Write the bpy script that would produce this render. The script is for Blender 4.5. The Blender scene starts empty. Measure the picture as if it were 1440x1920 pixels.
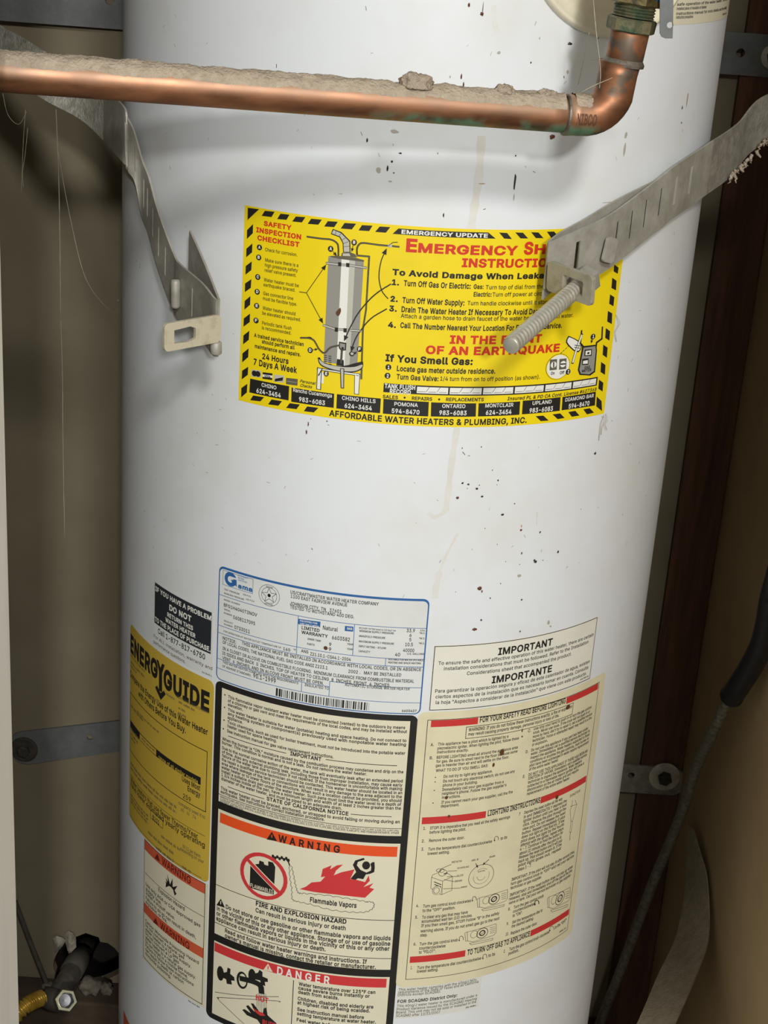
import bpy, bmesh, math, random
from mathutils import Vector, Matrix
from mathutils.geometry import tessellate_polygon, delaunay_2d_cdt
from mathutils import noise as mnoise
random.seed(7)
scene = bpy.context.scene
C = scene.collection
# ---------------------------------------------------------------- camera
cam_d = bpy.data.cameras.new('camera'); cam = bpy.data.objects.new('camera', cam_d); C.objects.link(cam)
cam_d.sensor_fit = 'HORIZONTAL'; cam_d.sensor_width = 36; cam_d.lens = 36*3060.35/1440; cam_d.clip_start = .02
_r = Vector((0.99748062, 0.02910409, 0.06469434)); _u = Vector((-0.07089257, 0.37581204, 0.92398028)); _f = Vector((-0.0025787, 0.92623877, -0.3769285))
cam.matrix_world = Matrix(((_r.x, _u.x, -_f.x, 0), (_r.y, _u.y, -_f.y, -1.37373512), (_r.z, _u.z, -_f.z, 1.55), (0, 0, 0, 1)))
scene.camera = cam
# ---------------------------------------------------------------- world and lamps of the garage
w = bpy.data.worlds.new('garage_light'); scene.world = w; w.use_nodes = True
w.node_tree.nodes['Background'].inputs[0].default_value = (1.0, 1.0, .94, 1); w.node_tree.nodes['Background'].inputs[1].default_value = .58
def lamp(name, loc, tgt, size, power, col):
    d = bpy.data.lights.new(name, 'AREA'); d.shape = 'DISK'; d.size = size; d.energy = power; d.color = col
    o = bpy.data.objects.new(name, d); C.objects.link(o); o.location = loc
    o.rotation_euler = (Vector(tgt)-Vector(loc)).to_track_quat('-Z', 'Y').to_euler(); return o
lamp('garage_ceiling_lamp', (.34, -2.35, 2.55), (0, -.2, 1.1), .24, 27, (1, .98, .95))
lamp('garage_ceiling_lamp', (.50, -4.3, 2.6), (0, -.2, 1.1), .18, 68, (1, .98, .96))
scene.view_settings.view_transform = 'Standard'; scene.view_settings.look = 'None'; scene.view_settings.gamma = 1
scene.view_settings.use_curve_mapping = False; scene.view_settings.exposure = 0
# ---------------------------------------------------------------- materials
def lin(c): return tuple(((v/255)/12.92 if v/255 <= .04045 else ((v/255+.055)/1.055)**2.4) for v in c)+(1,)
MATS = {}
def mat(name, rgb, rough=.6, metal=0, rgb2=None, scale=30, lo=.4, hi=.65, bump=0, bscale=200, spec=.5, stretch=(1,1,1), detail=4):
    if name in MATS: return MATS[name]
    m = bpy.data.materials.new(name); m.use_nodes = True; nt = m.node_tree; b = nt.nodes['Principled BSDF']
    b.inputs['Base Color'].default_value = lin(rgb); b.inputs['Roughness'].default_value = rough; b.inputs['Metallic'].default_value = metal
    b.inputs['Specular IOR Level'].default_value = spec
    if rgb2 or bump:
        tc = nt.nodes.new('ShaderNodeTexCoord'); mp = nt.nodes.new('ShaderNodeMapping'); mp.inputs['Scale'].default_value = stretch
        nt.links.new(tc.outputs['Object'], mp.inputs['Vector'])
    if rgb2:
        n = nt.nodes.new('ShaderNodeTexNoise'); n.inputs['Scale'].default_value = scale; n.inputs['Detail'].default_value = detail; n.inputs['Roughness'].default_value = .65
        r = nt.nodes.new('ShaderNodeValToRGB'); r.color_ramp.elements[0].position = lo; r.color_ramp.elements[1].position = hi
        r.color_ramp.elements[0].color = lin(rgb); r.color_ramp.elements[1].color = lin(rgb2)
        nt.links.new(mp.outputs[0], n.inputs['Vector']); nt.links.new(n.outputs['Fac'], r.inputs[0]); nt.links.new(r.outputs[0], b.inputs['Base Color'])
    if bump:
        n2 = nt.nodes.new('ShaderNodeTexNoise'); n2.inputs['Scale'].default_value = bscale; n2.inputs['Detail'].default_value = 3
        bp = nt.nodes.new('ShaderNodeBump'); bp.inputs['Strength'].default_value = bump; bp.inputs['Distance'].default_value = .002
        nt.links.new(mp.outputs[0], n2.inputs['Vector']); nt.links.new(n2.outputs['Fac'], bp.inputs['Height']); nt.links.new(bp.outputs[0], b.inputs['Normal'])
    MATS[name] = m; return m
M_jacket = mat('white_enamel', (226,230,233), .38, 0, (219,220,215), 9, .45, .75, .04, 25)
M_wall = mat('drywall', (126,117,96), .9, 0, (114,104,83), 6, .35, .7, .12, 60)
M_wallr = mat('brown_panel', (186,160,118), .85, 0, (166,140,100), 5, .35, .7, .1, 60)
M_wood = mat('old_stud_wood', (98,66,44), .85, 0, (62,40,26), 14, .35, .7, .3, 90, stretch=(6,6,.5))
M_sill = mat('dusty_plate_wood', (82,68,52), .95, 0, (55,43,32), 20, .3, .7, .3, 90)
M_dark = mat('cavity_shade_dark', (32,26,20), .95, 0, (20,15,12), 12)  # shade inside the wall cavity, put into the colour
M_floor = mat('concrete', (120,115,105), .9, 0, (100,95,88), 8, .3, .7, .2, 40)
M_white = mat('white_trim_paint', (226,221,212), .5, 0, (206,198,186), 22, .5, .8, .15, 50, stretch=(1,1,.15))
M_galv = mat('galvanized_steel', (172,169,158), .52, .2, (146,143,131), 60, .35, .7, .12, 300)
M_galvr = mat('dull_galvanized_steel', (146,142,130), .8, .15, (122,117,105), 110, .35, .65, .35, 420)
M_galvd = mat('dusty_galvanized_steel', (206,203,190), .95, 0, (158,155,142), 130, .35, .65, .5, 420)
M_bar = mat('flat_steel_bar', (116,119,119), .7, .35, (100,102,100), 40, .35, .7, .1, 200)
M_tab = mat('plated_steel', (176,172,154), .45, .3, (142,136,116), 90, .45, .75, .08, 300)
M_rod = mat('zinc_plated_rod', (202,199,186), .34, .5, (170,162,140), 60, .45, .8)
M_dust = mat('grey_dust', (182,168,148), 1, 0, (158,144,126), 160, .3, .7, .9, 500, spec=.05)
M_dust2 = mat('lint', (178,164,146), 1, 0, (150,136,118), 300, .3, .7, .9, 700, spec=.05)
M_brass = mat('tarnished_brass', (122,108,70), .5, .7, (70,66,48), 90, .4, .65, .3, 260)
M_brassg = mat('green_brass', (120,112,84), .5, .55, (76,92,72), 120, .42, .6, .3, 260)
M_solder = mat('solder_grey', (130,124,112), .5, .6, (92,82,68), 120, .4, .65, .2, 300)
M_yel = mat('yellow_gas_coating', (226,190,84), .3, .45, (196,156,56), 60)
M_chrome = mat('bright_nut', (190,188,160), .25, .9)
M_iron = mat('black_iron', (82,78,70), .75, .2, (66,62,54), 60, .4, .65, .2, 200)
M_cable = mat('grey_cable', (136,131,118), .45, .3, (108,104,92), 200, .4, .6, .3, 500)
M_sleeve = mat('black_rubber_sleeve', (30,31,34), .45)
M_plast = mat('gypsum', (168,160,146), .95, 0, (120,112,98), 60, .4, .65, .6, 150)
M_web = mat('cobweb', (176,168,148), .9)
M_cover = mat('cream_enamel_cover', (226,219,196), .28, 0, (205,192,160), 20, .5, .8)
M_blue = mat('blue_handle', (26,62,120), .4)
M_tagwhite = mat('white_washer', (190,184,165), .6, 0, (150,142,122), 60)
M_bolt = mat('dusty_bolt', (74,70,62), .8, .3, (58,54,48), 80, .4, .6, .3, 200)
# copper with tarnish and verdigris low on the fitting side
def copper():
    m = bpy.data.materials.new('weathered_copper'); m.use_nodes = True; nt = m.node_tree; b = nt.nodes['Principled BSDF']; L = nt.links.new
    b.inputs['Metallic'].default_value = .7; b.inputs['Roughness'].default_value = .4
    tc = nt.nodes.new('ShaderNodeTexCoord'); mp = nt.nodes.new('ShaderNodeMapping'); mp.inputs['Scale'].default_value = (.35,1,1); L(tc.outputs['Object'], mp.inputs[0])
    n = nt.nodes.new('ShaderNodeTexNoise'); n.inputs['Scale'].default_value = 70; n.inputs['Detail'].default_value = 5; L(mp.outputs[0], n.inputs[0])
    r = nt.nodes.new('ShaderNodeValToRGB'); e = r.color_ramp.elements; e[0].position = .3; e[0].color = lin((172,118,84)); e[1].position = .70; e[1].color = lin((108,72,49)); L(n.outputs['Fac'], r.inputs[0])
    n2 = nt.nodes.new('ShaderNodeTexNoise'); n2.inputs['Scale'].default_value = 45; n2.inputs['Detail'].default_value = 6; L(tc.outputs['Object'], n2.inputs[0])
    sp = nt.nodes.new('ShaderNodeSeparateXYZ'); L(tc.outputs['Object'], sp.inputs[0])
    zx = nt.nodes.new('ShaderNodeMath'); zx.operation = 'MULTIPLY_ADD'; zx.inputs[1].default_value = .03536; L(sp.outputs['X'], zx.inputs[0]); L(sp.outputs['Z'], zx.inputs[2])
    zr = nt.nodes.new('ShaderNodeMath'); zr.operation = 'SUBTRACT'; zr.inputs[1].default_value = .03536*.1217; L(zx.outputs[0], zr.inputs[0])   # height measured from the sloping pipe axis
    a = nt.nodes.new('ShaderNodeMapRange'); a.inputs[1].default_value = 1.4000; a.inputs[2].default_value = 1.3955; L(zr.outputs[0], a.inputs[0])
    c = nt.nodes.new('ShaderNodeMapRange'); c.inputs[1].default_value = -.045; c.inputs[2].default_value = .0; L(sp.outputs['X'], c.inputs[0])
    mu = nt.nodes.new('ShaderNodeMath'); mu.operation = 'MULTIPLY'; L(a.outputs[0], mu.inputs[0]); L(c.outputs[0], mu.inputs[1])
    m3 = nt.nodes.new('ShaderNodeMapRange'); m3.inputs[1].default_value = .40; m3.inputs[2].default_value = .52; L(n2.outputs['Fac'], m3.inputs[0])
    m4 = nt.nodes.new('ShaderNodeMath'); m4.operation = 'MULTIPLY'; L(mu.outputs[0], m4.inputs[0]); L(m3.outputs[0], m4.inputs[1])
    n5 = nt.nodes.new('ShaderNodeTexNoise'); n5.inputs['Scale'].default_value = 60; L(tc.outputs['Object'], n5.inputs[0])
    r5 = nt.nodes.new('ShaderNodeValToRGB'); r5.color_ramp.elements[0].position = .42; r5.color_ramp.elements[0].color = lin((64,58,38)); r5.color_ramp.elements[1].position = .58; r5.color_ramp.elements[1].color = lin((88,118,92)); L(n5.outputs['Fac'], r5.inputs[0])
    mx = nt.nodes.new('ShaderNodeMix'); mx.data_type = 'RGBA'; L(m4.outputs[0], mx.inputs[0]); L(r.outputs[0], mx.inputs[6]); L(r5.outputs[0], mx.inputs[7]); 
    d1 = nt.nodes.new('ShaderNodeMapRange'); d1.inputs[1].default_value = 1.4000; d1.inputs[2].default_value = 1.4085; L(zr.outputs[0], d1.inputs[0])
    d2 = nt.nodes.new('ShaderNodeMapRange'); d2.inputs[1].default_value = 1.422; d2.inputs[2].default_value = 1.416; L(zr.outputs[0], d2.inputs[0])
    d3 = nt.nodes.new('ShaderNodeMapRange'); d3.inputs[1].default_value = .2; d3.inputs[2].default_value = .8; d3.inputs[3].default_value = .35; d3.inputs[4].default_value = 1.0; L(n.outputs['Fac'], d3.inputs[0])
    dm = nt.nodes.new('ShaderNodeMath'); dm.operation = 'MULTIPLY'; L(d1.outputs[0], dm.inputs[0]); L(d2.outputs[0], dm.inputs[1]); dn = nt.nodes.new('ShaderNodeMath'); dn.operation = 'MULTIPLY'; L(dm.outputs[0], dn.inputs[0]); L(d3.outputs[0], dn.inputs[1])
    my = nt.nodes.new('ShaderNodeMix'); my.data_type = 'RGBA'; dx = nt.nodes.new('ShaderNodeMapRange'); dx.inputs[1].default_value = .112; dx.inputs[2].default_value = .098; L(sp.outputs['X'], dx.inputs[0]); dx2 = nt.nodes.new('ShaderNodeMath'); dx2.operation = 'MULTIPLY'; L(dn.outputs[0], dx2.inputs[0]); L(dx.outputs[0], dx2.inputs[1]); dn = dx2
    tz = nt.nodes.new('ShaderNodeMapRange'); tz.inputs[1].default_value = 1.408; tz.inputs[2].default_value = 1.422; L(zr.outputs[0], tz.inputs[0])
    tn = nt.nodes.new('ShaderNodeTexNoise'); tn.inputs['Scale'].default_value = 75; tn.inputs['Detail'].default_value = 5; L(tc.outputs['Object'], tn.inputs[0])
    tr = nt.nodes.new('ShaderNodeMapRange'); tr.inputs[1].default_value = .50; tr.inputs[2].default_value = .58; L(tn.outputs['Fac'], tr.inputs[0])
    tm = nt.nodes.new('ShaderNodeMath'); tm.operation = 'MULTIPLY'; L(tz.outputs[0], tm.inputs[0]); L(tr.outputs[0], tm.inputs[1])
    mz = nt.nodes.new('ShaderNodeMix'); mz.data_type = 'RGBA'; L(tm.outputs[0], mz.inputs[0]); L(mx.outputs[2], mz.inputs[6]); mz.inputs[7].default_value = lin((112,98,84)); mx = mz
    L(dn.outputs[0], my.inputs[0]); L(mx.outputs[2], my.inputs[6]); my.inputs[7].default_value = lin((172,142,116)); L(my.outputs[2], b.inputs['Base Color'])
    m4 = (lambda a_, b_: (L(a_.outputs[0], b_.inputs[0]), L(dn.outputs[0], b_.inputs[1]), b_)[2])(m4, nt.nodes.new('ShaderNodeMath')); m4.operation = 'MAXIMUM'
    inv = nt.nodes.new('ShaderNodeMath'); inv.operation = 'MULTIPLY_ADD'; inv.inputs[1].default_value = -.6; inv.inputs[2].default_value = .7; L(m4.outputs[0], inv.inputs[0]); L(inv.outputs[0], b.inputs['Metallic'])
    rr = nt.nodes.new('ShaderNodeMapRange'); rr.inputs[3].default_value = .34; rr.inputs[4].default_value = .6; L(n2.outputs['Fac'], rr.inputs[0]); L(rr.outputs[0], b.inputs['Roughness'])
    return m
M_copper = copper()
# print colours of the stickers
INK = dict(ink=(33,31,28), ink2=(92,84,66), ink_blue=(40,44,50), paper=(232,232,224), red=(206,52,28), red2=(206,56,58), red_old=(200,54,52), red_ink=(110,30,20), yellow=(240,214,20), yellow_old=(202,172,66),
    blue=(44,98,158), plate=(222,225,222), cream=(226,220,194), cream_lt=(230,228,214), cream_old=(224,216,182), orange=(232,84,34), orange_old=(205,92,60), grey_lt=(190,188,176), grey_md=(146,144,136), grey_dk=(96,92,76), rust=(92,58,34), film=(222,222,214))
PR = {}
for k, v in INK.items():
    if k in ('cream', 'cream_old', 'cream_lt', 'yellow_old', 'plate', 'yellow', 'film'):
        PR[k] = mat('sticker_'+k, v, .42, 0, tuple(int(x*(.955 if k != 'cream_old' else .92)) for x in v), 14, .5, .8, .02, 60)
    else: PR[k] = mat('print_'+k, v, .5)
# ---------------------------------------------------------------- object helpers
def obj(name, verts, faces, m, parent=None, smooth=False, mats=None, mi=None):
    me = bpy.data.meshes.new(name); me.from_pydata([tuple(v) for v in verts], [], faces); me.update()
    for x in (mats or [m]): me.materials.append(x)
    if mi: me.polygons.foreach_set('material_index', mi)
    if smooth: me.polygons.foreach_set('use_smooth', [True]*len(me.polygons))
    o = bpy.data.objects.new(name, me); C.objects.link(o)
    if parent: o.parent = parent
    return o
def thing(name, label, cat, loc=(0,0,0), group=None):
    o = bpy.data.objects.new(name, None); C.objects.link(o); o.empty_display_size = .05
    o.location = loc; o['label'] = label; o['category'] = cat
    if group: o['group'] = group
    return o
def tag(o, label, cat, group=None):
    o['label'] = label; o['category'] = cat
    if group: o['group'] = group
    return o
def struct(o): o['kind'] = 'structure'; return o
def rebase(t):      # keep children where they are although the thing's Empty has a location
    for ch in t.children: ch.matrix_parent_inverse = Matrix.Translation(t.location).inverted()
def box(name, a, b, m, parent=None, bev=0):
    (x0,y0,z0),(x1,y1,z1) = a, b
    v = [(x0,y0,z0),(x1,y0,z0),(x1,y1,z0),(x0,y1,z0),(x0,y0,z1),(x1,y0,z1),(x1,y1,z1),(x0,y1,z1)]
    f = [(0,3,2,1),(4,5,6,7),(0,1,5,4),(1,2,6,5),(2,3,7,6),(3,0,4,7)]
    o = obj(name, v, f, m, parent)
    if bev:
        md = o.modifiers.new('bevel', 'BEVEL'); md.width = bev; md.segments = 2
    return o
def plate(name, o0, ex, ey, outline, holes, th, m, parent=None, bev=0):
    """flat plate with holes: 2D outline in the ex/ey plane, thickness th along ex x ey"""
    o0 = Vector(o0); ex = Vector(ex).normalized(); ey = Vector(ey); ey = (ey-ex*ey.dot(ex)).normalized(); n = ex.cross(ey)
    loops = [outline]+holes
    tri = tessellate_polygon([[Vector((p[0], p[1], 0)) for p in l] for l in loops])
    flat = [p for l in loops for p in l]; N = len(flat)
    P = [o0+ex*p[0]+ey*p[1] for p in flat]; V = [p+n*th/2 for p in P]+[p-n*th/2 for p in P]; F = []
    for t in tri:
        a, b, c = (flat[i] for i in t)
        if (b[0]-a[0])*(c[1]-a[1])-(b[1]-a[1])*(c[0]-a[0]) < 0: t = t[::-1]
        F += [tuple(t), tuple(i+N for i in t[::-1])]
    k = 0
    for l in loops:
        L = len(l); ar = sum(l[i][0]*l[(i+1)%L][1]-l[(i+1)%L][0]*l[i][1] for i in range(L)); outer = (l is outline)
        for i in range(L):
            a, b = k+i, k+(i+1)%L
            q = (a, a+N, b+N, b) if (ar > 0) == outer else (a, b, b+N, a+N)
            F.append(q)
        k += L
    ob = obj(name, V, F, m, parent)
    if bev:
        md = ob.modifiers.new('bevel', 'BEVEL'); md.width = bev; md.segments = 2; md.limit_method = 'ANGLE'
    return ob
def rrect(x0, x1, y0, y1, r, n=4):
    o = []
    for cx, cy, a in ((x1-r,y1-r,0),(x0+r,y1-r,90),(x0+r,y0+r,180),(x1-r,y0+r,270)):
        for i in range(n+1):
            t = math.radians(a+90*i/n); o.append((cx+r*math.cos(t), cy+r*math.sin(t)))
    return o
def circ(x, y, r, n=20, ph=0): return [(x+r*math.cos(2*math.pi*i/n+ph), y+r*math.sin(2*math.pi*i/n+ph)) for i in range(n)]
def cr(pts, n=6):
    P = [Vector(p) for p in pts]; P = [P[0]*2-P[1]]+P+[P[-1]*2-P[-2]]; o = []
    for i in range(1, len(P)-2):
        a, b, c, d = P[i-1:i+3]
        for k in range(n):
            t = k/n; o.append(.5*(2*b+(c-a)*t+(2*a-5*b+4*c-d)*t*t+(3*b-a-3*c+d)*t**3))
    o.append(P[-2]); return o
def frames(pts):
    T = [(pts[min(i+1,len(pts)-1)]-pts[max(i-1,0)]).normalized() for i in range(len(pts))]
    n = T[0].orthogonal().normalized(); out = []
    for t in T:
        n = (n-t*n.dot(t)).normalized(); out.append((t, n, t.cross(n)))
    return out
def tube(name, pts, rad, m, parent=None, seg=16, caps=True, rfun=None, mats=None, mfun=None):
    pts = [Vector(p) for p in pts]; fr = frames(pts); V = []; F = []; MI = []
    for i, (p, (t, n, b)) in enumerate(zip(pts, fr)):
        r0 = rad[i] if isinstance(rad, (list, tuple)) else rad
        for k in range(seg):
            a = 2*math.pi*k/seg; r = r0 if not rfun else rfun(i, a, r0)
            V.append(p+(n*math.cos(a)+b*math.sin(a))*r)
    for i in range(len(pts)-1):
        for k in range(seg):
            a = i*seg+k; b2 = i*seg+(k+1)%seg; F.append((a, b2, b2+seg, a+seg)); MI.append(mfun(i) if mfun else 0)
    if caps: F += [tuple(range(seg))[::-1], tuple(range((len(pts)-1)*seg, len(pts)*seg))]; MI += [MI[0], MI[-1]]
    return obj(name, V, F, m, parent, True, mats, MI if mats else None)
def lathe(name, o0, axis, prof, m, parent=None, seg=24, hexa=False, caps=True):
    o0 = Vector(o0); t = Vector(axis).normalized(); n = t.orthogonal().normalized(); b = t.cross(n); V = []; F = []
    for s, r in prof:
        for k in range(seg):
            a = 2*math.pi*k/seg; V.append(o0+t*s+(n*math.cos(a)+b*math.sin(a))*r)
    for i in range(len(prof)-1):
        for k in range(seg): F.append((i*seg+k, i*seg+(k+1)%seg, (i+1)*seg+(k+1)%seg, (i+1)*seg+k))
    if caps: F += [tuple(range(seg))[::-1], tuple(range((len(prof)-1)*seg, len(prof)*seg))]
    ob = obj(name, V, F, m, parent, not hexa)
    if not hexa:
        for p in ob.data.polygons: p.use_smooth = True
        ob.data.polygons[len(ob.data.polygons)-1].use_smooth = not caps
        ob.data.polygons[len(ob.data.polygons)-2].use_smooth = not caps or len(prof) < 2
        md = ob.modifiers.new('edges', 'EDGE_SPLIT'); md.split_angle = math.radians(40)
    return ob
def ribbon(name, top, bot, th, slots, m, parent=None, sub=8, slot_w=.0018, rows=(0, .22, .74, 1), mats=None, mfun=None, closed=True):
    """sheet-metal band between two 3D edges; slots = list of lengths (m) where a vertical slot is cut"""
    T = cr(top, sub); B = cr(bot, sub); s = [0]
    for i in range(1, len(T)): s.append(s[-1]+((T[i]+B[i])/2-(T[i-1]+B[i-1])/2).length)
    cols = list(s)
    for q in slots: cols += [q-slot_w/2, q+slot_w/2]
    cols = sorted(set(round(c, 6) for c in cols if 0 <= c <= s[-1]+1e-9))
    def at(E, x):
        for i in range(1, len(s)):
            if x <= s[i]+1e-9: return E[i-1].lerp(E[i], (x-s[i-1])/max(1e-9, s[i]-s[i-1]))
        return E[-1]
    V = []; F = []; MI = []; nr = len(rows)
    for c in cols:
        a, b = at(T, c), at(B, c)
        for r in rows: V.append(a.lerp(b, r))
    for i in range(len(cols)-1):
        mid = (cols[i]+cols[i+1])/2; cut = any(abs(mid-q) < slot_w/2 for q in slots)
        for r in range(nr-1):
            if cut and r == 1: continue
            F.append((i*nr+r, i*nr+r+1, (i+1)*nr+r+1, (i+1)*nr+r)); MI.append(mfun(mid) if mfun else 0)
    o = obj(name, V, F, m, parent, True, mats, MI if mats else None)
    md = o.modifiers.new('sheet', 'SOLIDIFY'); md.thickness = th; md.offset = 0
    es = o.modifiers.new('edges', 'EDGE_SPLIT'); es.split_angle = math.radians(35)
    return o
def down(pts, h): return [(p[0], p[1], p[2]-h) for p in pts]
def blob(name, loc, sc, m, parent=None, amp=.35, sub=3, seed=0, flat=None, freq=1.6):
    bm = bmesh.new(); bmesh.ops.create_icosphere(bm, subdivisions=sub, radius=1)
    for v in bm.verts:
        d = 1+amp*(mnoise.noise(v.co*freq+Vector((seed*3.1, seed*1.7, 0)))+.5*mnoise.noise(v.co*freq*2.7+Vector((seed, 0, seed))))
        p = v.co*d
        if flat is not None: p.z = max(p.z, flat)
        v.co = Vector((p.x*sc[0]+loc[0], p.y*sc[1]+loc[1], p.z*sc[2]+loc[2]))
    me = bpy.data.meshes.new(name); bm.to_mesh(me); bm.free(); me.materials.append(m)
    me.polygons.foreach_set('use_smooth', [True]*len(me.polygons)); o = bpy.data.objects.new(name, me); C.objects.link(o)
    if parent: o.parent = parent
    return o
# ---------------------------------------------------------------- the closet
BY = .345
hole = [(p[0], p[2]) for p in [(-0.3748, 0.3450, 0.2276), (-0.3836, 0.3450, 0.2095), (-0.3887, 0.3450, 0.1970), (-0.3901, 0.3450, 0.1848), (-0.3871, 0.3450, 0.1759), (-0.3891, 0.3450, 0.1635), (-0.3943, 0.3450, 0.1523), (-0.3843, 0.3450, 0.1471), (-0.3617, 0.3450, 0.1514), (-0.3466, 0.3450, 0.1604), (-0.3265, 0.3450, 0.1675), (-0.3140, 0.3450, 0.1755), (-0.3016, 0.3450, 0.1849), (-0.2979, 0.3450, 0.1989), (-0.3023, 0.3450, 0.2106), (-0.3104, 0.3450, 0.2219), (-0.3191, 0.3450, 0.2287), (-0.3290, 0.3450, 0.2300), (-0.3308, 0.3450, 0.2366), (-0.3475, 0.3450, 0.2419), (-0.3617, 0.3450, 0.2339), (-0.3637, 0.3450, 0.2143), (-0.3694, 0.3450, 0.2078), (-0.3724, 0.3450, 0.2195)]]
plate('wall_back', (0, BY+.0065, 0), (1,0,0), (0,0,1), [(-.5,0),(.375,0),(.375,2.4),(-.5,2.4)], [hole], .013, M_wall)
wb = struct(bpy.data.objects['wall_back'])
struct(box('wall_cavity', (-.5, .44, 0), (.375, .47, 2.4), M_dark))  # panel behind the pipe hole, painted near-black for the cavity's shade
struct(box('wall_right', (.375, -.5, 0), (.395, .47, 2.4), M_wallr))
struct(box('wall_left', (-.52, -.5, 0), (-.5, .47, 2.4), M_wall))
struct(box('floor', (-1.6, -3.2, -.05), (1.6, .47, 0), M_floor))
struct(box('wall_stud', (.324, .335, .0), (.3745, .3448, 2.4), M_wood, bev=.0015))
struct(box('baseboard_back', (-.5, .30, 0), (.324, .3448, 0.1686), M_sill, bev=.003))
jb = struct(box('trim_1', (-.32, -.55, 0), (-.2213, -.5, 2.3), M_white, bev=.0015))
cs = struct(box('trim_2', (-.34, -.561, 0), (-.2275, -.5502, 2.3), M_white, bev=.002))
struct(box('trim_3', (.315, -.55, 0), (.3745, -.5, 2.05), M_white, bev=.0015))
struct(box('wall_front', (-1.3, -.549, 0), (-.3205, -.5005, 2.4), M_wall)); struct(box('wall_front', (.3955, -.549, 0), (1.3, -.5005, 2.4), M_wall)); struct(box('wall_front', (-.32, -.549, 2.3005), (.3955, -.5005, 2.4), M_wall))
struct(box('ceiling', (-1.3, -.56, 2.4005), (1.3, .47, 2.42), M_wall))
# torn paper around the pipe hole
for k, (nm, pts, dy) in enumerate((('torn_drywall_paper', [(-0.3885, 0.3400, 0.2316), (-0.3835, 0.3400, 0.2380), (-0.3761, 0.3400, 0.2372), (-0.3727, 0.3400, 0.2315), (-0.3775, 0.3400, 0.2229), (-0.3825, 0.3400, 0.2149), (-0.3862, 0.3400, 0.2116)], .006), ('torn_drywall_paper', [(-0.3736, 0.3400, 0.2411), (-0.3686, 0.3400, 0.2467), (-0.3631, 0.3400, 0.2442), (-0.3601, 0.3400, 0.2363), (-0.3592, 0.3400, 0.2230), (-0.3664, 0.3400, 0.2118), (-0.3701, 0.3400, 0.2160), (-0.3712, 0.3400, 0.2279)], .004))):
    P = [(p[0], p[2]) for p in pts]; cx = sum(p[0] for p in P)/len(P); V = []; F = []
    n = len(P)
    for j, (x, z) in enumerate(P): V.append((x, BY-.001-dy*(.2+.8*((j*37) % 5)/5), z))
    V.append((cx, BY-.002-dy*1.6, sum(p[1] for p in P)/n)); F = [(i, (i+1) % n, n) for i in range(n)]
    o = obj(nm, V, F, M_plast, wb); md = o.modifiers.new('paper', 'SOLIDIFY'); md.thickness = .0012
# ---------------------------------------------------------------- water heater
R = .24
heater = thing('water_heater', 'tall white cylindrical gas water heater covered in stickers, standing in the closet', 'water heater', (0, 0, 0))
N = 288; prof = [(.0, .236), (.004, R), (1.585, R), (1.597, .236), (1.602, .22), (1.61, .0005)]
V = []; F = []
zz = [0, .004]+[.004+i*(1.581/24) for i in range(1, 25)]+[1.597, 1.602, 1.61]; rr = [.236]+[R]*25+[.236, .22, .001]
for z, r in zip(zz, rr):
    for k in range(N): a = 2*math.pi*k/N; V.append((r*math.sin(a), -r*math.cos(a), z))
for i in range(len(zz)-1):
    for k in range(N): F.append((i*N+k, i*N+(k+1) % N, (i+1)*N+(k+1) % N, (i+1)*N+k))
F.append(tuple(range(N))[::-1])
jacket = obj('tank_jacket', V, F, M_jacket, heater, True)
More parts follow.
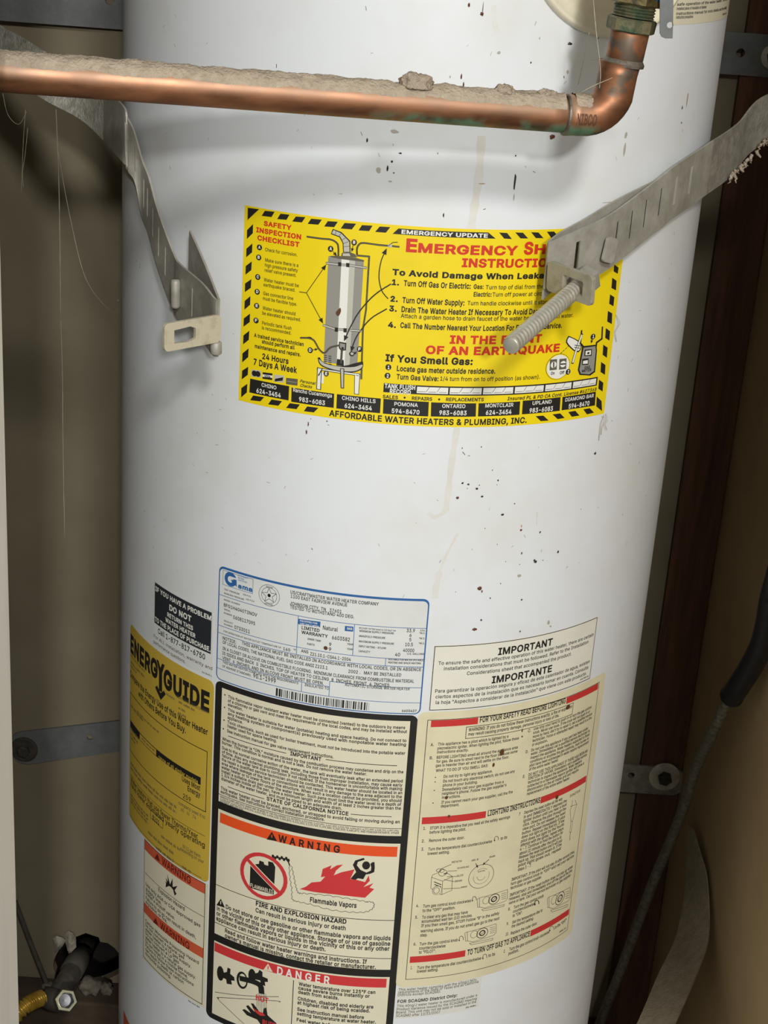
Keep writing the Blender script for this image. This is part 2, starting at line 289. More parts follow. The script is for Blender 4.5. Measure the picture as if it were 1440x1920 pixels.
# ---- sticker printing on the cylinder: u, z in millimetres on the unrolled jacket
def bend(u, z, e): t = u/240.; r = R+e; return (r*math.sin(t), -r*math.cos(t), z/1000.)
EPS = lambda l: .00022+.00011*l
DATA = [
 dict(name='emergency_sticker', label='bright yellow emergency shut-off sticker with black hazard stripes and red headings', color='yellow', rect=(-123.5, 174.8, 1305.6, 1158.3), rad=0, parts=[
  ('hazard_stripe', [('P', 'ink', [(-120.8, 1304.1), (-111.1, 1304.6), (-120.7, 1295.2)], 1)]),
  ('hazard_stripe', [('P', 'ink', [(-106.3, 1304.2), (-98.3, 1304.7), (-100.7, 1300.5), (-108.8, 1300.2)], 1)]),
  ('hazard_stripe', [('P', 'ink', [(-93.6, 1304.0), (-86.5, 1304.3), (-88.7, 1300.3), (-96.1, 1299.8)], 1)]),
  ('hazard_stripe', [('P', 'ink', [(-81.5, 1303.7), (-74.2, 1304.2), (-76.7, 1300.1), (-84.2, 1299.8)], 1)]),
  ('hazard_stripe', [('P', 'ink', [(-69.8, 1303.7), (-61.8, 1304.0), (-64.3, 1300.1), (-72.3, 1299.7)], 1)]),
  ('hazard_stripe', [('P', 'ink', [(-57.4, 1303.5), (-50.1, 1303.9), (-52.5, 1299.8), (-59.9, 1299.4)], 1)]),
  ('hazard_stripe', [('P', 'ink', [(-45.2, 1303.6), (-36.9, 1304.0), (-39.7, 1299.6), (-47.7, 1299.4)], 1)]),
  ('hazard_stripe', [('P', 'ink', [(-32.7, 1303.4), (-25.2, 1303.7), (-27.3, 1299.7), (-34.9, 1299.4)], 1)]),
  ('hazard_stripe', [('P', 'ink', [(-20.1, 1303.6), (-12.7, 1303.8), (-15.5, 1299.6), (-23.1, 1299.5)], 1)]),
  ('hazard_stripe', [('P', 'ink', [(-115.8, 1293.1), (-115.7, 1286.5), (-120.7, 1281.4), (-120.8, 1287.9)], 1)]),
  ('hazard_stripe', [('P', 'ink', [(-115.8, 1279.0), (-115.8, 1272.5), (-120.8, 1267.9), (-120.8, 1274.3)], 1)]),
  ('hazard_stripe', [('P', 'ink', [(-115.8, 1265.8), (-115.9, 1259.4), (-120.9, 1255.0), (-120.9, 1261.5)], 1)]),
  ('hazard_stripe', [('P', 'ink', [(-115.6, 1252.7), (-115.8, 1246.2), (-120.9, 1242.0), (-121.0, 1248.5)], 1)]),
  ('hazard_stripe', [('P', 'ink', [(-115.9, 1240.0), (-115.9, 1233.5), (-120.8, 1228.8), (-120.8, 1235.4)], 1)]),
  ('hazard_stripe', [('P', 'ink', [(-115.7, 1226.8), (-115.7, 1220.4), (-121.1, 1215.8), (-121.1, 1222.1)], 1)]),
  ('hazard_stripe', [('P', 'ink', [(-115.8, 1213.8), (-116.0, 1206.8), (-120.9, 1202.3), (-120.9, 1209.2)], 1)]),
  ('hazard_stripe', [('P', 'ink', [(-115.9, 1200.3), (-116.0, 1193.5), (-121.2, 1188.3), (-121.2, 1195.3)], 1)]),
  ('hazard_stripe', [('P', 'ink', [(-115.7, 1186.1), (-115.8, 1179.8), (-121.1, 1175.1), (-121.0, 1181.9)], 1)]),
  ('hazard_stripe', [('P', 'ink', [(-115.9, 1172.8), (-116.1, 1166.0), (-121.1, 1160.9), (-121.2, 1168.3)], 1)]),
  ('hazard_stripe', [('P', 'ink', [(-110.5, 1164.8), (-101.0, 1165.4), (-104.0, 1161.5), (-112.9, 1160.6)], 1)]),
  ('hazard_stripe', [('P', 'ink', [(-94.7, 1164.9), (-86.0, 1165.2), (-88.8, 1161.1), (-97.4, 1160.5)], 1)]),
  ('hazard_stripe', [('P', 'ink', [(-79.7, 1164.8), (-71.7, 1165.1), (-74.1, 1161.1), (-82.5, 1160.6)], 1)]),
  ('hazard_stripe', [('P', 'ink', [(-65.9, 1164.6), (-57.1, 1164.9), (-60.5, 1160.8), (-68.3, 1160.5)], 1)]),
  ('hazard_stripe', [('P', 'ink', [(108.1, 1164.6), (114.7, 1164.5), (119.9, 1160.1), (112.9, 1160.3)], 1)]),
  ('hazard_stripe', [('P', 'ink', [(122.8, 1164.7), (129.7, 1164.8), (134.4, 1160.6), (127.9, 1160.4)], 1)]),
  ('hazard_stripe', [('P', 'ink', [(137.2, 1165.0), (143.9, 1165.1), (148.6, 1160.7), (141.1, 1160.7)], 1)]),
  ('hazard_stripe', [('P', 'ink', [(151.8, 1165.2), (158.2, 1165.3), (163.5, 1160.9), (156.1, 1160.6)], 1)]),
  ('hazard_stripe', [('P', 'ink', [(165.3, 1240.7), (170.3, 1238.2), (171.3, 1229.8), (165.9, 1232.4)], 1)]),
  ('hazard_stripe', [('P', 'ink', [(165.3, 1227.4), (170.3, 1224.4), (170.8, 1217.0), (165.8, 1219.8)], 1)]),
  ('hazard_stripe', [('P', 'ink', [(164.7, 1214.6), (169.8, 1211.6), (170.3, 1203.6), (165.3, 1206.6)], 1)]),
  ('hazard_stripe', [('P', 'ink', [(164.6, 1201.1), (169.7, 1198.0), (170.5, 1190.0), (165.2, 1193.1)], 1)]),
  ('hazard_stripe', [('P', 'ink', [(164.6, 1187.1), (169.7, 1183.9), (170.1, 1176.8), (165.0, 1179.9)], 1)]),
  ('hazard_stripe', [('P', 'ink', [(164.3, 1173.7), (170.2, 1169.2), (172.2, 1160.7), (165.0, 1165.7)], 1)]),
  ('hazard_stripe', [('P', 'ink', [(165.7, 1265.9), (170.7, 1263.1), (171.4, 1255.7), (166.1, 1258.1)], 1)]),
  ('hazard_stripe', [('P', 'ink', [(165.5, 1253.3), (170.5, 1250.6), (170.7, 1243.6), (165.7, 1246.1)], 1)]),
  ('hazard_stripe', [('P', 'ink', [(166.2, 1275.8), (171.2, 1273.0), (171.1, 1268.3), (166.3, 1270.7)], 1)]),
  ('hazard_stripe', [('P', 'ink', [(64.7, 1303.6), (70.7, 1303.3), (74.7, 1299.0), (68.9, 1299.3)], 1)]),
  ('hazard_stripe', [('P', 'ink', [(76.8, 1303.7), (82.7, 1303.5), (87.1, 1299.3), (81.2, 1299.4)], 1)]),
  ('hazard_stripe', [('P', 'ink', [(88.9, 1303.8), (94.7, 1303.5), (99.2, 1299.3), (93.1, 1299.5)], 1)]),
  ('hazard_stripe', [('P', 'ink', [(101.4, 1303.9), (107.2, 1303.9), (111.7, 1299.6), (105.4, 1299.4)], 1)]),
  ('hazard_stripe', [('P', 'ink', [(113.7, 1303.9), (119.7, 1303.9), (124.2, 1299.8), (118.1, 1299.6)], 1)]),
  ('hazard_stripe', [('P', 'ink', [(126.3, 1304.1), (132.3, 1304.3), (137.2, 1300.1), (131.1, 1299.8)], 1)]),
  ('title_banner', [('P', 'ink', [(-6.9, 1303.3), (56.8, 1303.5), (62.6, 1299.2), (-10.8, 1299.2)], 1),
   ('T', 'EMERGENCY UPDATE', -4.6, 56.7, 1299.89, 2.64, 0.035, 'paper', 2, 0)]),
  ('heading_lettering', [('T', 'E', -0.7, 7.1, 1287.68, 8.46, 0.045, 'red', 1, 0),
   ('T', 'MERGENCY', 7.9, 80.2, 1287.65, 6.05, 0.045, 'red', 1, 0),
   ('T', 'S', 84.7, 92.0, 1288.15, 8.13, 0.045, 'red', 1, 0),
   ('T', 'H', 93.0, 101.8, 1288.26, 6.18, 0.045, 'red', 1, 0),
   ('T', 'INSTRUCTIONS', 39.6, 118.1, 1278.65, 5.63, 0.045, 'red', 1, 0),
   ('T', 'To Avoid Damage When Leakage', -9.1, 112.1, 1270.12, 3.92, 0.045, 'ink', 1, 0)]),
  ('earthquake_lettering', [('T', 'IN THE EVENT', 35.5, 106.4, 1222.22, 5.56, 0.045, 'red', 1, 0),
   ('T', 'OF AN EARTHQUAKE', 18.7, 122.7, 1213.95, 5.58, 0.045, 'red', 1, 0)]),
  ('gas_lettering', [('T', 'If You Smell Gas:', -9.9, 53.8, 1206.39, 4.79, 0.045, 'ink', 1, 0)]),
  ('checklist_heading', [('T', 'SAFETY', -106.8, -84.4, 1293.59, 3.16, 0.045, 'red', 1, 0),
   ('T', 'INSPECTION', -112.9, -76.7, 1287.97, 3.27, 0.045, 'red', 1, 0),
   ('T', 'CHECKLIST', -111.7, -77.7, 1282.35, 3.28, 0.045, 'red', 1, 0)]),
  ('checklist_lettering', [('T', 'Check for corrosion.', -104.9, -79.1, 1275.28, 2.42, 0.008, 'ink', 1, 0),
   ('T', 'Make sure there is a', -104.5, -77.9, 1267.71, 2.43, 0.008, 'ink', 1, 0),
   ('T', 'high pressure safety', -104.6, -78.1, 1263.97, 2.44, 0.008, 'ink', 1, 0),
   ('T', 'relief valve present.', -104.6, -79.2, 1260.23, 2.44, 0.008, 'ink', 1, 0),
   ('T', 'Water heater must be', -105.0, -76.8, 1253.06, 2.45, 0.008, 'ink', 1, 0),
   ('T', 'earthquake braced.', -105.1, -79.4, 1249.39, 2.46, 0.008, 'ink', 1, 0),
   ('T', 'Gas connector line', -105.1, -80.7, 1242.92, 2.47, 0.008, 'ink', 1, 0),
   ('T', 'must be flexible type.', -105.2, -77.6, 1239.12, 2.47, 0.008, 'ink', 1, 0),
   ('T', 'Water heater should', -105.1, -78.4, 1231.93, 2.49, 0.008, 'ink', 1, 0),
   ('T', 'be elevated as required.', -105.2, -74.0, 1228.11, 2.49, 0.008, 'ink', 1, 0),
   ('T', 'Periodic tank flush', -105.1, -81.0, 1220.67, 2.5, 0.008, 'ink', 1, 0),
   ('T', 'is reccommended.', -105.2, -81.1, 1217.02, 2.51, 0.008, 'ink', 1, 0),
   ('T', 'A trained service technician', -111.5, -70.9, 1210.03, 2.73, 0.03, 'ink', 1, 0),
   ('T', 'should perform all', -104.7, -77.9, 1206.44, 2.73, 0.03, 'ink', 1, 0),
   ('T', 'maintenance and repairs.', -110.6, -72.9, 1201.84, 2.74, 0.03, 'ink', 1, 0),
   ('T', '24 Hours', -103.9, -82.1, 1194.65, 4.07, 0.03, 'ink', 1, 0),
   ('T', '7 Days A Week', -111.1, -75.1, 1188.79, 4.5, 0.03, 'ink', 1, 0),
   ('T', 'Personal', -72.5, -60.5, 1182.12, 2.24, 0.02, 'ink', 1, 0.3),
   ('T', 'Checks', -72.3, -63.1, 1178.96, 2.24, 0.02, 'ink', 1, 0.3)]),
  ('bullet_disc', [('E', 'ink', -109.7, 1277.1, 2.23, 2.13, 0.0, 1),
   ('T', 'A', -110.6, -108.7, 1276.28, 2.03, 0.04, 'paper', 2, 0)]),
  ('bullet_disc', [('E', 'ink', -110.0, 1269.7, 2.24, 2.14, 0.0, 1),
   ('T', 'B', -110.9, -109.0, 1268.9, 2.04, 0.04, 'paper', 2, 0)]),
  ('bullet_disc', [('E', 'ink', -110.2, 1255.2, 2.25, 2.16, 0.0, 1),
   ('T', 'C', -111.1, -109.1, 1254.39, 2.06, 0.04, 'paper', 2, 0)]),
  ('bullet_disc', [('E', 'ink', -110.2, 1244.2, 2.26, 2.17, 0.0, 1),
   ('T', 'D', -111.1, -109.1, 1243.36, 2.08, 0.04, 'paper', 2, 0)]),
  ('bullet_disc', [('E', 'ink', -110.2, 1233.7, 2.27, 2.19, 0.0, 1),
   ('T', 'E', -111.1, -109.1, 1232.85, 2.09, 0.04, 'paper', 2, 0)]),
  ('bullet_disc', [('E', 'ink', -110.3, 1222.6, 2.28, 2.2, 0.0, 1),
   ('T', 'F', -111.2, -109.2, 1221.75, 2.1, 0.04, 'paper', 2, 0)]),
  ('card_emblem', [('P', 'grey_lt', [(-112.8, 1184.6), (-104.4, 1185.3), (-104.4, 1179.9), (-112.9, 1179.2)], 1),
   ('E', 'ink', -110.0, 1182.1, 2.3, 2.26, 0.0, 2),
   ('E', 'ink', -107.0, 1182.3, 2.28, 2.26, 0.0, 2)]),
  ('card_emblem', [('P', 'ink', [(-103.0, 1184.5), (-94.8, 1185.1), (-94.8, 1179.9), (-103.0, 1179.4)], 1),
   ('P', 'paper', [(-102.9, 1182.9), (-94.7, 1183.4), (-94.8, 1181.6), (-103.0, 1181.0)], 2),
   ('T', 'VISA', -101.4, -96.1, 1181.23, 1.54, 0.04, 'ink', 3, 0)]),
  ('card_emblem', [('P', 'grey_lt', [(-93.4, 1184.5), (-85.1, 1185.1), (-85.2, 1179.6), (-93.6, 1179.1)], 1),
   ('P', 'ink', [(-92.4, 1181.4), (-85.9, 1183.8), (-86.2, 1181.1), (-92.7, 1179.3)], 2)]),
  ('card_emblem', [('P', 'grey_dk', [(-83.5, 1183.8), (-74.2, 1184.4), (-74.3, 1179.3), (-83.4, 1178.9)], 1),
   ('L', 'grey_lt', 0.25, [(-82.6, 1181.5), (-75.0, 1181.5)], 2)]),
  ('phone_block', [('P', 'ink', [(-113.6, 1177.4), (-80.8, 1177.8), (-80.8, 1166.7), (-113.9, 1166.5)], 1),
   ('T', 'CHINO', -103.5, -91.0, 1173.33, 2.78, 0.012, 'paper', 2, 0),
   ('T', '624-3454', -107.7, -87.2, 1167.8, 3.31, 0.02, 'paper', 2, 0)]),
  ('phone_block', [('P', 'ink', [(-78.8, 1177.1), (-45.8, 1177.4), (-45.6, 1166.5), (-78.6, 1166.1)], 1),
   ('T', 'Rancho Cucamonga', -77.4, -47.4, 1174.29, 2.76, 0.012, 'paper', 2, 0),
   ('T', '983-6083', -72.5, -52.3, 1167.67, 3.29, 0.02, 'paper', 2, 0)]),
  ('phone_block', [('P', 'ink', [(-43.7, 1177.4), (-11.2, 1177.6), (-11.1, 1166.3), (-43.6, 1166.4)], 1),
   ('T', 'CHINO HILLS', -39.8, -14.9, 1173.78, 2.75, 0.012, 'paper', 2, 0),
   ('T', '624-3454', -37.5, -17.3, 1167.9, 3.27, 0.02, 'paper', 2, 0)]),
  ('phone_block', [('P', 'ink', [(-9.3, 1177.6), (23.9, 1177.3), (24.2, 1166.1), (-9.0, 1166.2)], 1),
   ('T', 'POMONA', -1.1, 16.1, 1173.11, 2.72, 0.012, 'paper', 2, 0),
   ('T', '594-8470', -2.7, 17.6, 1167.37, 3.28, 0.02, 'paper', 2, 0)]),
  ('phone_block', [('P', 'ink', [(25.6, 1177.1), (59.2, 1176.8), (59.8, 1166.5), (26.2, 1166.2)], 1),
   ('T', 'ONTARIO', 33.9, 51.2, 1173.27, 2.74, 0.012, 'paper', 2, 0),
   ('T', '983-6083', 32.2, 52.6, 1167.73, 3.29, 0.02, 'paper', 2, 0)]),
  ('phone_block', [('P', 'ink', [(61.1, 1176.8), (93.8, 1177.2), (94.2, 1166.7), (61.5, 1166.6)], 1),
   ('T', 'MONTCLAIR', 66.4, 88.5, 1173.53, 2.76, 0.012, 'paper', 2, 0),
   ('T', '624-3454', 67.3, 87.5, 1167.85, 3.32, 0.02, 'paper', 2, 0)]),
  ('phone_block', [('P', 'ink', [(95.9, 1177.6), (128.4, 1177.8), (129.0, 1166.9), (96.3, 1166.9)], 1),
   ('T', 'UPLAND', 104.2, 120.6, 1173.74, 2.8, 0.012, 'paper', 2, 0),
   ('T', '983-6083', 102.3, 122.5, 1167.74, 3.37, 0.02, 'paper', 2, 0)]),
  ('phone_block', [('P', 'ink', [(130.2, 1177.7), (162.7, 1177.9), (163.5, 1166.7), (130.7, 1167.1)], 1),
   ('T', 'DIAMOND BAR', 133.0, 160.9, 1173.76, 2.71, 0.012, 'paper', 2, 0),
   ('T', '594-8470', 136.9, 157.2, 1167.82, 3.44, 0.02, 'paper', 2, 0)]),
  ('company_lettering', [('T', 'AFFORDABLE WATER HEATERS & PLUMBING, INC.', -48.8, 100.9, 1160.07, 4.32, 0.03, 'ink', 1, 0)]),
  ('instruction_lettering', [('T', '1.', -9.0, -3.8, 1262.84, 3.69, 0.05, 'ink', 1, 0),
   ('T', '2.', -9.2, -3.9, 1250.77, 3.72, 0.05, 'ink', 1, 0),
   ('T', '3.', -9.6, -4.1, 1243.61, 3.74, 0.05, 'ink', 1, 0),
   ('T', '4.', -9.6, -3.9, 1231.64, 3.77, 0.05, 'ink', 1, 0),
   ('T', 'Turn Off Gas Or Electric:', -0.5, 47.5, 1262.76, 3.82, 0.03, 'ink', 1, 0),
   ('T', 'Gas:', 49.6, 56.9, 1262.82, 3.1, 0.03, 'ink', 1, 0),
   ('T', 'Turn top of dial from the ON', 58.5, 110.5, 1262.56, 2.99, 0.008, 'ink', 1, 0),
   ('T', 'Electric:', 50.1, 63.4, 1257.22, 3.11, 0.03, 'ink', 1, 0),
   ('T', 'Turn off power at circuit', 64.0, 107.1, 1257.22, 3.0, 0.008, 'ink', 1, 0),
   ('T', 'Turn Off Water Supply:', -0.6, 43.9, 1250.44, 3.85, 0.03, 'ink', 1, 0),
   ('T', 'Turn handle clockwise until it stops.', 46.1, 110.9, 1250.76, 3.0, 0.008, 'ink', 1, 0),
   ('T', 'Drain The Water Heater If Necessary To Avoid Damage.', -0.8, 110.9, 1243.67, 3.86, 0.03, 'ink', 1, 0),
   ('T', 'Attach a garden hose to drain faucet of the water heater and drain water.', -1.0, 131.9, 1239.39, 3.0, 0.008, 'ink', 1, 0),
   ('T', 'Call The Number Nearest Your Location For Emergency Service.', -0.8, 122.5, 1231.96, 3.77, 0.03, 'ink', 1, 0)]),
  ('gas_steps_lettering', [('T', 'Locate gas meter outside residence.', -1.1, 71.7, 1199.58, 3.75, 0.03, 'ink', 1, 0),
   ('T', 'Turn Gas Valve:', -0.9, 29.6, 1193.39, 3.63, 0.03, 'ink', 1, 0),
   ('T', '1/4 turn from on to off position (as shown).', 30.8, 108.2, 1193.89, 3.1, 0.008, 'ink', 1, 0)]),
  ('services_lettering', [('T', 'SALES', -9.9, 1.2, 1178.13, 2.44, 0.03, 'ink', 1, 0),
   ('E', 'ink', 6.0, 1179.6, 0.78, 0.81, 0.0, 1),
   ('T', 'REPAIRS', 11.3, 26.2, 1178.32, 2.44, 0.03, 'ink', 1, 0),
   ('E', 'ink', 31.3, 1179.5, 0.79, 0.82, 0.0, 1),
   ('T', 'REPLACEMENTS', 36.4, 64.8, 1178.4, 2.46, 0.03, 'ink', 1, 0),
   ('T', 'Insured PL & PD CA Cont. License #627368', 83.2, 163.0, 1178.53, 2.49, 0.025, 'ink', 1, 0.15)]),
  ('bullet_disc', [('E', 'ink', -7.3, 1201.8, 2.18, 2.27, 0.0, 1),
   ('T', '1', -7.8, -6.4, 1200.52, 2.41, 0.04, 'paper', 2, 0)]),
  ('bullet_disc', [('E', 'ink', -7.5, 1195.3, 2.19, 2.28, 0.0, 1),
   ('T', '2', -8.1, -6.6, 1194.03, 2.42, 0.04, 'paper', 2, 0)]),
  ('flush_record', [('P', 'ink', [(-9.8, 1189.6), (162.9, 1189.6), (162.9, 1182.7), (-9.8, 1182.7)], 1),
   ('T', 'TANK FLUSH', -9.1, 13.2, 1186.09, 3.1, 0.03, 'paper', 2, 0),
   ('T', 'RECORD', -5.1, 10.2, 1182.35, 3.11, 0.03, 'paper', 2, 0)]),
  ('record_cell', [('P', 'paper', [(14.5, 1188.6), (37.4, 1188.6), (37.4, 1183.7), (14.5, 1183.7)], 2),
   ('L', 'ink', 0.3, [(15.1, 1184.9), (20.7, 1184.9)], 3),
   ('L', 'ink', 0.3, [(23.0, 1184.9), (28.5, 1184.9)], 3),
   ('L', 'ink', 0.3, [(30.8, 1184.9), (36.3, 1184.9)], 3),
   ('L', 'ink', 0.3, [(21.3, 1184.9), (23.6, 1188.9)], 3),
   ('L', 'ink', 0.3, [(29.2, 1184.9), (31.5, 1188.9)], 3)]),
  ('record_cell', [('P', 'paper', [(38.6, 1188.6), (62.5, 1188.6), (62.5, 1183.7), (38.6, 1183.7)], 2),
   ('L', 'ink', 0.3, [(39.3, 1184.9), (45.1, 1184.9)], 3),
   ('L', 'ink', 0.3, [(47.5, 1184.9), (53.2, 1184.9)], 3),
   ('L', 'ink', 0.3, [(55.6, 1184.9), (61.3, 1184.9)], 3),
   ('L', 'ink', 0.3, [(45.8, 1184.9), (48.2, 1188.9)], 3),
   ('L', 'ink', 0.3, [(53.9, 1184.9), (56.3, 1188.9)], 3)]),
  ('record_cell', [('P', 'paper', [(63.7, 1188.6), (87.1, 1188.6), (87.1, 1183.7), (63.7, 1183.7)], 2),
   ('L', 'ink', 0.3, [(64.4, 1184.9), (70.0, 1184.9)], 3),
   ('L', 'ink', 0.3, [(72.4, 1184.9), (78.0, 1184.9)], 3),
   ('L', 'ink', 0.3, [(80.3, 1184.9), (85.9, 1184.9)], 3),
   ('L', 'ink', 0.3, [(70.8, 1184.9), (73.1, 1188.9)], 3),
   ('L', 'ink', 0.3, [(78.7, 1184.9), (81.0, 1188.9)], 3)]),
  ('record_cell', [('P', 'paper', [(88.5, 1188.6), (112.3, 1188.6), (112.3, 1183.7), (88.5, 1183.7)], 2),
   ('L', 'ink', 0.3, [(89.3, 1184.9), (95.0, 1184.9)], 3),
   ('L', 'ink', 0.3, [(97.3, 1184.9), (103.0, 1184.9)], 3),
   ('L', 'ink', 0.3, [(105.4, 1184.9), (111.1, 1184.9)], 3),
   ('L', 'ink', 0.3, [(95.7, 1184.9), (98.0, 1188.9)], 3),
   ('L', 'ink', 0.3, [(103.7, 1184.9), (106.1, 1188.9)], 3)]),
  ('record_cell', [('P', 'paper', [(113.8, 1188.6), (137.2, 1188.6), (137.2, 1183.7), (113.8, 1183.7)], 2),
   ('L', 'ink', 0.3, [(114.5, 1184.9), (120.1, 1184.9)], 3),
   ('L', 'ink', 0.3, [(122.5, 1184.9), (128.1, 1184.9)], 3),
   ('L', 'ink', 0.3, [(130.4, 1184.9), (136.0, 1184.9)], 3),
   ('L', 'ink', 0.3, [(120.8, 1184.9), (123.2, 1188.9)], 3),
   ('L', 'ink', 0.3, [(128.8, 1184.9), (131.1, 1188.9)], 3)]),
  ('record_cell', [('P', 'paper', [(138.7, 1188.6), (161.4, 1188.6), (161.4, 1183.7), (138.7, 1183.7)], 2),
   ('L', 'ink', 0.3, [(139.3, 1184.9), (144.8, 1184.9)], 3),
   ('L', 'ink', 0.3, [(147.1, 1184.9), (152.5, 1184.9)], 3),
   ('L', 'ink', 0.3, [(154.8, 1184.9), (160.2, 1184.9)], 3),
   ('L', 'ink', 0.3, [(145.5, 1184.9), (147.7, 1188.9)], 3),
   ('L', 'ink', 0.3, [(153.2, 1184.9), (155.5, 1188.9)], 3)]),
  ('heater_diagram', [('P', 'grey_md', [(-55.7, 1278.2), (-29.8, 1278.2), (-29.9, 1200.4), (-55.0, 1200.3)], 1),
   ('P', 'paper', [(-45.9, 1278.1), (-40.2, 1278.2), (-39.2, 1199.0), (-45.2, 1199.1)], 2),
   ('P', 'grey_lt', [(-40.2, 1278.2), (-36.0, 1278.2), (-35.6, 1199.5), (-39.2, 1199.0)], 2),
   ('P', 'grey_dk', [(-55.7, 1278.7), (-50.2, 1279.7), (-36.6, 1279.9), (-29.6, 1278.7), (-29.7, 1277.6), (-38.4, 1277.6), (-48.1, 1277.7)], 3),
   ('L', 'ink', 1.7, [(-56.7, 1273.5), (-47.9, 1273.5), (-40.1, 1274.0), (-28.0, 1273.4)], 3),
   ('L', 'ink', 1.7, [(-56.5, 1227.9), (-47.2, 1226.1), (-40.3, 1226.6), (-29.1, 1227.0)], 3),
   ('L', 'grey_lt', 1.1, [(-56.7, 1273.5), (-47.9, 1273.5), (-40.1, 1274.0), (-28.0, 1273.4)], 4),
   ('L', 'grey_lt', 1.1, [(-56.5, 1227.9), (-47.2, 1226.1), (-40.3, 1226.6), (-29.1, 1227.0)], 4),
   ('P', 'ink', [(-48.2, 1275.3), (-45.8, 1275.4), (-45.7, 1272.6), (-48.0, 1272.5)], 5),
   ('P', 'ink', [(-42.3, 1275.4), (-40.0, 1275.5), (-39.8, 1272.6), (-42.2, 1272.6)], 5),
   ('P', 'ink', [(-48.0, 1227.4), (-45.6, 1227.5), (-45.4, 1224.5), (-47.8, 1224.4)], 5),
   ('P', 'ink', [(-41.5, 1227.7), (-39.2, 1227.8), (-39.0, 1224.8), (-41.4, 1224.7)], 5),
   ('P', 'ink', [(-53.5, 1298.5), (-47.0, 1296.9), (-40.3, 1291.3), (-39.7, 1283.2), (-45.1, 1282.6), (-45.8, 1289.2), (-48.4, 1293.1), (-54.7, 1294.6)], 1),
   ('P', 'grey_lt', [(-52.9, 1297.8), (-47.3, 1296.1), (-41.0, 1290.8), (-40.4, 1283.5), (-44.5, 1283.1), (-45.2, 1289.5), (-47.8, 1293.7), (-54.0, 1295.2)], 2),
   ('L', 'grey_dk', 0.35, [(-50.7, 1297.4), (-51.8, 1294.0)], 3),
   ('L', 'grey_dk', 0.35, [(-47.2, 1296.1), (-49.0, 1293.4)], 3),
   ('L', 'grey_dk', 0.35, [(-43.6, 1293.3), (-46.4, 1291.3)], 3),
   ('L', 'grey_dk', 0.35, [(-41.3, 1290.9), (-45.0, 1289.0)], 3),
   ('L', 'grey_dk', 0.35, [(-40.7, 1287.6), (-44.9, 1286.7)], 3),
   ('P', 'grey_dk', [(-45.9, 1282.2), (-40.2, 1283.4), (-36.3, 1282.3), (-34.7, 1280.1), (-46.3, 1279.8)], 2),
   ('P', 'grey_lt', [(-45.2, 1281.8), (-40.6, 1282.5), (-39.5, 1280.6), (-45.1, 1280.1)], 3),
   ('L', 'ink', 1.3, [(-72.2, 1290.5), (-70.8, 1290.5), (-69.0, 1290.5), (-66.8, 1290.5), (-64.6, 1290.5), (-62.6, 1290.5), (-60.9, 1290.5), (-59.2, 1290.6), (-57.5, 1290.7), (-56.0, 1290.8), (-54.7, 1290.7), (-53.5, 1290.5), (-52.5, 1290.2), (-51.6, 1289.8), (-50.9, 1289.4), (-50.2, 1288.9), (-49.7, 1288.4), (-49.3, 1287.9), (-49.1, 1287.3), (-48.9, 1286.6), (-48.8, 1285.7), (-48.6, 1284.6), (-48.5, 1283.2), (-48.5, 1281.7), (-48.4, 1280.4), (-48.4, 1279.6)], 1),
   ('L', 'ink', 1.3, [(-35.0, 1282.0), (-35.0, 1282.6), (-35.1, 1283.5), (-35.2, 1284.4), (-35.3, 1285.4), (-35.2, 1286.3), (-35.1, 1287.0), (-34.9, 1287.8), (-34.6, 1288.5), (-34.2, 1289.1), (-33.8, 1289.6), (-33.4, 1290.0), (-33.0, 1290.3), (-32.5, 1290.6), (-31.7, 1290.7), (-30.5, 1290.9), (-28.8, 1290.9), (-26.7, 1290.8), (-24.3, 1290.7), (-22.0, 1290.6), (-20.1, 1290.5), (-18.5, 1290.5), (-17.2, 1290.5), (-16.0, 1290.5), (-14.8, 1290.5), (-13.4, 1290.5), (-11.8, 1290.5), (-10.1, 1290.5), (-8.3, 1290.4), (-6.8, 1290.4), (-5.7, 1290.4)], 1),
   ('L', 'ink', 1.3, [(-34.8, 1281.5), (-26.2, 1281.6), (-26.1, 1243.1), (-27.5, 1228.2), (-26.4, 1191.2)], 1),
   ('L', 'grey_dk', 0.7, [(-72.2, 1290.5), (-70.8, 1290.5), (-69.0, 1290.5), (-66.8, 1290.5), (-64.6, 1290.5), (-62.6, 1290.5), (-60.9, 1290.5), (-59.2, 1290.6), (-57.5, 1290.7), (-56.0, 1290.8), (-54.7, 1290.7), (-53.5, 1290.5), (-52.5, 1290.2), (-51.6, 1289.8), (-50.9, 1289.4), (-50.2, 1288.9), (-49.7, 1288.4), (-49.3, 1287.9), (-49.1, 1287.3), (-48.9, 1286.6), (-48.8, 1285.7), (-48.6, 1284.6), (-48.5, 1283.2), (-48.5, 1281.7), (-48.4, 1280.4), (-48.4, 1279.6)], 2),
   ('L', 'grey_dk', 0.7, [(-35.0, 1282.0), (-35.0, 1282.6), (-35.1, 1283.5), (-35.2, 1284.4), (-35.3, 1285.4), (-35.2, 1286.3), (-35.1, 1287.0), (-34.9, 1287.8), (-34.6, 1288.5), (-34.2, 1289.1), (-33.8, 1289.6), (-33.4, 1290.0), (-33.0, 1290.3), (-32.5, 1290.6), (-31.7, 1290.7), (-30.5, 1290.9), (-28.8, 1290.9), (-26.7, 1290.8), (-24.3, 1290.7), (-22.0, 1290.6), (-20.1, 1290.5), (-18.5, 1290.5), (-17.2, 1290.5), (-16.0, 1290.5), (-14.8, 1290.5), (-13.4, 1290.5), (-11.8, 1290.5), (-10.1, 1290.5), (-8.3, 1290.4), (-6.8, 1290.4), (-5.7, 1290.4)], 2),
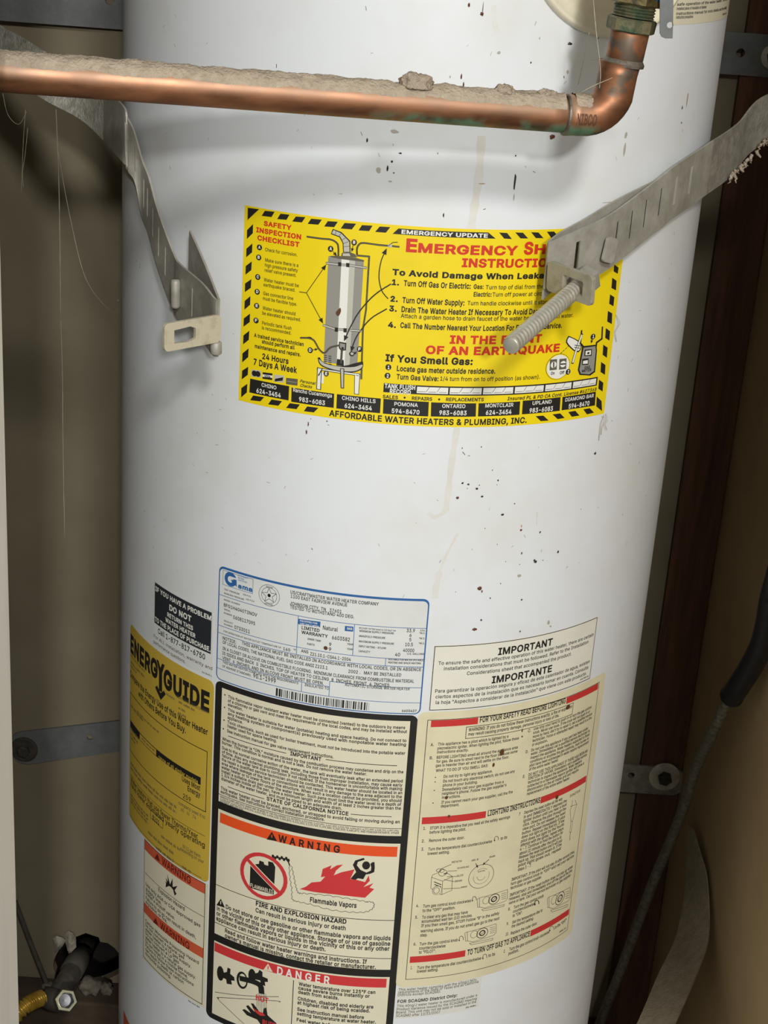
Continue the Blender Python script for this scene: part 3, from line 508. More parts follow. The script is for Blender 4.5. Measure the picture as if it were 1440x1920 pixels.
   ('L', 'grey_dk', 0.7, [(-34.8, 1281.5), (-26.2, 1281.6), (-26.1, 1243.1), (-27.5, 1228.2), (-26.4, 1191.2)], 2),
   ('L', 'ink', 0.5, [(-13.4, 1290.2), (-10.8, 1292.6), (-9.9, 1293.2), (-6.9, 1293.6)], 3),
   ('E', 'grey_lt', -12.0, 1290.6, 1.5, 1.32, 0.0, 3)]),
  ('bullet_disc', [('E', 'ink', -54.2, 1284.1, 2.05, 2.19, 0.0, 3),
   ('T', 'A', -55.0, -53.2, 1283.28, 2.1, 0.04, 'paper', 4, 0)]),
  ('bullet_disc', [('E', 'ink', -37.5, 1290.6, 2.0, 2.18, 0.0, 3),
   ('T', 'B', -38.3, -36.6, 1289.77, 2.08, 0.04, 'paper', 4, 0)]),
  ('pointer_arrow', [('L', 'ink', 0.45, [(-52.3, 1282.5), (-50.0, 1280.1)], 3),
   ('P', 'ink', [(-49.3, 1279.4), (-52.3, 1280.6), (-50.4, 1282.4)], 3)]),
  ('pointer_arrow', [('L', 'ink', 0.45, [(-38.1, 1288.6), (-38.7, 1284.5)], 3),
   ('P', 'ink', [(-38.8, 1283.6), (-39.5, 1286.4), (-37.3, 1286.2)], 3)]),
  ('pointer_arrow', [('L', 'ink', 0.5, [(-76.1, 1249.9), (-70.6, 1249.9)], 3),
   ('L', 'ink', 0.5, [(-70.6, 1249.9), (-57.6, 1271.2)], 3),
   ('P', 'ink', [(-56.9, 1272.4), (-57.6, 1268.1), (-60.5, 1269.6)], 3),
   ('L', 'ink', 0.5, [(-70.6, 1249.9), (-57.6, 1230.2)], 3),
   ('P', 'ink', [(-56.9, 1229.1), (-60.5, 1231.4), (-57.6, 1233.4)], 3)]),
  ('pointer_arrow', [('L', 'ink', 0.7, [(-10.9, 1252.6), (-11.6, 1253.2), (-12.6, 1254.1), (-13.6, 1255.2), (-14.7, 1256.4), (-15.6, 1257.8), (-16.3, 1259.4), (-17.0, 1261.2), (-17.5, 1263.1), (-18.0, 1265.2), (-18.3, 1267.3), (-18.4, 1269.5), (-18.4, 1271.9), (-18.2, 1274.4), (-17.9, 1276.7), (-17.6, 1278.9), (-17.1, 1280.9), (-16.4, 1282.9), (-15.7, 1284.7), (-15.1, 1286.2), (-14.7, 1287.3)], 3),
   ('P', 'ink', [(-14.1, 1288.7), (-14.1, 1283.8), (-17.5, 1285.1)], 3)]),
  ('pointer_arrow', [('L', 'ink', 0.9, [(-9.7, 1263.2), (-11.2, 1262.1), (-13.4, 1260.5), (-15.8, 1258.7), (-18.3, 1256.6), (-20.6, 1254.4), (-22.7, 1252.2), (-24.8, 1249.6), (-26.8, 1247.0), (-28.7, 1244.3), (-30.4, 1241.7), (-31.9, 1239.2), (-33.3, 1236.6), (-34.4, 1234.0), (-35.5, 1231.5), (-36.5, 1229.2), (-37.5, 1226.9), (-38.3, 1224.6), (-39.1, 1222.4), (-39.7, 1220.6), (-40.2, 1219.3)], 4),
   ('P', 'ink', [(-40.7, 1217.9), (-40.9, 1222.6), (-37.6, 1221.5)], 4)]),
  ('pointer_arrow', [('L', 'ink', 0.85, [(-11.4, 1245.0), (-12.9, 1243.9), (-15.1, 1242.4), (-17.7, 1240.6), (-20.2, 1238.7), (-22.4, 1236.6), (-24.3, 1234.4), (-26.1, 1232.0), (-27.7, 1229.4), (-29.2, 1227.0), (-30.4, 1224.9), (-31.4, 1223.1), (-32.0, 1221.6), (-32.6, 1220.2), (-33.0, 1218.9), (-33.4, 1217.6), (-33.8, 1216.3), (-34.1, 1215.0), (-34.4, 1213.7), (-34.6, 1212.7), (-34.7, 1211.9)], 4),
   ('P', 'ink', [(-35.0, 1210.6), (-35.8, 1214.9), (-32.5, 1214.4)], 4)]),
  ('heater_stand_diagram', [('P', 'ink', [(-59.7, 1195.9), (-56.1, 1195.1), (-55.9, 1178.7), (-59.6, 1178.9)], 1),
   ('P', 'paper', [(-59.1, 1195.3), (-56.6, 1194.7), (-56.5, 1179.2), (-59.0, 1179.4)], 2),
   ('P', 'paper', [(-55.9, 1192.5), (-54.2, 1192.5), (-54.2, 1184.0), (-56.0, 1184.2)], 2),
   ('P', 'ink', [(-31.7, 1194.1), (-27.4, 1194.3), (-27.4, 1178.8), (-31.0, 1179.0)], 1),
   ('P', 'paper', [(-31.2, 1193.7), (-27.9, 1193.9), (-27.8, 1179.3), (-30.6, 1179.5)], 2),
   ('P', 'ink', [(-59.7, 1195.6), (-27.4, 1195.1), (-27.5, 1193.1), (-59.8, 1193.8)], 2),
   ('P', 'paper', [(-59.0, 1195.1), (-28.0, 1194.7), (-28.0, 1193.6), (-59.0, 1194.3)], 3),
   ('P', 'ink', [(-59.6, 1203.0), (-59.3, 1201.6), (-58.8, 1199.8), (-57.8, 1198.2), (-56.2, 1197.1), (-54.1, 1196.3), (-51.6, 1195.7), (-48.5, 1195.2), (-44.9, 1194.8), (-41.5, 1194.7), (-38.0, 1194.8), (-34.5, 1195.1), (-31.6, 1195.7), (-29.4, 1196.5), (-27.6, 1197.6), (-26.4, 1198.8), (-25.7, 1200.2), (-25.5, 1201.7), (-25.7, 1202.9), (-25.7, 1203.7), (-26.0, 1204.2), (-27.7, 1204.0), (-31.5, 1202.6), (-36.6, 1200.5), (-41.7, 1199.0), (-46.5, 1198.9), (-51.2, 1199.5), (-54.8, 1200.3), (-56.7, 1201.3), (-57.5, 1202.6), (-58.0, 1203.4), (-58.7, 1203.5), (-59.2, 1203.2), (-59.6, 1203.0)], 3),
   ('P', 'grey_lt', [(-58.8, 1202.3), (-58.5, 1201.3), (-58.0, 1199.9), (-57.0, 1198.7), (-55.5, 1197.8), (-53.5, 1197.1), (-51.1, 1196.5), (-48.2, 1196.0), (-44.8, 1195.6), (-41.5, 1195.5), (-38.2, 1195.6), (-34.9, 1195.9), (-32.2, 1196.4), (-30.0, 1197.2), (-28.3, 1198.2), (-27.1, 1199.2), (-26.3, 1200.4), (-25.9, 1201.5), (-26.3, 1202.1), (-27.5, 1201.7), (-29.5, 1200.6), (-31.9, 1199.7), (-34.8, 1199.1), (-38.2, 1198.7), (-41.7, 1198.5), (-45.5, 1198.6), (-49.4, 1198.8), (-52.8, 1199.3), (-55.4, 1200.2), (-57.4, 1201.4), (-58.8, 1202.3)], 4),
   ('P', 'ink', [(-42.4, 1197.4), (-39.2, 1197.6), (-38.6, 1182.4), (-41.1, 1182.5)], 5),
   ('P', 'grey_lt', [(-41.8, 1197.0), (-39.8, 1197.1), (-39.2, 1183.0), (-40.5, 1183.0)], 6),
   ('L', 'ink', 0.5, [(-54.6, 1205.7), (-52.9, 1205.7)], 5),
   ('L', 'ink', 0.5, [(-51.4, 1205.5), (-49.5, 1205.5)], 5),
   ('L', 'ink', 0.5, [(-54.5, 1204.2), (-52.8, 1204.2)], 5),
   ('L', 'ink', 0.5, [(-51.3, 1204.0), (-49.4, 1204.0)], 5),
   ('L', 'ink', 0.5, [(-54.5, 1202.7), (-52.7, 1202.7)], 5),
   ('L', 'ink', 0.5, [(-51.2, 1202.5), (-49.3, 1202.5)], 5),
   ('L', 'ink', 0.5, [(-54.4, 1201.2), (-52.7, 1201.2)], 5),
   ('L', 'ink', 0.5, [(-51.1, 1201.0), (-49.2, 1201.0)], 5),
   ('L', 'ink', 0.5, [(-54.3, 1199.7), (-52.6, 1199.7)], 5),
   ('L', 'ink', 0.5, [(-51.1, 1199.5), (-49.1, 1199.5)], 5)]),
  ('gas_valve_diagram', [('L', 'ink', 1.2, [(-73.4, 1216.0), (-72.5, 1216.2), (-71.2, 1216.4), (-69.7, 1216.6), (-68.2, 1216.8), (-66.9, 1216.8), (-65.9, 1216.7), (-65.1, 1216.6), (-64.3, 1216.3), (-63.5, 1215.9), (-62.7, 1215.3), (-62.0, 1214.4), (-61.2, 1213.3), (-60.4, 1212.0), (-59.7, 1210.8), (-58.9, 1209.8), (-58.1, 1209.0), (-57.2, 1208.3), (-56.4, 1207.7), (-55.6, 1207.4), (-54.7, 1207.4), (-53.9, 1207.9), (-53.1, 1208.8), (-52.3, 1210.0), (-51.4, 1211.1), (-50.4, 1212.0), (-49.2, 1212.7), (-47.7, 1213.3), (-46.2, 1213.8), (-45.0, 1214.2), (-44.1, 1214.5)], 5),
   ('L', 'ink', 1.56, [(-41.8, 1211.6), (-41.9, 1201.5)], 5),
   ('L', 'grey_dk', 0.6, [(-73.4, 1216.0), (-72.5, 1216.2), (-71.2, 1216.4), (-69.7, 1216.6), (-68.2, 1216.8), (-66.9, 1216.8), (-65.9, 1216.7), (-65.1, 1216.6), (-64.3, 1216.3), (-63.5, 1215.9), (-62.7, 1215.3), (-62.0, 1214.4), (-61.2, 1213.3), (-60.4, 1212.0), (-59.7, 1210.8), (-58.9, 1209.8), (-58.1, 1209.0), (-57.2, 1208.3), (-56.4, 1207.7), (-55.6, 1207.4), (-54.7, 1207.4), (-53.9, 1207.9), (-53.1, 1208.8), (-52.3, 1210.0), (-51.4, 1211.1), (-50.4, 1212.0), (-49.2, 1212.7), (-47.7, 1213.3), (-46.2, 1213.8), (-45.0, 1214.2), (-44.1, 1214.5)], 6),
   ('L', 'grey_dk', 0.78, [(-41.8, 1211.6), (-41.9, 1201.5)], 6),
   ('E', 'ink', -66.4, 1217.1, 1.84, 0.8, 0.0, 6),
   ('P', 'ink', [(-44.2, 1217.3), (-38.8, 1217.0), (-38.8, 1211.5), (-42.4, 1210.7), (-44.2, 1212.8)], 6),
   ('P', 'grey_md', [(-43.5, 1216.4), (-39.5, 1216.1), (-39.7, 1212.1), (-42.0, 1211.6), (-43.5, 1213.4)], 7),
   ('E', 'ink', -41.3, 1212.7, 0.98, 1.0, 0.0, 8),
   ('P', 'ink', [(-45.0, 1204.2), (-40.0, 1203.8), (-39.7, 1199.3), (-45.2, 1199.3)], 5),
   ('E', 'ink', -34.4, 1209.3, 1.95, 1.79, 0.0, 6),
   ('E', 'grey_lt', -34.2, 1209.5, 1.17, 1.0, 0.0, 7)]),
  ('bullet_disc', [('E', 'ink', -65.6, 1207.8, 2.04, 2.2, 0.0, 3),
   ('T', 'D', -66.5, -64.7, 1206.79, 2.2, 0.04, 'paper', 4, 0)]),
  ('bullet_disc', [('E', 'ink', -52.6, 1192.0, 2.01, 2.22, 0.0, 3),
   ('T', 'E', -53.4, -51.6, 1190.97, 2.22, 0.04, 'paper', 4, 0)]),
  ('bullet_disc', [('E', 'ink', -29.0, 1213.4, 1.94, 2.19, 0.0, 3),
   ('T', 'F', -29.9, -28.1, 1212.39, 2.19, 0.04, 'paper', 4, 0)]),
  ('pointer_arrow', [('L', 'ink', 0.45, [(-63.4, 1208.4), (-60.4, 1209.4)], 3),
   ('P', 'ink', [(-59.6, 1209.7), (-61.7, 1207.9), (-62.2, 1209.8)], 3)]),
  ('pointer_arrow', [('L', 'ink', 0.45, [(-30.9, 1211.4), (-32.6, 1209.4)], 6),
   ('P', 'ink', [(-33.2, 1208.8), (-32.3, 1211.3), (-30.8, 1210.0)], 6)]),
  ('pointer_arrow', [('L', 'ink', 0.7, [(-55.6, 1195.6), (-58.3, 1189.6)], 3),
   ('P', 'ink', [(-58.6, 1189.1), (-58.5, 1191.0), (-57.2, 1190.5)], 3)]),
  ('gas_meter_diagram', [('L', 'ink', 1.5, [(141.3, 1218.1), (141.1, 1228.0)], 1),
   ('L', 'ink', 1.5, [(157.4, 1214.2), (157.3, 1217.1), (162.4, 1219.5), (161.5, 1228.6)], 1),
   ('L', 'ink', 1.4, [(142.2, 1217.6), (145.5, 1214.5)], 1),
   ('P', 'ink', [(143.1, 1216.0), (157.2, 1215.6), (158.6, 1211.2), (159.3, 1193.9), (154.7, 1191.7), (143.9, 1193.5), (141.6, 1197.7), (143.0, 1212.1)], 2),
   ('P', 'grey_md', [(144.7, 1214.6), (156.3, 1214.6), (157.3, 1211.1), (157.8, 1194.9), (153.4, 1192.9), (144.8, 1194.5), (143.1, 1197.8), (144.4, 1211.5)], 3),
   ('P', 'ink', [(145.9, 1213.0), (153.0, 1212.7), (153.4, 1207.4), (146.3, 1208.0)], 4),
   ('P', 'paper', [(146.9, 1212.0), (152.2, 1212.0), (152.4, 1208.4), (147.1, 1208.6)], 5),
   ('P', 'ink', [(148.7, 1210.7), (150.8, 1210.8), (150.7, 1209.1), (148.5, 1209.4)], 6),
   ('P', 'ink', [(144.5, 1206.0), (150.8, 1205.8), (151.2, 1200.7), (144.9, 1201.2)], 4),
   ('P', 'paper', [(145.6, 1204.4), (150.1, 1204.5), (150.4, 1201.7), (145.6, 1202.0)], 5),
   ('T', 'GAS', 147.8, 153.1, 1197.81, 1.98, 0.03, 'ink', 4, 0),
   ('T', 'METER', 145.7, 154.9, 1195.41, 1.98, 0.03, 'ink', 4, 0)]),
  ('hand_wrench_diagram', [('P', 'ink', [(129.3, 1225.2), (130.9, 1224.6), (133.0, 1223.7), (135.2, 1222.7), (137.1, 1221.7), (139.0, 1220.7), (140.6, 1219.6), (141.8, 1218.2), (142.6, 1216.7), (142.9, 1215.2), (142.5, 1213.8), (141.6, 1212.4), (140.4, 1211.6), (138.9, 1211.7), (137.1, 1212.3), (135.1, 1213.5), (132.5, 1215.5), (129.6, 1217.9), (127.7, 1220.2), (127.7, 1222.2), (128.6, 1224.0), (129.3, 1225.2)], 1),
   ('P', 'paper', [(129.9, 1224.2), (131.3, 1223.7), (133.4, 1222.8), (135.3, 1221.9), (137.0, 1220.9), (138.7, 1219.9), (140.0, 1218.8), (141.0, 1217.7), (141.6, 1216.5), (141.9, 1215.3), (141.6, 1214.2), (140.9, 1213.2), (139.9, 1212.7), (138.7, 1212.7), (137.2, 1213.3), (135.5, 1214.3), (133.1, 1216.2), (130.5, 1218.5), (128.8, 1220.5), (128.7, 1222.1), (129.4, 1223.4), (129.9, 1224.2)], 2),
   ('L', 'ink', 2.2, [(141.5, 1225.2), (138.0, 1213.9), (135.8, 1203.8)], 3),
   ('L', 'paper', 1.4, [(141.4, 1224.6), (138.0, 1213.9), (135.9, 1204.4)], 4),
   ('L', 'ink', 0.5, [(135.9, 1217.6), (141.0, 1216.4)], 5),
   ('L', 'ink', 0.5, [(135.8, 1215.9), (140.9, 1214.7)], 5)]),
  ('switch_inset_diagram', [('E', 'ink', 123.1, 1202.0, 10.74, 9.98, 0.0, 1),
   ('E', 'yellow', 123.1, 1202.0, 10.41, 9.7, 0.0, 2),
   ('E', 'paper', 123.1, 1202.0, 9.75, 9.15, 0.0, 3),
   ('P', 'grey_dk', [(115.0, 1208.1), (121.2, 1208.2), (121.9, 1199.9), (115.7, 1199.8)], 4),
   ('E', 'paper', 118.6, 1204.0, 2.52, 2.49, 0.0, 5),
   ('L', 'ink', 1.0, [(118.4, 1205.9), (118.9, 1202.1)], 6),
   ('P', 'grey_dk', [(123.3, 1208.0), (129.7, 1208.0), (130.4, 1199.7), (124.0, 1199.7)], 4),
   ('E', 'paper', 127.0, 1203.8, 2.6, 2.5, 0.0, 5),
   ('L', 'ink', 1.0, [(124.7, 1204.0), (129.2, 1203.8)], 6),
   ('T', 'On', 117.1, 120.3, 1196.29, 2.22, 0.03, 'ink', 4, 0),
   ('T', 'Off', 125.0, 129.1, 1196.03, 2.23, 0.03, 'ink', 4, 0),
   ('L', 'ink', 0.5, [(124.0, 1212.1), (125.2, 1213.0)], 1),
   ('L', 'ink', 0.5, [(125.9, 1213.6), (127.1, 1214.5)], 1),
   ('L', 'ink', 0.5, [(127.8, 1215.1), (129.0, 1216.0)], 1),
   ('L', 'ink', 0.5, [(129.7, 1216.7), (130.9, 1217.6)], 1),
   ('L', 'ink', 0.5, [(131.7, 1218.2), (132.8, 1219.1)], 1)]),
  ('bullet_disc', [('E', 'ink', 152.6, 1222.4, 2.35, 2.23, 0.0, 5),
   ('T', '1', 152.0, 153.6, 1221.4, 2.37, 0.04, 'paper', 6, 0)]),
  ('bullet_disc', [('E', 'ink', 132.4, 1197.3, 2.16, 2.24, 0.0, 5),
   ('T', '2', 131.9, 133.3, 1196.21, 2.38, 0.04, 'paper', 6, 0)]),
  ('pointer_arrow', [('L', 'ink', 0.7, [(152.2, 1220.3), (151.8, 1218.0)], 3),
   ('P', 'ink', [(151.7, 1217.2), (150.8, 1219.8), (153.3, 1219.1)], 3)]),
  ('rust_drip', [('P', 'rust', [(-44.7, 1242.6), (-44.4, 1242.0), (-44.1, 1241.1), (-44.0, 1240.2), (-44.3, 1238.9), (-44.8, 1237.5), (-45.3, 1236.6), (-45.9, 1236.3), (-46.5, 1236.5), (-47.0, 1236.8), (-47.4, 1237.3), (-47.7, 1238.0), (-47.7, 1238.7), (-47.4, 1239.4), (-46.8, 1240.2), (-46.2, 1240.9), (-45.7, 1241.5), (-45.1, 1242.1), (-44.7, 1242.6)], 7)]),
 ]),
 dict(name='rating_plate', label='white rating plate sticker edged in blue with barcode and model numbers', color='blue', rect=(-137.0, 36.8, 1018.3, 917.5), rad=5, parts=[
  ('plate_face', [('RR', 'plate', -135.9, 35.7, 1016.4, 918.4, 4, 1)]),
  ('ruled_lines', [('L', 'blue', 0.45, [(-136.0, 993.3), (35.8, 993.3)], 2),
   ('L', 'blue', 0.45, [(-136.0, 966.3), (35.8, 966.3)], 2),
   ('L', 'blue', 0.45, [(-136.0, 959.7), (35.8, 959.7)], 2),
   ('L', 'blue', 0.45, [(-64.6, 993.3), (-64.6, 959.7)], 2),
   ('L', 'blue', 0.45, [(-19.7, 993.3), (-19.7, 966.3)], 2),
   ('L', 'blue', 0.45, [(6.2, 966.3), (6.2, 959.7)], 2),
   ('L', 'blue', 0.45, [(-136.0, 936.4), (-36.4, 936.4)], 2),
   ('L', 'blue', 0.45, [(-36.4, 941.3), (35.8, 941.3)], 2),
   ('L', 'blue', 0.45, [(-36.4, 941.3), (-36.4, 927.8)], 2),
   ('L', 'blue', 0.45, [(-136.0, 927.8), (35.8, 927.8)], 2),
   ('L', 'blue', 0.45, [(-59.0, 936.4), (-59.0, 927.8)], 2)]),
  ('blue_tag', [('P', 'blue', [(-64.3, 990.9), (-46.5, 991.6), (-46.5, 986.9), (-64.4, 986.2)], 2),
   ('T', 'EQUIPPED FOR', -63.0, -48.9, 989.01, 1.33, 0.02, 'paper', 3, 0),
   ('T', 'USE ONLY WITH', -62.8, -47.7, 986.52, 1.33, 0.02, 'paper', 3, 0)]),
  ('blue_tag', [('P', 'blue', [(-27.1, 991.1), (-20.5, 991.2), (-20.4, 986.9), (-27.1, 986.7)], 2),
   ('T', 'GAS', -25.4, -21.3, 988.31, 1.78, 0.03, 'paper', 3, 0)]),
  ('gama_emblem', [('L', 'blue', 0.35, [(-132.8, 1015.4), (-104.4, 1015.4), (-104.4, 1003.0), (-132.8, 1003.0), (-132.8, 1015.4)], 2),
   ('E', 'blue', -125.3, 1009.5, 5.83, 6.13, 0.0, 2),
   ('E', 'plate', -125.3, 1009.5, 2.66, 2.79, 0.0, 3),
   ('P', 'plate', [(-124.6, 1012.2), (-118.8, 1012.1), (-118.7, 1010.8), (-124.8, 1010.3)], 4),
   ('P', 'blue', [(-124.8, 1009.5), (-119.3, 1009.8), (-119.1, 1004.8), (-120.9, 1006.2), (-123.3, 1006.9)], 4),
   ('T', 'ama', -118.1, -104.8, 1004.4, 3.63, 0.045, 'blue', 2, 0),
   ('T', 'EFFICIENCY', -118.4, -108.9, 1014.31, 1.18, 0.01, 'blue', 2, 0),
   ('T', 'RATING', -118.3, -112.6, 1012.43, 1.18, 0.01, 'blue', 2, 0),
   ('T', 'CERTIFIED', -118.2, -109.7, 1010.56, 1.18, 0.01, 'blue', 2, 0)]),
  ('certification_seal', [('E', 'ink', -89.8, 1005.2, 9.1, 9.14, 0.3, 2),
   ('E', 'ink', -89.8, 1005.2, 6.75, 6.86, 0.3, 2),
   ('L', 'ink', 0.35, [(-90.1, 1011.5), (-91.5, 1007.2), (-96.1, 1006.3), (-92.4, 1004.0), (-93.4, 999.5), (-89.7, 1002.4), (-85.8, 1000.5), (-87.1, 1004.6), (-83.7, 1007.9), (-88.2, 1007.6), (-90.1, 1011.5)], 2),
   ('E', 'ink', -89.8, 1005.2, 1.4, 1.53, 0.0, 2),
   ('T', 'DESIGN', -92.8, -87.0, 1011.79, 1.11, 0.02, 'ink', 1, 0),
   ('T', 'CERTIFIED', -93.9, -86.1, 996.96, 1.12, 0.02, 'ink', 1, 0)]),
  ('plate_lettering', [('T', 'TEST PRESSURE', -131.4, -116.3, 998.59, 1.34, 0.012, 'ink', 2, 0),
   ('T', '300 P.S.I.', -113.1, -105.4, 999.44, 1.33, 0.012, 'ink', 2, 0),
   ('T', 'WORKING PRESSURE', -131.3, -112.0, 995.21, 1.34, 0.012, 'ink', 2, 0),
   ('T', '150 P.S.I.', -110.3, -102.3, 996.12, 1.33, 0.012, 'ink', 2, 0),
   ('T', 'MODEL NUMBER', -131.1, -115.6, 989.63, 1.27, 0.012, 'ink', 2, 0),
   ('T', 'BFG1H4040T3NOV', -131.1, -99.6, 984.27, 2.83, 0.012, 'ink', 2, 0),
   ('T', 'SERIAL', -130.8, -124.3, 981.27, 1.28, 0.012, 'ink', 2, 0),
   ('T', 'NUMBER', -130.7, -122.6, 978.07, 1.28, 0.012, 'ink', 2, 0),
   ('T', '0608117095', -121.6, -101.1, 976.29, 2.98, 0.012, 'ink', 2, 0),
   ('T', 'PRODUCT', -130.4, -121.6, 971.15, 1.29, 0.012, 'ink', 2, 0),
   ('T', 'NUMBER', -130.3, -121.8, 968.29, 1.29, 0.012, 'ink', 2, 0),
   ('T', '0733011', -120.1, -105.6, 967.89, 3.0, 0.012, 'ink', 2, 0),
   ('T', 'FOR OPERATION AT WATER OUTLET TEMPERATURE OF', -130.5, -77.5, 961.93, 1.44, 0.012, 'ink', 2, 0),
   ('T', '160', -75.8, -69.9, 961.05, 2.56, 0.012, 'ink', 2, 0),
   ('T', '°F', -67.2, -65.2, 962.76, 1.42, 0.02, 'ink', 2, 0),
   ('T', 'US/CRAFTMASTER WATER HEATER COMPANY', -72.0, -2.2, 1011.04, 2.72, 0.012, 'ink', 2, 0),
   ('T', '1100 EAST FAIRVIEW AVENUE', -71.6, -26.3, 1007.58, 2.73, 0.012, 'ink', 2, 0),
   ('T', 'JOHNSON CITY, TN   37601', -72.0, -30.4, 1001.44, 2.74, 0.012, 'ink', 2, 0),
   ('T', 'TESTED TO WITHSTAND 400 DEG.', -71.7, -20.5, 998.29, 2.74, 0.012, 'ink', 2, 0),
   ('T', 'Natural', -44.3, -32.5, 985.38, 3.38, 0.01, 'ink', 2, 0),
   ('T', 'LIMITED', -61.4, -46.9, 982.59, 2.67, 0.025, 'ink', 2, 0),
   ('T', 'WARRANTY', -61.4, -40.0, 978.7, 2.68, 0.025, 'ink', 2, 0),
   ('T', '6603582', -36.7, -22.6, 978.17, 3.12, 0.012, 'ink', 2, 0),
   ('T', 'INNER TANK', -56.1, -45.2, 974.33, 1.61, 0.02, 'ink', 2, 0),
   ('T', '9', -38.7, -36.9, 971.99, 2.87, 0.012, 'ink', 2, 0),
   ('T', 'YEAR', -24.6, -19.9, 975.03, 1.52, 0.02, 'ink', 2, 0),
   ('T', 'PARTS', -56.2, -50.2, 969.98, 1.62, 0.02, 'ink', 2, 0),
   ('T', '9', -38.8, -36.8, 967.81, 2.87, 0.012, 'ink', 2, 0),
   ('T', 'YEAR', -24.5, -19.9, 970.79, 1.52, 0.02, 'ink', 2, 0),
   ('T', 'RECOVERY RATING based on 100 deg.F rise', -16.1, 12.3, 989.97, 1.42, 0.008, 'ink', 2, 0),
   ('T', 'MINIMUM SUPPLY PRESSURE', -15.6, 11.0, 987.44, 1.6, 0.02, 'ink', 2, 0),
   ('T', 'MANIFOLD PRESSURE', -15.6, 4.6, 983.05, 1.6, 0.02, 'ink', 2, 0),
   ('T', 'MAXIMUM SUPPLY PRESSURE', -15.5, 11.7, 978.48, 1.61, 0.02, 'ink', 2, 0),
   ('T', 'INPUT RATING - BTU/HR', -15.4, 5.8, 974.25, 1.61, 0.02, 'ink', 2, 0),
   ('T', 'CAPACITY', -15.3, -6.2, 969.92, 1.62, 0.02, 'ink', 2, 0),
   ('T', '33.9', 20.7, 27.1, 989.76, 2.85, 0.012, 'ink', 2, 0),
   ('T', '6', 23.2, 24.8, 985.91, 2.68, 0.012, 'ink', 2, 0),
   ('T', '5', 23.3, 24.9, 982.05, 2.69, 0.012, 'ink', 2, 0),
   ('T', '10.5', 20.4, 26.4, 977.72, 2.87, 0.012, 'ink', 2, 0),
   ('T', '40000', 19.1, 27.8, 972.62, 2.88, 0.012, 'ink', 2, 0),
   ('T', '40', 13.1, 17.1, 968.64, 2.89, 0.012, 'ink', 2, 0),
   ('T', 'U.S. GALLONS', 22.5, 35.7, 970.39, 1.44, 0.02, 'ink', 2, 0),
   ('T', '"W.C.', 30.7, 35.3, 988.5, 1.43, 0.02, 'ink', 2, 0),
   ('T', '"W.C.', 30.8, 35.5, 983.93, 1.44, 0.02, 'ink', 2, 0),
   ('T', '"W.C.', 30.9, 35.6, 979.61, 1.44, 0.02, 'ink', 2, 0),
   ('T', 'G.P.H.', 31.3, 35.1, 990.75, 1.43, 0.02, 'ink', 2, 0),
   ('T', 'ANS', -60.9, -54.9, 962.48, 2.52, 0.012, 'ink', 2, 0),
   ('T', 'Z21.10.1-CSA4.1-2004', -53.3, -21.0, 961.25, 2.71, 0.012, 'ink', 2, 0),
   ('T', 'SUITABLE FOR WATER (POTABLE)', 8.2, 36.1, 964.92, 1.45, 0.025, 'ink', 2, 0),
   ('T', 'HEATING AND SPACE HEATING.', 8.2, 34.2, 962.19, 1.45, 0.025, 'ink', 2, 0),
   ('T', 'NOTICE:', -131.2, -118.0, 955.01, 2.75, 0.012, 'ink', 2, 0),
   ('T', 'THIS APPLIANCE MUST BE INSTALLED IN ACCORDANCE WITH LOCAL CODES, OR IN ABSENCE', -112.5, 34.5, 956.16, 2.74, 0.012, 'ink', 2, 0),
   ('T', 'OF LOCAL CODES, THE NATIONAL FUEL GAS CODE ANSI Z223.1', -131.1, -38.8, 951.29, 2.76, 0.012, 'ink', 2, 0),
   ('T', '2002 .   MAY BE INSTALLED', -22.2, 19.2, 950.92, 2.72, 0.012, 'ink', 2, 0),
   ('T', 'IN A CLOSET OR ALCOVE ON COMBUSTIBLE FLOORING.  MINIMUM CLEARANCE FROM COMBUSTIBLE MATERIAL', -130.9, 29.7, 945.76, 2.77, 0.012, 'ink', 2, 0),
   ('T', 'IS SIDES AND BACK  0  INCHES, TOP OF HEATER TO CEILING  8  INCHES, FRONT  4  INCHES.', -131.1, 11.3, 941.5, 2.77, 0.012, 'ink', 2, 0),
   ('T', 'VENT  6  INCHES, AND IN ALCOVE FRONT MUST BE OPEN.', -130.9, -41.2, 937.2, 2.78, 0.012, 'ink', 2, 0),
   ('T', 'THIS WATER HEATER COMPLIES WITH THE REQUIREMENTS', -130.5, -61.8, 933.83, 1.95, 0.012, 'ink', 2, 0),
   ('T', 'OF ASHRAE STANDARD.', -130.7, -102.8, 930.23, 1.95, 0.012, 'ink', 2, 0),
   ('T', '90.1-1999', -100.9, -80.9, 930.17, 3.6, 0.012, 'ink', 2, 0),
   ('T', 'INSULATED TO', -56.5, -36.8, 933.5, 2.34, 0.012, 'ink', 2, 0),
   ('T', 'AUTOMATIC STORAGE WATER HEATER', -24.4, 26.7, 939.07, 2.33, 0.012, 'ink', 2, 0),
   ('T', '6603427', 21.9, 33.5, 919.58, 2.09, 0.02, 'ink', 2, 0)]),
  ('barcode', [('P', 'ink', [(-80.4, 926.2), (-78.7, 926.2), (-78.7, 919.2), (-80.4, 919.2)], 2),
   ('P', 'ink', [(-77.9, 926.2), (-76.2, 926.2), (-76.2, 919.2), (-77.9, 919.2)], 2),
   ('P', 'ink', [(-75.7, 926.2), (-74.8, 926.2), (-74.8, 919.2), (-75.7, 919.2)], 2),
   ('P', 'ink', [(-73.6, 926.2), (-73.1, 926.2), (-73.1, 919.2), (-73.6, 919.2)], 2),
   ('P', 'ink', [(-72.3, 926.2), (-71.8, 926.2), (-71.8, 919.2), (-72.3, 919.2)], 2),
   ('P', 'ink', [(-71.0, 926.2), (-70.1, 926.2), (-70.1, 919.2), (-71.0, 919.2)], 2),
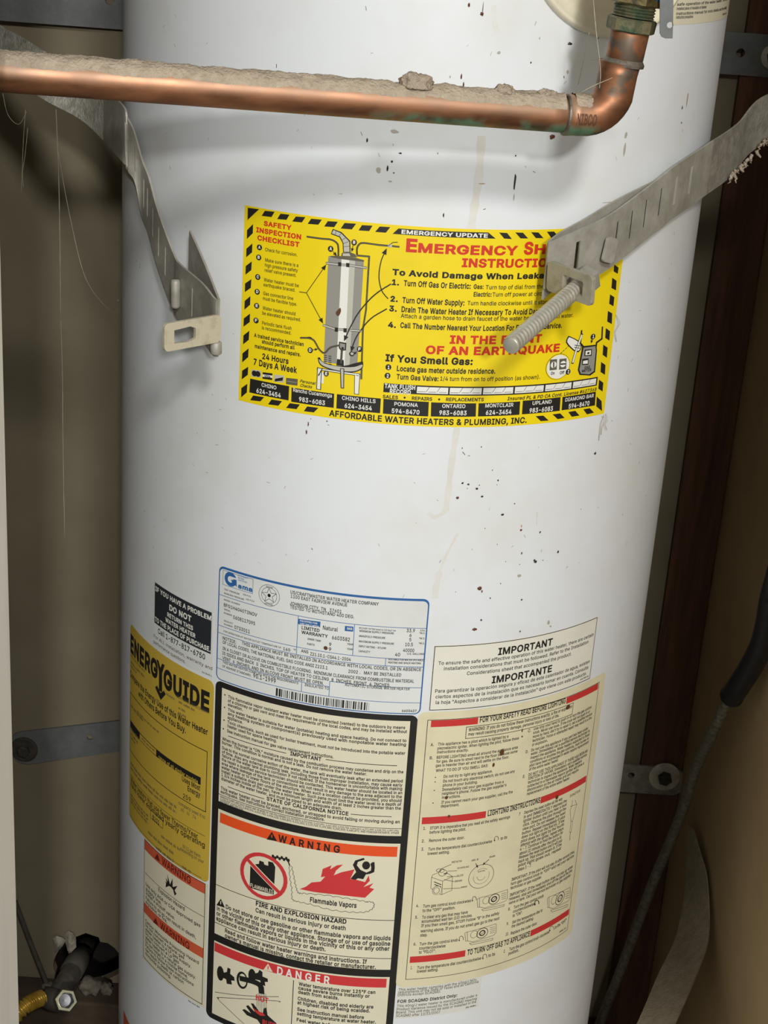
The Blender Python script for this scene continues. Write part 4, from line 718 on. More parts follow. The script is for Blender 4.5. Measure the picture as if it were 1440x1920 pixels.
   ('P', 'ink', [(-68.9, 926.2), (-68.4, 926.2), (-68.4, 919.2), (-68.9, 919.2)], 2),
   ('P', 'ink', [(-67.2, 926.2), (-65.9, 926.2), (-65.9, 919.2), (-67.2, 919.2)], 2),
   ('P', 'ink', [(-65.4, 926.2), (-64.9, 926.2), (-64.9, 919.2), (-65.4, 919.2)], 2),
   ('P', 'ink', [(-64.1, 926.2), (-62.8, 926.2), (-62.8, 919.2), (-64.1, 919.2)], 2),
   ('P', 'ink', [(-62.0, 926.2), (-61.5, 926.2), (-61.5, 919.2), (-62.0, 919.2)], 2),
   ('P', 'ink', [(-60.3, 926.2), (-59.4, 926.2), (-59.4, 919.2), (-60.3, 919.2)], 2),
   ('P', 'ink', [(-58.2, 926.2), (-57.3, 926.2), (-57.3, 919.2), (-58.2, 919.2)], 2),
   ('P', 'ink', [(-56.1, 926.2), (-55.6, 926.2), (-55.6, 919.2), (-56.1, 919.2)], 2),
   ('P', 'ink', [(-55.1, 926.2), (-53.8, 926.2), (-53.8, 919.2), (-55.1, 919.2)], 2),
   ('P', 'ink', [(-52.6, 926.2), (-51.7, 926.2), (-51.7, 919.2), (-52.6, 919.2)], 2),
   ('P', 'ink', [(-51.2, 926.2), (-50.3, 926.2), (-50.3, 919.2), (-51.2, 919.2)], 2),
   ('P', 'ink', [(-49.8, 926.2), (-48.5, 926.2), (-48.5, 919.2), (-49.8, 919.2)], 2),
   ('P', 'ink', [(-47.3, 926.2), (-46.4, 926.2), (-46.4, 919.2), (-47.3, 919.2)], 2),
   ('P', 'ink', [(-45.2, 926.2), (-44.3, 926.2), (-44.3, 919.2), (-45.2, 919.2)], 2),
   ('P', 'ink', [(-43.5, 926.2), (-43.0, 926.2), (-43.0, 919.2), (-43.5, 919.2)], 2),
   ('P', 'ink', [(-42.5, 926.2), (-42.0, 926.2), (-42.0, 919.2), (-42.5, 919.2)], 2),
   ('P', 'ink', [(-40.8, 926.2), (-39.9, 926.2), (-39.9, 919.2), (-40.8, 919.2)], 2),
   ('P', 'ink', [(-38.7, 926.2), (-37.8, 926.2), (-37.8, 919.2), (-38.7, 919.2)], 2),
   ('P', 'ink', [(-37.3, 926.2), (-36.4, 926.2), (-36.4, 919.2), (-37.3, 919.2)], 2),
   ('P', 'ink', [(-35.6, 926.2), (-35.1, 926.2), (-35.1, 919.2), (-35.6, 919.2)], 2),
   ('P', 'ink', [(-34.3, 926.2), (-33.8, 926.2), (-33.8, 919.2), (-34.3, 919.2)], 2),
   ('P', 'ink', [(-33.0, 926.2), (-32.1, 926.2), (-32.1, 919.2), (-33.0, 919.2)], 2),
   ('P', 'ink', [(-31.3, 926.2), (-30.8, 926.2), (-30.8, 919.2), (-31.3, 919.2)], 2),
   ('P', 'ink', [(-30.3, 926.2), (-29.4, 926.2), (-29.4, 919.2), (-30.3, 919.2)], 2),
   ('P', 'ink', [(-28.9, 926.2), (-28.4, 926.2), (-28.4, 919.2), (-28.9, 919.2)], 2),
   ('P', 'ink', [(-27.9, 926.2), (-27.4, 926.2), (-27.4, 919.2), (-27.9, 919.2)], 2),
   ('P', 'ink', [(-26.6, 926.2), (-26.1, 926.2), (-26.1, 919.2), (-26.6, 919.2)], 2),
   ('P', 'ink', [(-25.6, 926.2), (-23.9, 926.2), (-23.9, 919.2), (-25.6, 919.2)], 2),
   ('P', 'ink', [(-22.7, 926.2), (-22.2, 926.2), (-22.2, 919.2), (-22.7, 919.2)], 2),
   ('P', 'ink', [(-21.7, 926.2), (-20.8, 926.2), (-20.8, 919.2), (-21.7, 919.2)], 2),
   ('P', 'ink', [(-20.0, 926.2), (-19.5, 926.2), (-19.5, 919.2), (-20.0, 919.2)], 2),
   ('P', 'ink', [(-18.7, 926.2), (-18.2, 926.2), (-18.2, 919.2), (-18.7, 919.2)], 2),
   ('P', 'ink', [(-17.0, 926.2), (-15.7, 926.2), (-15.7, 919.2), (-17.0, 919.2)], 2),
   ('P', 'ink', [(-15.2, 926.2), (-14.3, 926.2), (-14.3, 919.2), (-15.2, 919.2)], 2),
   ('P', 'ink', [(-13.1, 926.2), (-12.6, 926.2), (-12.6, 919.2), (-13.1, 919.2)], 2),
   ('P', 'ink', [(-12.1, 926.2), (-11.6, 926.2), (-11.6, 919.2), (-12.1, 919.2)], 2),
   ('P', 'ink', [(-10.8, 926.2), (-9.5, 926.2), (-9.5, 919.2), (-10.8, 919.2)], 2),
   ('P', 'ink', [(-8.3, 926.2), (-7.0, 926.2), (-7.0, 919.2), (-8.3, 919.2)], 2),
   ('P', 'ink', [(-6.2, 926.2), (-5.7, 926.2), (-5.7, 919.2), (-6.2, 919.2)], 2),
   ('P', 'ink', [(-4.5, 926.2), (-4.3, 926.2), (-4.3, 919.2), (-4.5, 919.2)], 2)]),
  ('rust_drip', [('E', 'rust', -41.2, 969.8, 1.65, 1.7, 0.0, 4)]),
 ]),
 dict(name='service_sticker', label='white sticker with black do-not-return block above the yellow energy sticker', color='plate', rect=(-218.0, -140.9, 976.1, 916.8), rad=0, parts=[
  ('black_block', [('P', 'ink_blue', [(-216.5, 974.6), (-143.2, 974.6), (-143.2, 937.4), (-216.5, 937.4)], 1)]),
  ('block_lettering', [('T', 'IF YOU HAVE A PROBLEM', -215.4, -143.5, 967.46, 3.98, 0.03, 'paper', 2, 0),
   ('T', 'DO NOT', -194.0, -165.7, 958.51, 4.81, 0.035, 'paper', 2, 0),
   ('T', 'RETURN THIS', -196.7, -163.4, 951.57, 3.63, 0.03, 'paper', 2, 0),
   ('T', 'WATER HEATER', -199.4, -160.4, 945.78, 3.64, 0.03, 'paper', 2, 0),
   ('T', 'TO THE PLACE OF PURCHASE.', -215.6, -143.5, 939.31, 4.05, 0.03, 'paper', 2, 0)]),
  ('phone_lettering', [('T', 'Call 1-877-817-6750', -210.4, -149.1, 930.16, 4.67, 0.015, 'ink', 1, 0),
   ('T', 'For ALL installation, warranty and', -217.1, -140.9, 923.49, 2.97, 0.002, 'ink2', 1, 0),
   ('T', 'performance questions.', -217.4, -171.8, 917.95, 2.98, 0.002, 'ink2', 1, 0),
   ('S', -151.9, -141.4, 917.4, 1.7, 'ink2', 1)]),
 ]),
 dict(name='energy_sticker', label='wide faded yellow energy guide sticker with large black lettering', color='yellow_old', rect=(-268.7, -138.6, 913.5, 717.8), rad=6, parts=[
  ('energy_lettering', [('T', 'ENERG', -267.9, -209.9, 886.93, 15.55, 0.05, 'ink', 1, 0),
   ('T', 'GUIDE', -200.8, -143.0, 884.41, 16.33, 0.05, 'ink', 1, 0)]),
  ('arrow_letter', [('P', 'ink', [(-212.4, 904.7), (-209.1, 904.9), (-205.8, 899.3), (-203.4, 904.6), (-199.4, 904.8), (-203.2, 895.3), (-202.7, 877.3), (-207.7, 877.2), (-208.1, 895.2)], 1),
   ('P', 'ink', [(-214.0, 877.1), (-210.9, 880.3), (-205.0, 875.7), (-199.9, 880.4), (-197.3, 878.1), (-204.6, 869.2)], 1)]),
  ('model_lettering', [('T', 'US/CRAFTMASTER WATER HEATER COMPANY', -182.2, -143.2, 882.0, 2.67, 0.004, 'ink2', 1, 0),
   ('T', 'Models:', -196.5, -184.3, 877.99, 2.41, 0.004, 'ink2', 1, 0),
   ('S', -179.3, -159.2, 878.13, 2.53, 'ink2', 1),
   ('S', -179.3, -169.5, 872.41, 2.4, 'ink2', 1),
   ('S', -179.5, -169.3, 867.69, 2.4, 'ink2', 1),
   ('S', -267.1, -232.9, 882.32, 2.18, 'ink2', 1),
   ('S', -267.0, -249.2, 875.76, 2.19, 'ink2', 1),
   ('S', -249.2, -232.8, 876.49, 2.9, 'ink2', 1),
   ('S', -266.9, -250.9, 872.11, 1.9, 'ink2', 1)]),
  ('compare_lettering', [('T', 'Compare the Energy Use of this Water Heater', -268.5, -144.0, 861.78, 5.73, 0.02, 'ink', 1, 0),
   ('T', 'with Others Before You Buy.', -246.1, -169.4, 853.19, 5.7, 0.02, 'ink', 1, 0)]),
  ('rating_box', [('L', 'ink', 0.7, [(-267.5, 846.1), (-144.0, 846.1), (-144.0, 787.7), (-267.5, 787.7), (-267.5, 846.1)], 1)]),
  ('range_bar', [('P', 'ink', [(-266.4, 818.6), (-150.4, 818.6), (-150.4, 811.3), (-266.4, 811.3)], 1),
   ('P', 'yellow_old', [(-242.0, 817.9), (-210.6, 817.9), (-210.6, 812.0), (-242.0, 812.0)], 2),
   ('T', 'range of all similar models', -206.4, -153.4, 811.17, 3.81, 0.015, 'yellow_old', 2, 0),
   ('S', -237.8, -212.0, 814.35, 2.32, 'ink2', 3)]),
  ('usage_lettering', [('T', 'Uses Most', -172.9, -150.7, 805.54, 4.99, 0.015, 'ink', 1, 0),
   ('T', 'Energy', -165.6, -150.5, 799.18, 4.99, 0.015, 'ink', 1, 0),
   ('T', '259', -171.1, -161.5, 789.63, 4.42, 0.004, 'ink', 1, 0)]),
  ('faded_lettering', [('S', -248.9, -206.8, 835.77, 2.3, 'ink2', 1)]),
  ('faded_brand_lettering', [('S', -264.4, -233.3, 833.07, 2.78, 'ink2', 1)]),
  ('faded_range_lettering', [('S', -264.6, -244.6, 809.36, 3.13, 'ink2', 1),
   ('S', -264.5, -246.3, 804.66, 3.14, 'ink2', 1),
   ('S', -264.4, -252.0, 800.73, 2.83, 'ink2', 1)]),
  ('operating_lettering', [('S', -264.3, -178.9, 774.36, 3.18, 'ink2', 1),
   ('T', 'company uses it to', -176.9, -144.4, 780.61, 3.22, 0.004, 'ink2', 1, 0),
   ('S', -264.2, -178.7, 769.58, 3.19, 'ink2', 1),
   ('T', '60    to    74', -173.5, -154.8, 775.5, 3.23, 0.004, 'ink2', 1, 0),
   ('L', 'ink', 0.4, [(-264.1, 763.6), (-144.1, 763.6)], 1),
   ('T', 'Water heaters that use fewer Therms/Year', -263.9, -152.1, 757.17, 5.13, 0.008, 'ink', 1, 0),
   ('T', 'have lower estimated yearly operating', -263.8, -143.9, 751.94, 5.15, 0.008, 'ink', 1, 0),
   ('L', 'ink', 0.5, [(-218.8, 752.8), (-198.4, 752.8), (-198.4, 744.6), (-218.8, 744.6), (-218.8, 752.8)], 1),
   ('T', '$231', -215.6, -204.0, 745.03, 4.44, 0.008, 'ink', 1, 0),
   ('S', -263.6, -223.6, 742.25, 2.75, 'ink2', 1),
   ('S', -263.5, -223.6, 738.61, 2.75, 'ink2', 1),
   ('S', -263.5, -223.5, 734.95, 2.76, 'ink2', 1),
   ('S', -200.4, -173.2, 734.54, 3.27, 'ink2', 1),
   ('T', '59.11 per therm', -170.2, -148.5, 739.69, 3.42, 0.004, 'ink2', 1, 0),
   ('T', 'depending on your', -173.2, -144.5, 735.77, 3.43, 0.004, 'ink2', 1, 0),
   ('S', -223.1, -182.0, 726.23, 3.31, 'ink2', 1),
   ('S', -170.3, -159.2, 719.03, 2.88, 'ink2', 1),
   ('S', -209.3, -181.8, 718.31, 3.31, 'ink2', 1),
   ('L', 'ink', 0.4, [(-267.5, 720.0), (-146.6, 720.0)], 1)]),
 ]),
 dict(name='gas_warning_sticker', label='tall cream sticker with two orange warning bands under the energy sticker', color='cream', rect=(-230.4, -138.4, 716.8, 585.8), rad=0, parts=[
  ('border', [('L', 'ink', 0.6, [(-229.4, 716.3), (-141.9, 716.3), (-141.9, 588.8), (-229.4, 588.8), (-229.4, 716.3)], 3)]),
  ('warning_band', [('P', 'orange_old', [(-229.4, 715.8), (-141.9, 715.8), (-141.9, 705.7), (-229.4, 705.7)], 1),
   ('T', 'WARNING', -199.0, -158.9, 707.81, 7.01, 0.015, 'red_ink', 2, 0),
   ('P', 'red_ink', [(-206.1, 714.2), (-202.0, 708.1), (-210.7, 707.3)], 2)]),
  ('warning_band', [('P', 'orange_old', [(-229.4, 648.8), (-141.9, 648.8), (-141.9, 638.3), (-229.4, 638.3)], 1),
   ('T', 'WARNING', -200.1, -158.7, 638.92, 7.26, 0.015, 'red_ink', 2, 0),
   ('P', 'red_ink', [(-207.3, 645.3), (-203.2, 639.1), (-212.1, 637.9)], 2)]),
  ('burst_symbol', [('P', 'ink', [(-192.7, 686.6), (-192.1, 691.4), (-194.2, 692.2), (-191.0, 692.5), (-192.9, 696.9), (-189.3, 694.4), (-190.6, 702.1), (-186.2, 693.1), (-182.9, 701.4), (-182.4, 692.7), (-176.0, 697.2), (-179.7, 690.7), (-177.0, 688.2), (-179.6, 685.2), (-181.7, 690.0), (-185.1, 691.3), (-187.8, 690.8)], 1)]),
  ('warning_lettering', [('L', 'ink', 0.5, [(-228.0, 681.8), (-142.6, 681.8)], 1),
   ('T', 'Explosion Hazard', -203.9, -166.0, 676.37, 3.97, 0.012, 'ink', 1, 0),
   ('T', 'Use only AGA or CSA approved gas', -226.4, -146.4, 669.07, 3.41, 0.012, 'ink', 1, 0),
   ('T', 'supply line.', -226.3, -198.7, 664.24, 3.42, 0.012, 'ink', 1, 0),
   ('T', 'Install a shutoff valve.', -226.2, -178.9, 659.81, 3.43, 0.012, 'ink', 1, 0),
   ('T', 'Failure to do so can result in death,', -226.1, -151.2, 654.45, 3.44, 0.012, 'ink', 1, 0),
   ('T', 'explosion, or fire.', -226.0, -189.6, 650.09, 3.45, 0.012, 'ink', 1, 0),
   ('T', 'Carbon Monoxide Poisoning Hazard', -226.2, -147.1, 629.34, 3.28, 0.012, 'ink', 1, 0),
   ('T', 'Do not convert a natural gas', -226.1, -165.2, 624.93, 3.28, 0.012, 'ink', 1, 0),
   ('T', 'water heater to a LP gas supply.', -226.0, -156.1, 620.51, 3.29, 0.012, 'ink', 1, 0),
   ('T', 'Do not convert a LP gas', -225.9, -171.9, 616.08, 3.3, 0.012, 'ink', 1, 0),
   ('T', 'water heater to a natural gas supply.', -225.8, -150.0, 611.64, 3.31, 0.012, 'ink', 1, 0),
   ('T', 'Do not install in a mobile home.', -225.7, -159.9, 607.19, 3.31, 0.012, 'ink', 1, 0),
   ('T', 'Failure to follow these instructions', -225.6, -152.6, 602.73, 3.32, 0.012, 'ink', 1, 0),
   ('T', 'can result in death or carbon', -225.5, -165.1, 598.26, 3.33, 0.012, 'ink', 1, 0),
   ('T', 'monoxide poisoning.', -225.4, -182.6, 593.78, 3.33, 0.012, 'ink', 1, 0),
   ('S', -158.6, -144.6, 583.0, 1.85, 'ink2', 1)]),
 ]),
 dict(name='hazard_sticker', label='large black-framed sticker with fire, danger and scald warnings', color='ink', rect=(-137.2, 35.4, 916.5, 579.2), rad=6, parts=[
  ('notice_panel', [('P', 'cream', [(-130.4, 911.3), (29.3, 911.3), (29.3, 804.2), (-130.4, 804.2)], 1)]),
  ('notice_lettering', [('T', 'This flammable vapor resistant water heater must be connected (vented) to the outdoors by means', -123.9, 25.6, 904.2, 2.62, 0.022, 'ink', 2, 0),
   ('T', 'of a chimney or gas vent and meet the requirements of the local codes, and may be installed without', -124.0, 27.3, 900.55, 2.63, 0.022, 'ink', 2, 0),
   ('T', 'elevation.', -123.9, -109.5, 897.0, 2.63, 0.022, 'ink', 2, 0),
   ('T', 'This water heater is suitable for water (potable) heating and space heating. Do not connect to', -123.7, 27.3, 892.38, 2.64, 0.022, 'ink', 2, 0),
   ('T', 'any heating system or component(s) previously used with nonpotable water heating', -123.6, 27.3, 888.81, 2.65, 0.022, 'ink', 2, 0),
   ('T', 'appliance.', -123.8, -109.1, 885.13, 2.65, 0.022, 'ink', 2, 0),
   ('T', 'Toxic chemicals, such as used for boiler treatment, must not be introduced into the potable water', -123.8, 27.3, 880.83, 2.66, 0.022, 'ink', 2, 0),
   ('T', 'heater used for space heating.', -123.6, -77.7, 877.23, 2.66, 0.022, 'ink', 2, 0),
   ('T', 'See instruction manual for gas valve replacement instructions.', -123.9, -29.8, 872.54, 2.67, 0.022, 'ink', 2, 0),
   ('T', 'When the burner is "ON," moisture caused by the combustion process may condense and drip on the', -128.6, 27.0, 863.52, 2.69, 0.022, 'ink', 2, 0),
   ('T', 'burner. This condition is normal and is not a leak. Do not remove the water heater.', -128.5, -2.1, 860.03, 2.69, 0.022, 'ink', 2, 0),
   ('T', 'Due to the normal corrosive action of the water, the tank will eventually leak after an extended period', -128.3, 27.0, 855.04, 2.7, 0.022, 'ink', 2, 0),
   ('T', 'of time. Also any external plumbing leak, including those from improper installation, may cause early', -128.3, 27.0, 851.33, 2.7, 0.022, 'ink', 2, 0),
   ('T', 'failure of the water tank due to corrosion if not repaired. If the homeowner is uncomfortable with making', -128.2, 27.0, 847.81, 2.71, 0.022, 'ink', 2, 0),
   ('T', 'the repair a qualified service technician should be contacted. This water heater should be located in an', -128.4, 27.3, 844.03, 2.72, 0.022, 'ink', 2, 0),
   ('T', 'area where leakage of the tank or connections will not result in any damage to the area adjacent to the', -128.3, 27.3, 840.36, 2.72, 0.022, 'ink', 2, 0),
   ('T', 'water heater or to lower floors of the structure. When such a location cannot be provided, you should', -128.4, 27.3, 836.71, 2.73, 0.022, 'ink', 2, 0),
   ('T', 'install a suitable drain pan under the water heater. Such pans must limit the water level to a depth of', -128.3, 27.3, 833.02, 2.73, 0.022, 'ink', 2, 0),
   ('T', '1 3/4 inches inside of the pan, have a minimum length and width of at least 2 inches greater than the', -128.2, 27.3, 829.46, 2.74, 0.022, 'ink', 2, 0),
   ('T', 'diameter of the water heater, and must be piped to an adequate drain.', -128.2, -20.4, 825.71, 2.74, 0.022, 'ink', 2, 0),
   ('E', 'ink', -127.3, 905.8, 0.72, 0.66, 0.0, 2),
   ('E', 'ink', -127.2, 894.3, 0.72, 0.66, 0.0, 2),
   ('E', 'ink', -127.3, 882.4, 0.73, 0.66, 0.0, 2),
   ('E', 'ink', -127.7, 874.2, 0.73, 0.67, 0.0, 2),
   ('T', 'IMPORTANT', -65.6, -39.5, 868.41, 3.31, 0.03, 'ink', 2, 0),
   ('L', 'ink', 0.6, [(-122.6, 869.3), (-69.2, 869.3)], 2),
   ('L', 'ink', 0.6, [(-35.8, 870.5), (21.3, 870.5)], 2),
   ('T', 'STATE OF CALIFORNIA NOTICE', -84.3, -14.8, 821.07, 3.36, 0.03, 'ink', 2, 0),
   ('L', 'ink', 0.6, [(-121.2, 821.6), (-86.6, 821.6)], 2),
   ('L', 'ink', 0.6, [(-12.8, 822.6), (20.0, 822.6)], 2),
   ('T', 'This water heater must be braced, anchored, or strapped to avoid falling or moving during an', -128.5, 27.2, 816.5, 2.83, 0.022, 'ink', 2, 0),
   ('T', 'earthquake. See instructions for correct installation procedure.', -128.5, -34.0, 813.04, 2.83, 0.022, 'ink', 2, 0),
   ('L', 'ink', 0.5, [(-130.3, 811.3), (29.0, 811.3)], 2),
   ('T', 'MANUFACTURED AND SOLD UNDER ONE OR MORE OF THE FOLLOWING U.S. PATENTS: 4,319,030; 1,612,091; 1,667,002; 4,010,732; 4,064,861; 4,271,999; 4,328,791; 4,397,296;', -128.7, 27.1, 808.53, 1.7, 0.012, 'ink', 2, 0),
   ('T', '4,438,047; 4,416,222; 4,808,356; 4,829,983; 4,904,428; 5,000,893; 5,022,352; 5,119,769; 5,199,385; 5,203,500; 5,485,879; AND FOREIGN PATENTS. OTHER', -128.6, 27.3, 806.25, 1.71, 0.012, 'ink', 2, 0),
   ('T', 'PATENTS APPLIED FOR.', -128.5, -105.4, 803.97, 1.71, 0.012, 'ink', 2, 0)]),
  ('fire_warning_panel', [('P', 'cream', [(-130.4, 796.8), (29.3, 796.8), (29.3, 670.8), (-130.4, 670.8)], 1)]),
  ('warning_band', [('P', 'orange', [(-128.3, 793.9), (27.2, 793.9), (27.2, 784.1), (-128.3, 784.1)], 2),
   ('P', 'ink', [(-78.3, 792.4), (-82.7, 783.6), (-73.3, 784.6)], 3),
   ('P', 'orange', [(-78.7, 789.4), (-77.6, 789.6), (-77.8, 786.5), (-78.4, 786.5)], 4),
   ('T', 'W A R N I N G', -72.4, -19.8, 784.59, 6.55, 0.03, 'ink', 3, 0)]),
  ('no_flammables_symbol', [('P', 'ink', [(-96.7, 754.0), (-88.8, 757.6), (-88.5, 761.1), (-84.4, 760.7), (-83.8, 758.5), (-80.2, 758.4), (-80.4, 762.8), (-76.1, 762.9), (-73.8, 758.9), (-74.1, 731.6), (-96.5, 731.2)], 2),
   ('T', 'FLAMMABLES', -95.8, -74.8, 732.32, 3.67, 0.008, 'cream', 3, 0),
   ('L', 'cream', 4.8, [(-99.7, 758.8), (-69.3, 735.5)], 4),
   ('L', 'red2', 3.3, [(-100.6, 759.5), (-68.5, 734.7)], 5),
   ('E', 'red2', -84.2, 746.9, 21.95, 22.6, 3.5, 5)]),
  ('vapor_trail', [('E', 'ink', -76.3, 769.1, 1.19, 1.58, 0.0, 3),
   ('E', 'ink', -74.3, 767.9, 1.18, 1.58, 0.0, 3),
   ('E', 'ink', -72.4, 769.5, 1.18, 1.58, 0.0, 3),
   ('E', 'ink', -70.3, 768.3, 1.17, 1.58, 0.0, 3),
   ('E', 'ink', -68.4, 769.9, 1.17, 1.58, 0.0, 3),
   ('E', 'ink', -66.4, 768.6, 1.17, 1.58, 0.0, 3),
   ('E', 'ink', -64.5, 770.2, 1.16, 1.58, 0.0, 3),
   ('E', 'ink', -62.5, 768.9, 1.16, 1.58, 0.0, 3),
   ('L', 'ink', 1.1, [(-64.7, 769.5), (-64.4, 769.2), (-63.9, 768.6), (-63.3, 768.0), (-62.8, 767.4), (-62.4, 766.8), (-62.1, 766.2), (-61.8, 765.6), (-61.6, 765.0), (-61.5, 764.5), (-61.3, 764.2)], 3),
   ('L', 'ink', 0.4, [(-60.3, 763.7), (-59.7, 763.6), (-59.2, 763.3), (-58.9, 762.8), (-58.9, 762.1), (-59.2, 761.2), (-59.2, 760.3), (-58.5, 759.8), (-58.0, 759.2), (-57.8, 758.4), (-57.8, 757.5), (-58.1, 756.4), (-57.8, 755.7), (-57.2, 755.2), (-56.8, 754.6), (-56.7, 753.8), (-56.9, 752.9), (-57.2, 752.0), (-56.7, 751.4), (-56.1, 750.9), (-55.8, 750.2), (-55.8, 749.4), (-56.1, 748.5), (-56.3, 747.6), (-55.6, 747.1), (-55.1, 746.7), (-54.9, 746.1), (-54.9, 745.3), (-55.2, 744.5), (-55.1, 743.9), (-54.5, 743.6), (-54.0, 743.2), (-53.9, 742.7), (-54.0, 742.0), (-54.4, 741.3), (-54.0, 741.0), (-53.4, 740.8), (-53.1, 740.6), (-53.0, 740.2), (-53.1, 739.6), (-53.2, 738.9), (-52.6, 739.2), (-52.1, 739.4), (-51.9, 739.4), (-51.7, 739.1), (-51.6, 738.5), (-51.4, 738.3), (-51.1, 738.9), (-50.8, 739.3), (-50.4, 739.4), (-50.0, 739.2), (-49.5, 738.8), (-49.0, 739.0), (-48.5, 739.7), (-47.8, 740.1), (-47.1, 740.1), (-46.2, 739.8), (-45.3, 739.3), (-44.3, 739.9), (-43.2, 740.5), (-42.0, 740.8), (-40.8, 740.8), (-39.5, 740.5), (-38.2, 740.2), (-36.8, 740.9), (-35.4, 741.5), (-34.0, 741.6), (-32.6, 741.5), (-31.3, 741.0), (-29.9, 741.0), (-28.6, 741.6), (-27.2, 742.0), (-25.9, 741.9), (-24.6, 741.6), (-23.2, 741.0), (-21.8, 741.2), (-20.4, 741.7), (-19.0, 741.8), (-17.6, 741.6), (-16.3, 741.1), (-15.0, 740.4), (-13.6, 741.0), (-12.3, 741.3), (-11.0, 741.3), (-9.8, 741.0), (-8.7, 740.4), (-7.4, 740.1), (-6.1, 740.5), (-4.9, 740.8), (-3.6, 740.6), (-2.4, 740.2), (-1.3, 739.5), (-0.1, 739.5), (1.0, 739.9), (2.0, 740.0), (2.9, 739.8), (3.7, 739.3), (4.4, 738.6), (5.0, 739.1)], 3),
   ('L', 'ink', 0.4, [(-60.9, 763.5), (-61.4, 762.9), (-61.7, 762.2), (-61.8, 761.5), (-61.6, 760.8), (-61.2, 760.1), (-60.7, 759.4), (-60.8, 758.4), (-61.2, 757.4), (-61.3, 756.3), (-61.2, 755.4), (-60.8, 754.5), (-60.3, 753.7), (-60.1, 752.9), (-60.4, 751.9), (-60.6, 750.9), (-60.5, 750.1), (-60.2, 749.3), (-59.6, 748.6), (-59.1, 748.0), (-59.4, 746.9), (-59.6, 745.9), (-59.5, 745.1), (-59.2, 744.3), (-58.7, 743.7), (-58.1, 743.1), (-58.3, 742.2), (-58.6, 741.3), (-58.7, 740.5), (-58.6, 739.8), (-58.2, 739.2), (-57.7, 738.6), (-57.8, 737.9), (-58.2, 737.1), (-58.4, 736.4), (-58.5, 735.7), (-58.2, 735.1), (-57.8, 734.5), (-57.5, 734.0), (-57.9, 733.3), (-58.1, 732.5), (-58.0, 731.9), (-57.6, 731.6), (-57.1, 731.5), (-56.5, 731.6), (-56.6, 730.9), (-56.5, 730.3), (-56.2, 730.0), (-55.8, 730.1), (-55.4, 730.4), (-55.0, 730.9), (-54.7, 730.7), (-54.3, 730.2), (-54.0, 729.9), (-53.5, 730.0), (-53.0, 730.3), (-52.4, 730.8), (-51.7, 730.8), (-51.2, 730.2), (-50.5, 729.9), (-49.8, 729.8), (-49.0, 730.0), (-48.1, 730.5), (-47.3, 730.8), (-46.5, 730.3), (-45.6, 729.9), (-44.8, 729.7), (-43.8, 729.8), (-42.8, 730.2), (-41.7, 730.7), (-40.8, 730.2), (-39.9, 729.6), (-38.8, 729.3), (-37.7, 729.2), (-36.5, 729.4), (-35.2, 729.7), (-34.0, 729.4), (-32.9, 728.7), (-31.7, 728.3), (-30.5, 728.1), (-29.2, 728.1), (-27.9, 728.5), (-26.6, 728.5), (-25.5, 727.9), (-24.3, 727.4), (-23.1, 727.2), (-21.9, 727.4), (-20.7, 727.8), (-19.4, 728.3), (-18.3, 727.7), (-17.1, 727.3), (-15.9, 727.1), (-14.7, 727.2), (-13.5, 727.6), (-12.4, 728.2), (-11.2, 727.9), (-10.1, 727.5), (-9.1, 727.2), (-8.0, 727.3), (-7.0, 727.7), (-6.0, 728.2), (-5.0, 728.3), (-4.0, 727.8), (-3.0, 727.5), (-2.1, 727.5), (-1.2, 727.8), (-0.3, 728.4), (0.5, 728.8), (1.4, 728.4), (2.3, 728.1), (3.1, 728.1), (3.8, 728.4), (4.4, 729.0), (4.9, 729.7), (5.7, 729.5), (6.4, 729.3), (7.0, 729.4), (7.6, 729.8), (7.9, 730.4), (8.1, 731.2), (8.6, 731.4), (9.3, 731.4), (9.8, 731.5), (10.1, 731.8), (10.3, 732.4), (10.2, 733.1), (10.4, 733.5), (10.9, 733.6), (11.4, 733.8), (11.6, 734.2), (11.6, 734.7), (11.3, 735.3), (10.9, 735.7), (11.4, 736.1), (11.7, 736.5), (11.8, 737.0), (11.6, 737.4), (11.2, 737.7), (10.6, 737.7), (10.6, 738.2), (10.6, 738.8), (10.3, 739.3), (9.9, 739.4), (9.4, 739.3), (9.0, 738.8), (8.5, 738.8), (8.1, 739.4), (7.6, 739.7), (7.1, 739.7), (6.6, 739.5), (6.2, 739.0), (5.8, 738.6), (5.5, 739.2), (5.2, 739.5), (5.0, 739.7)], 3)]),
  ('flame_symbol', [('P', 'red2', [(-51.6, 743.1), (-46.6, 746.4), (-41.8, 751.8), (-34.3, 754.0), (-30.6, 759.8), (-34.2, 758.4), (-33.1, 766.7), (-25.9, 771.5), (-26.9, 767.4), (-21.6, 772.1), (-16.5, 773.6), (-21.9, 767.0), (-23.5, 762.1), (-17.5, 765.9), (-6.7, 770.1), (-9.8, 760.2), (-4.9, 760.1), (2.6, 758.4), (5.2, 765.3), (6.4, 759.9), (1.6, 753.4), (9.6, 757.9), (6.6, 753.2), (10.6, 752.1), (3.5, 743.0), (-10.1, 743.4), (-22.5, 743.5), (-38.8, 742.8)], 2)]),
  ('person_symbol', [('E', 'ink', 2.5, 774.8, 3.28, 4.03, 0.0, 3),
   ('P', 'ink', [(0.2, 782.0), (1.0, 780.3), (-4.5, 777.6), (-5.1, 774.2), (-1.8, 770.0), (3.2, 767.8), (6.7, 770.1), (6.8, 773.3), (5.9, 776.5), (7.2, 778.2), (9.1, 778.6), (9.7, 773.4), (9.5, 768.8), (6.0, 766.8), (2.8, 766.0), (0.9, 761.2), (-3.5, 761.7), (-5.4, 760.0), (-9.6, 760.5), (-5.3, 767.6), (-8.4, 774.3), (-6.7, 778.8)], 3)]),
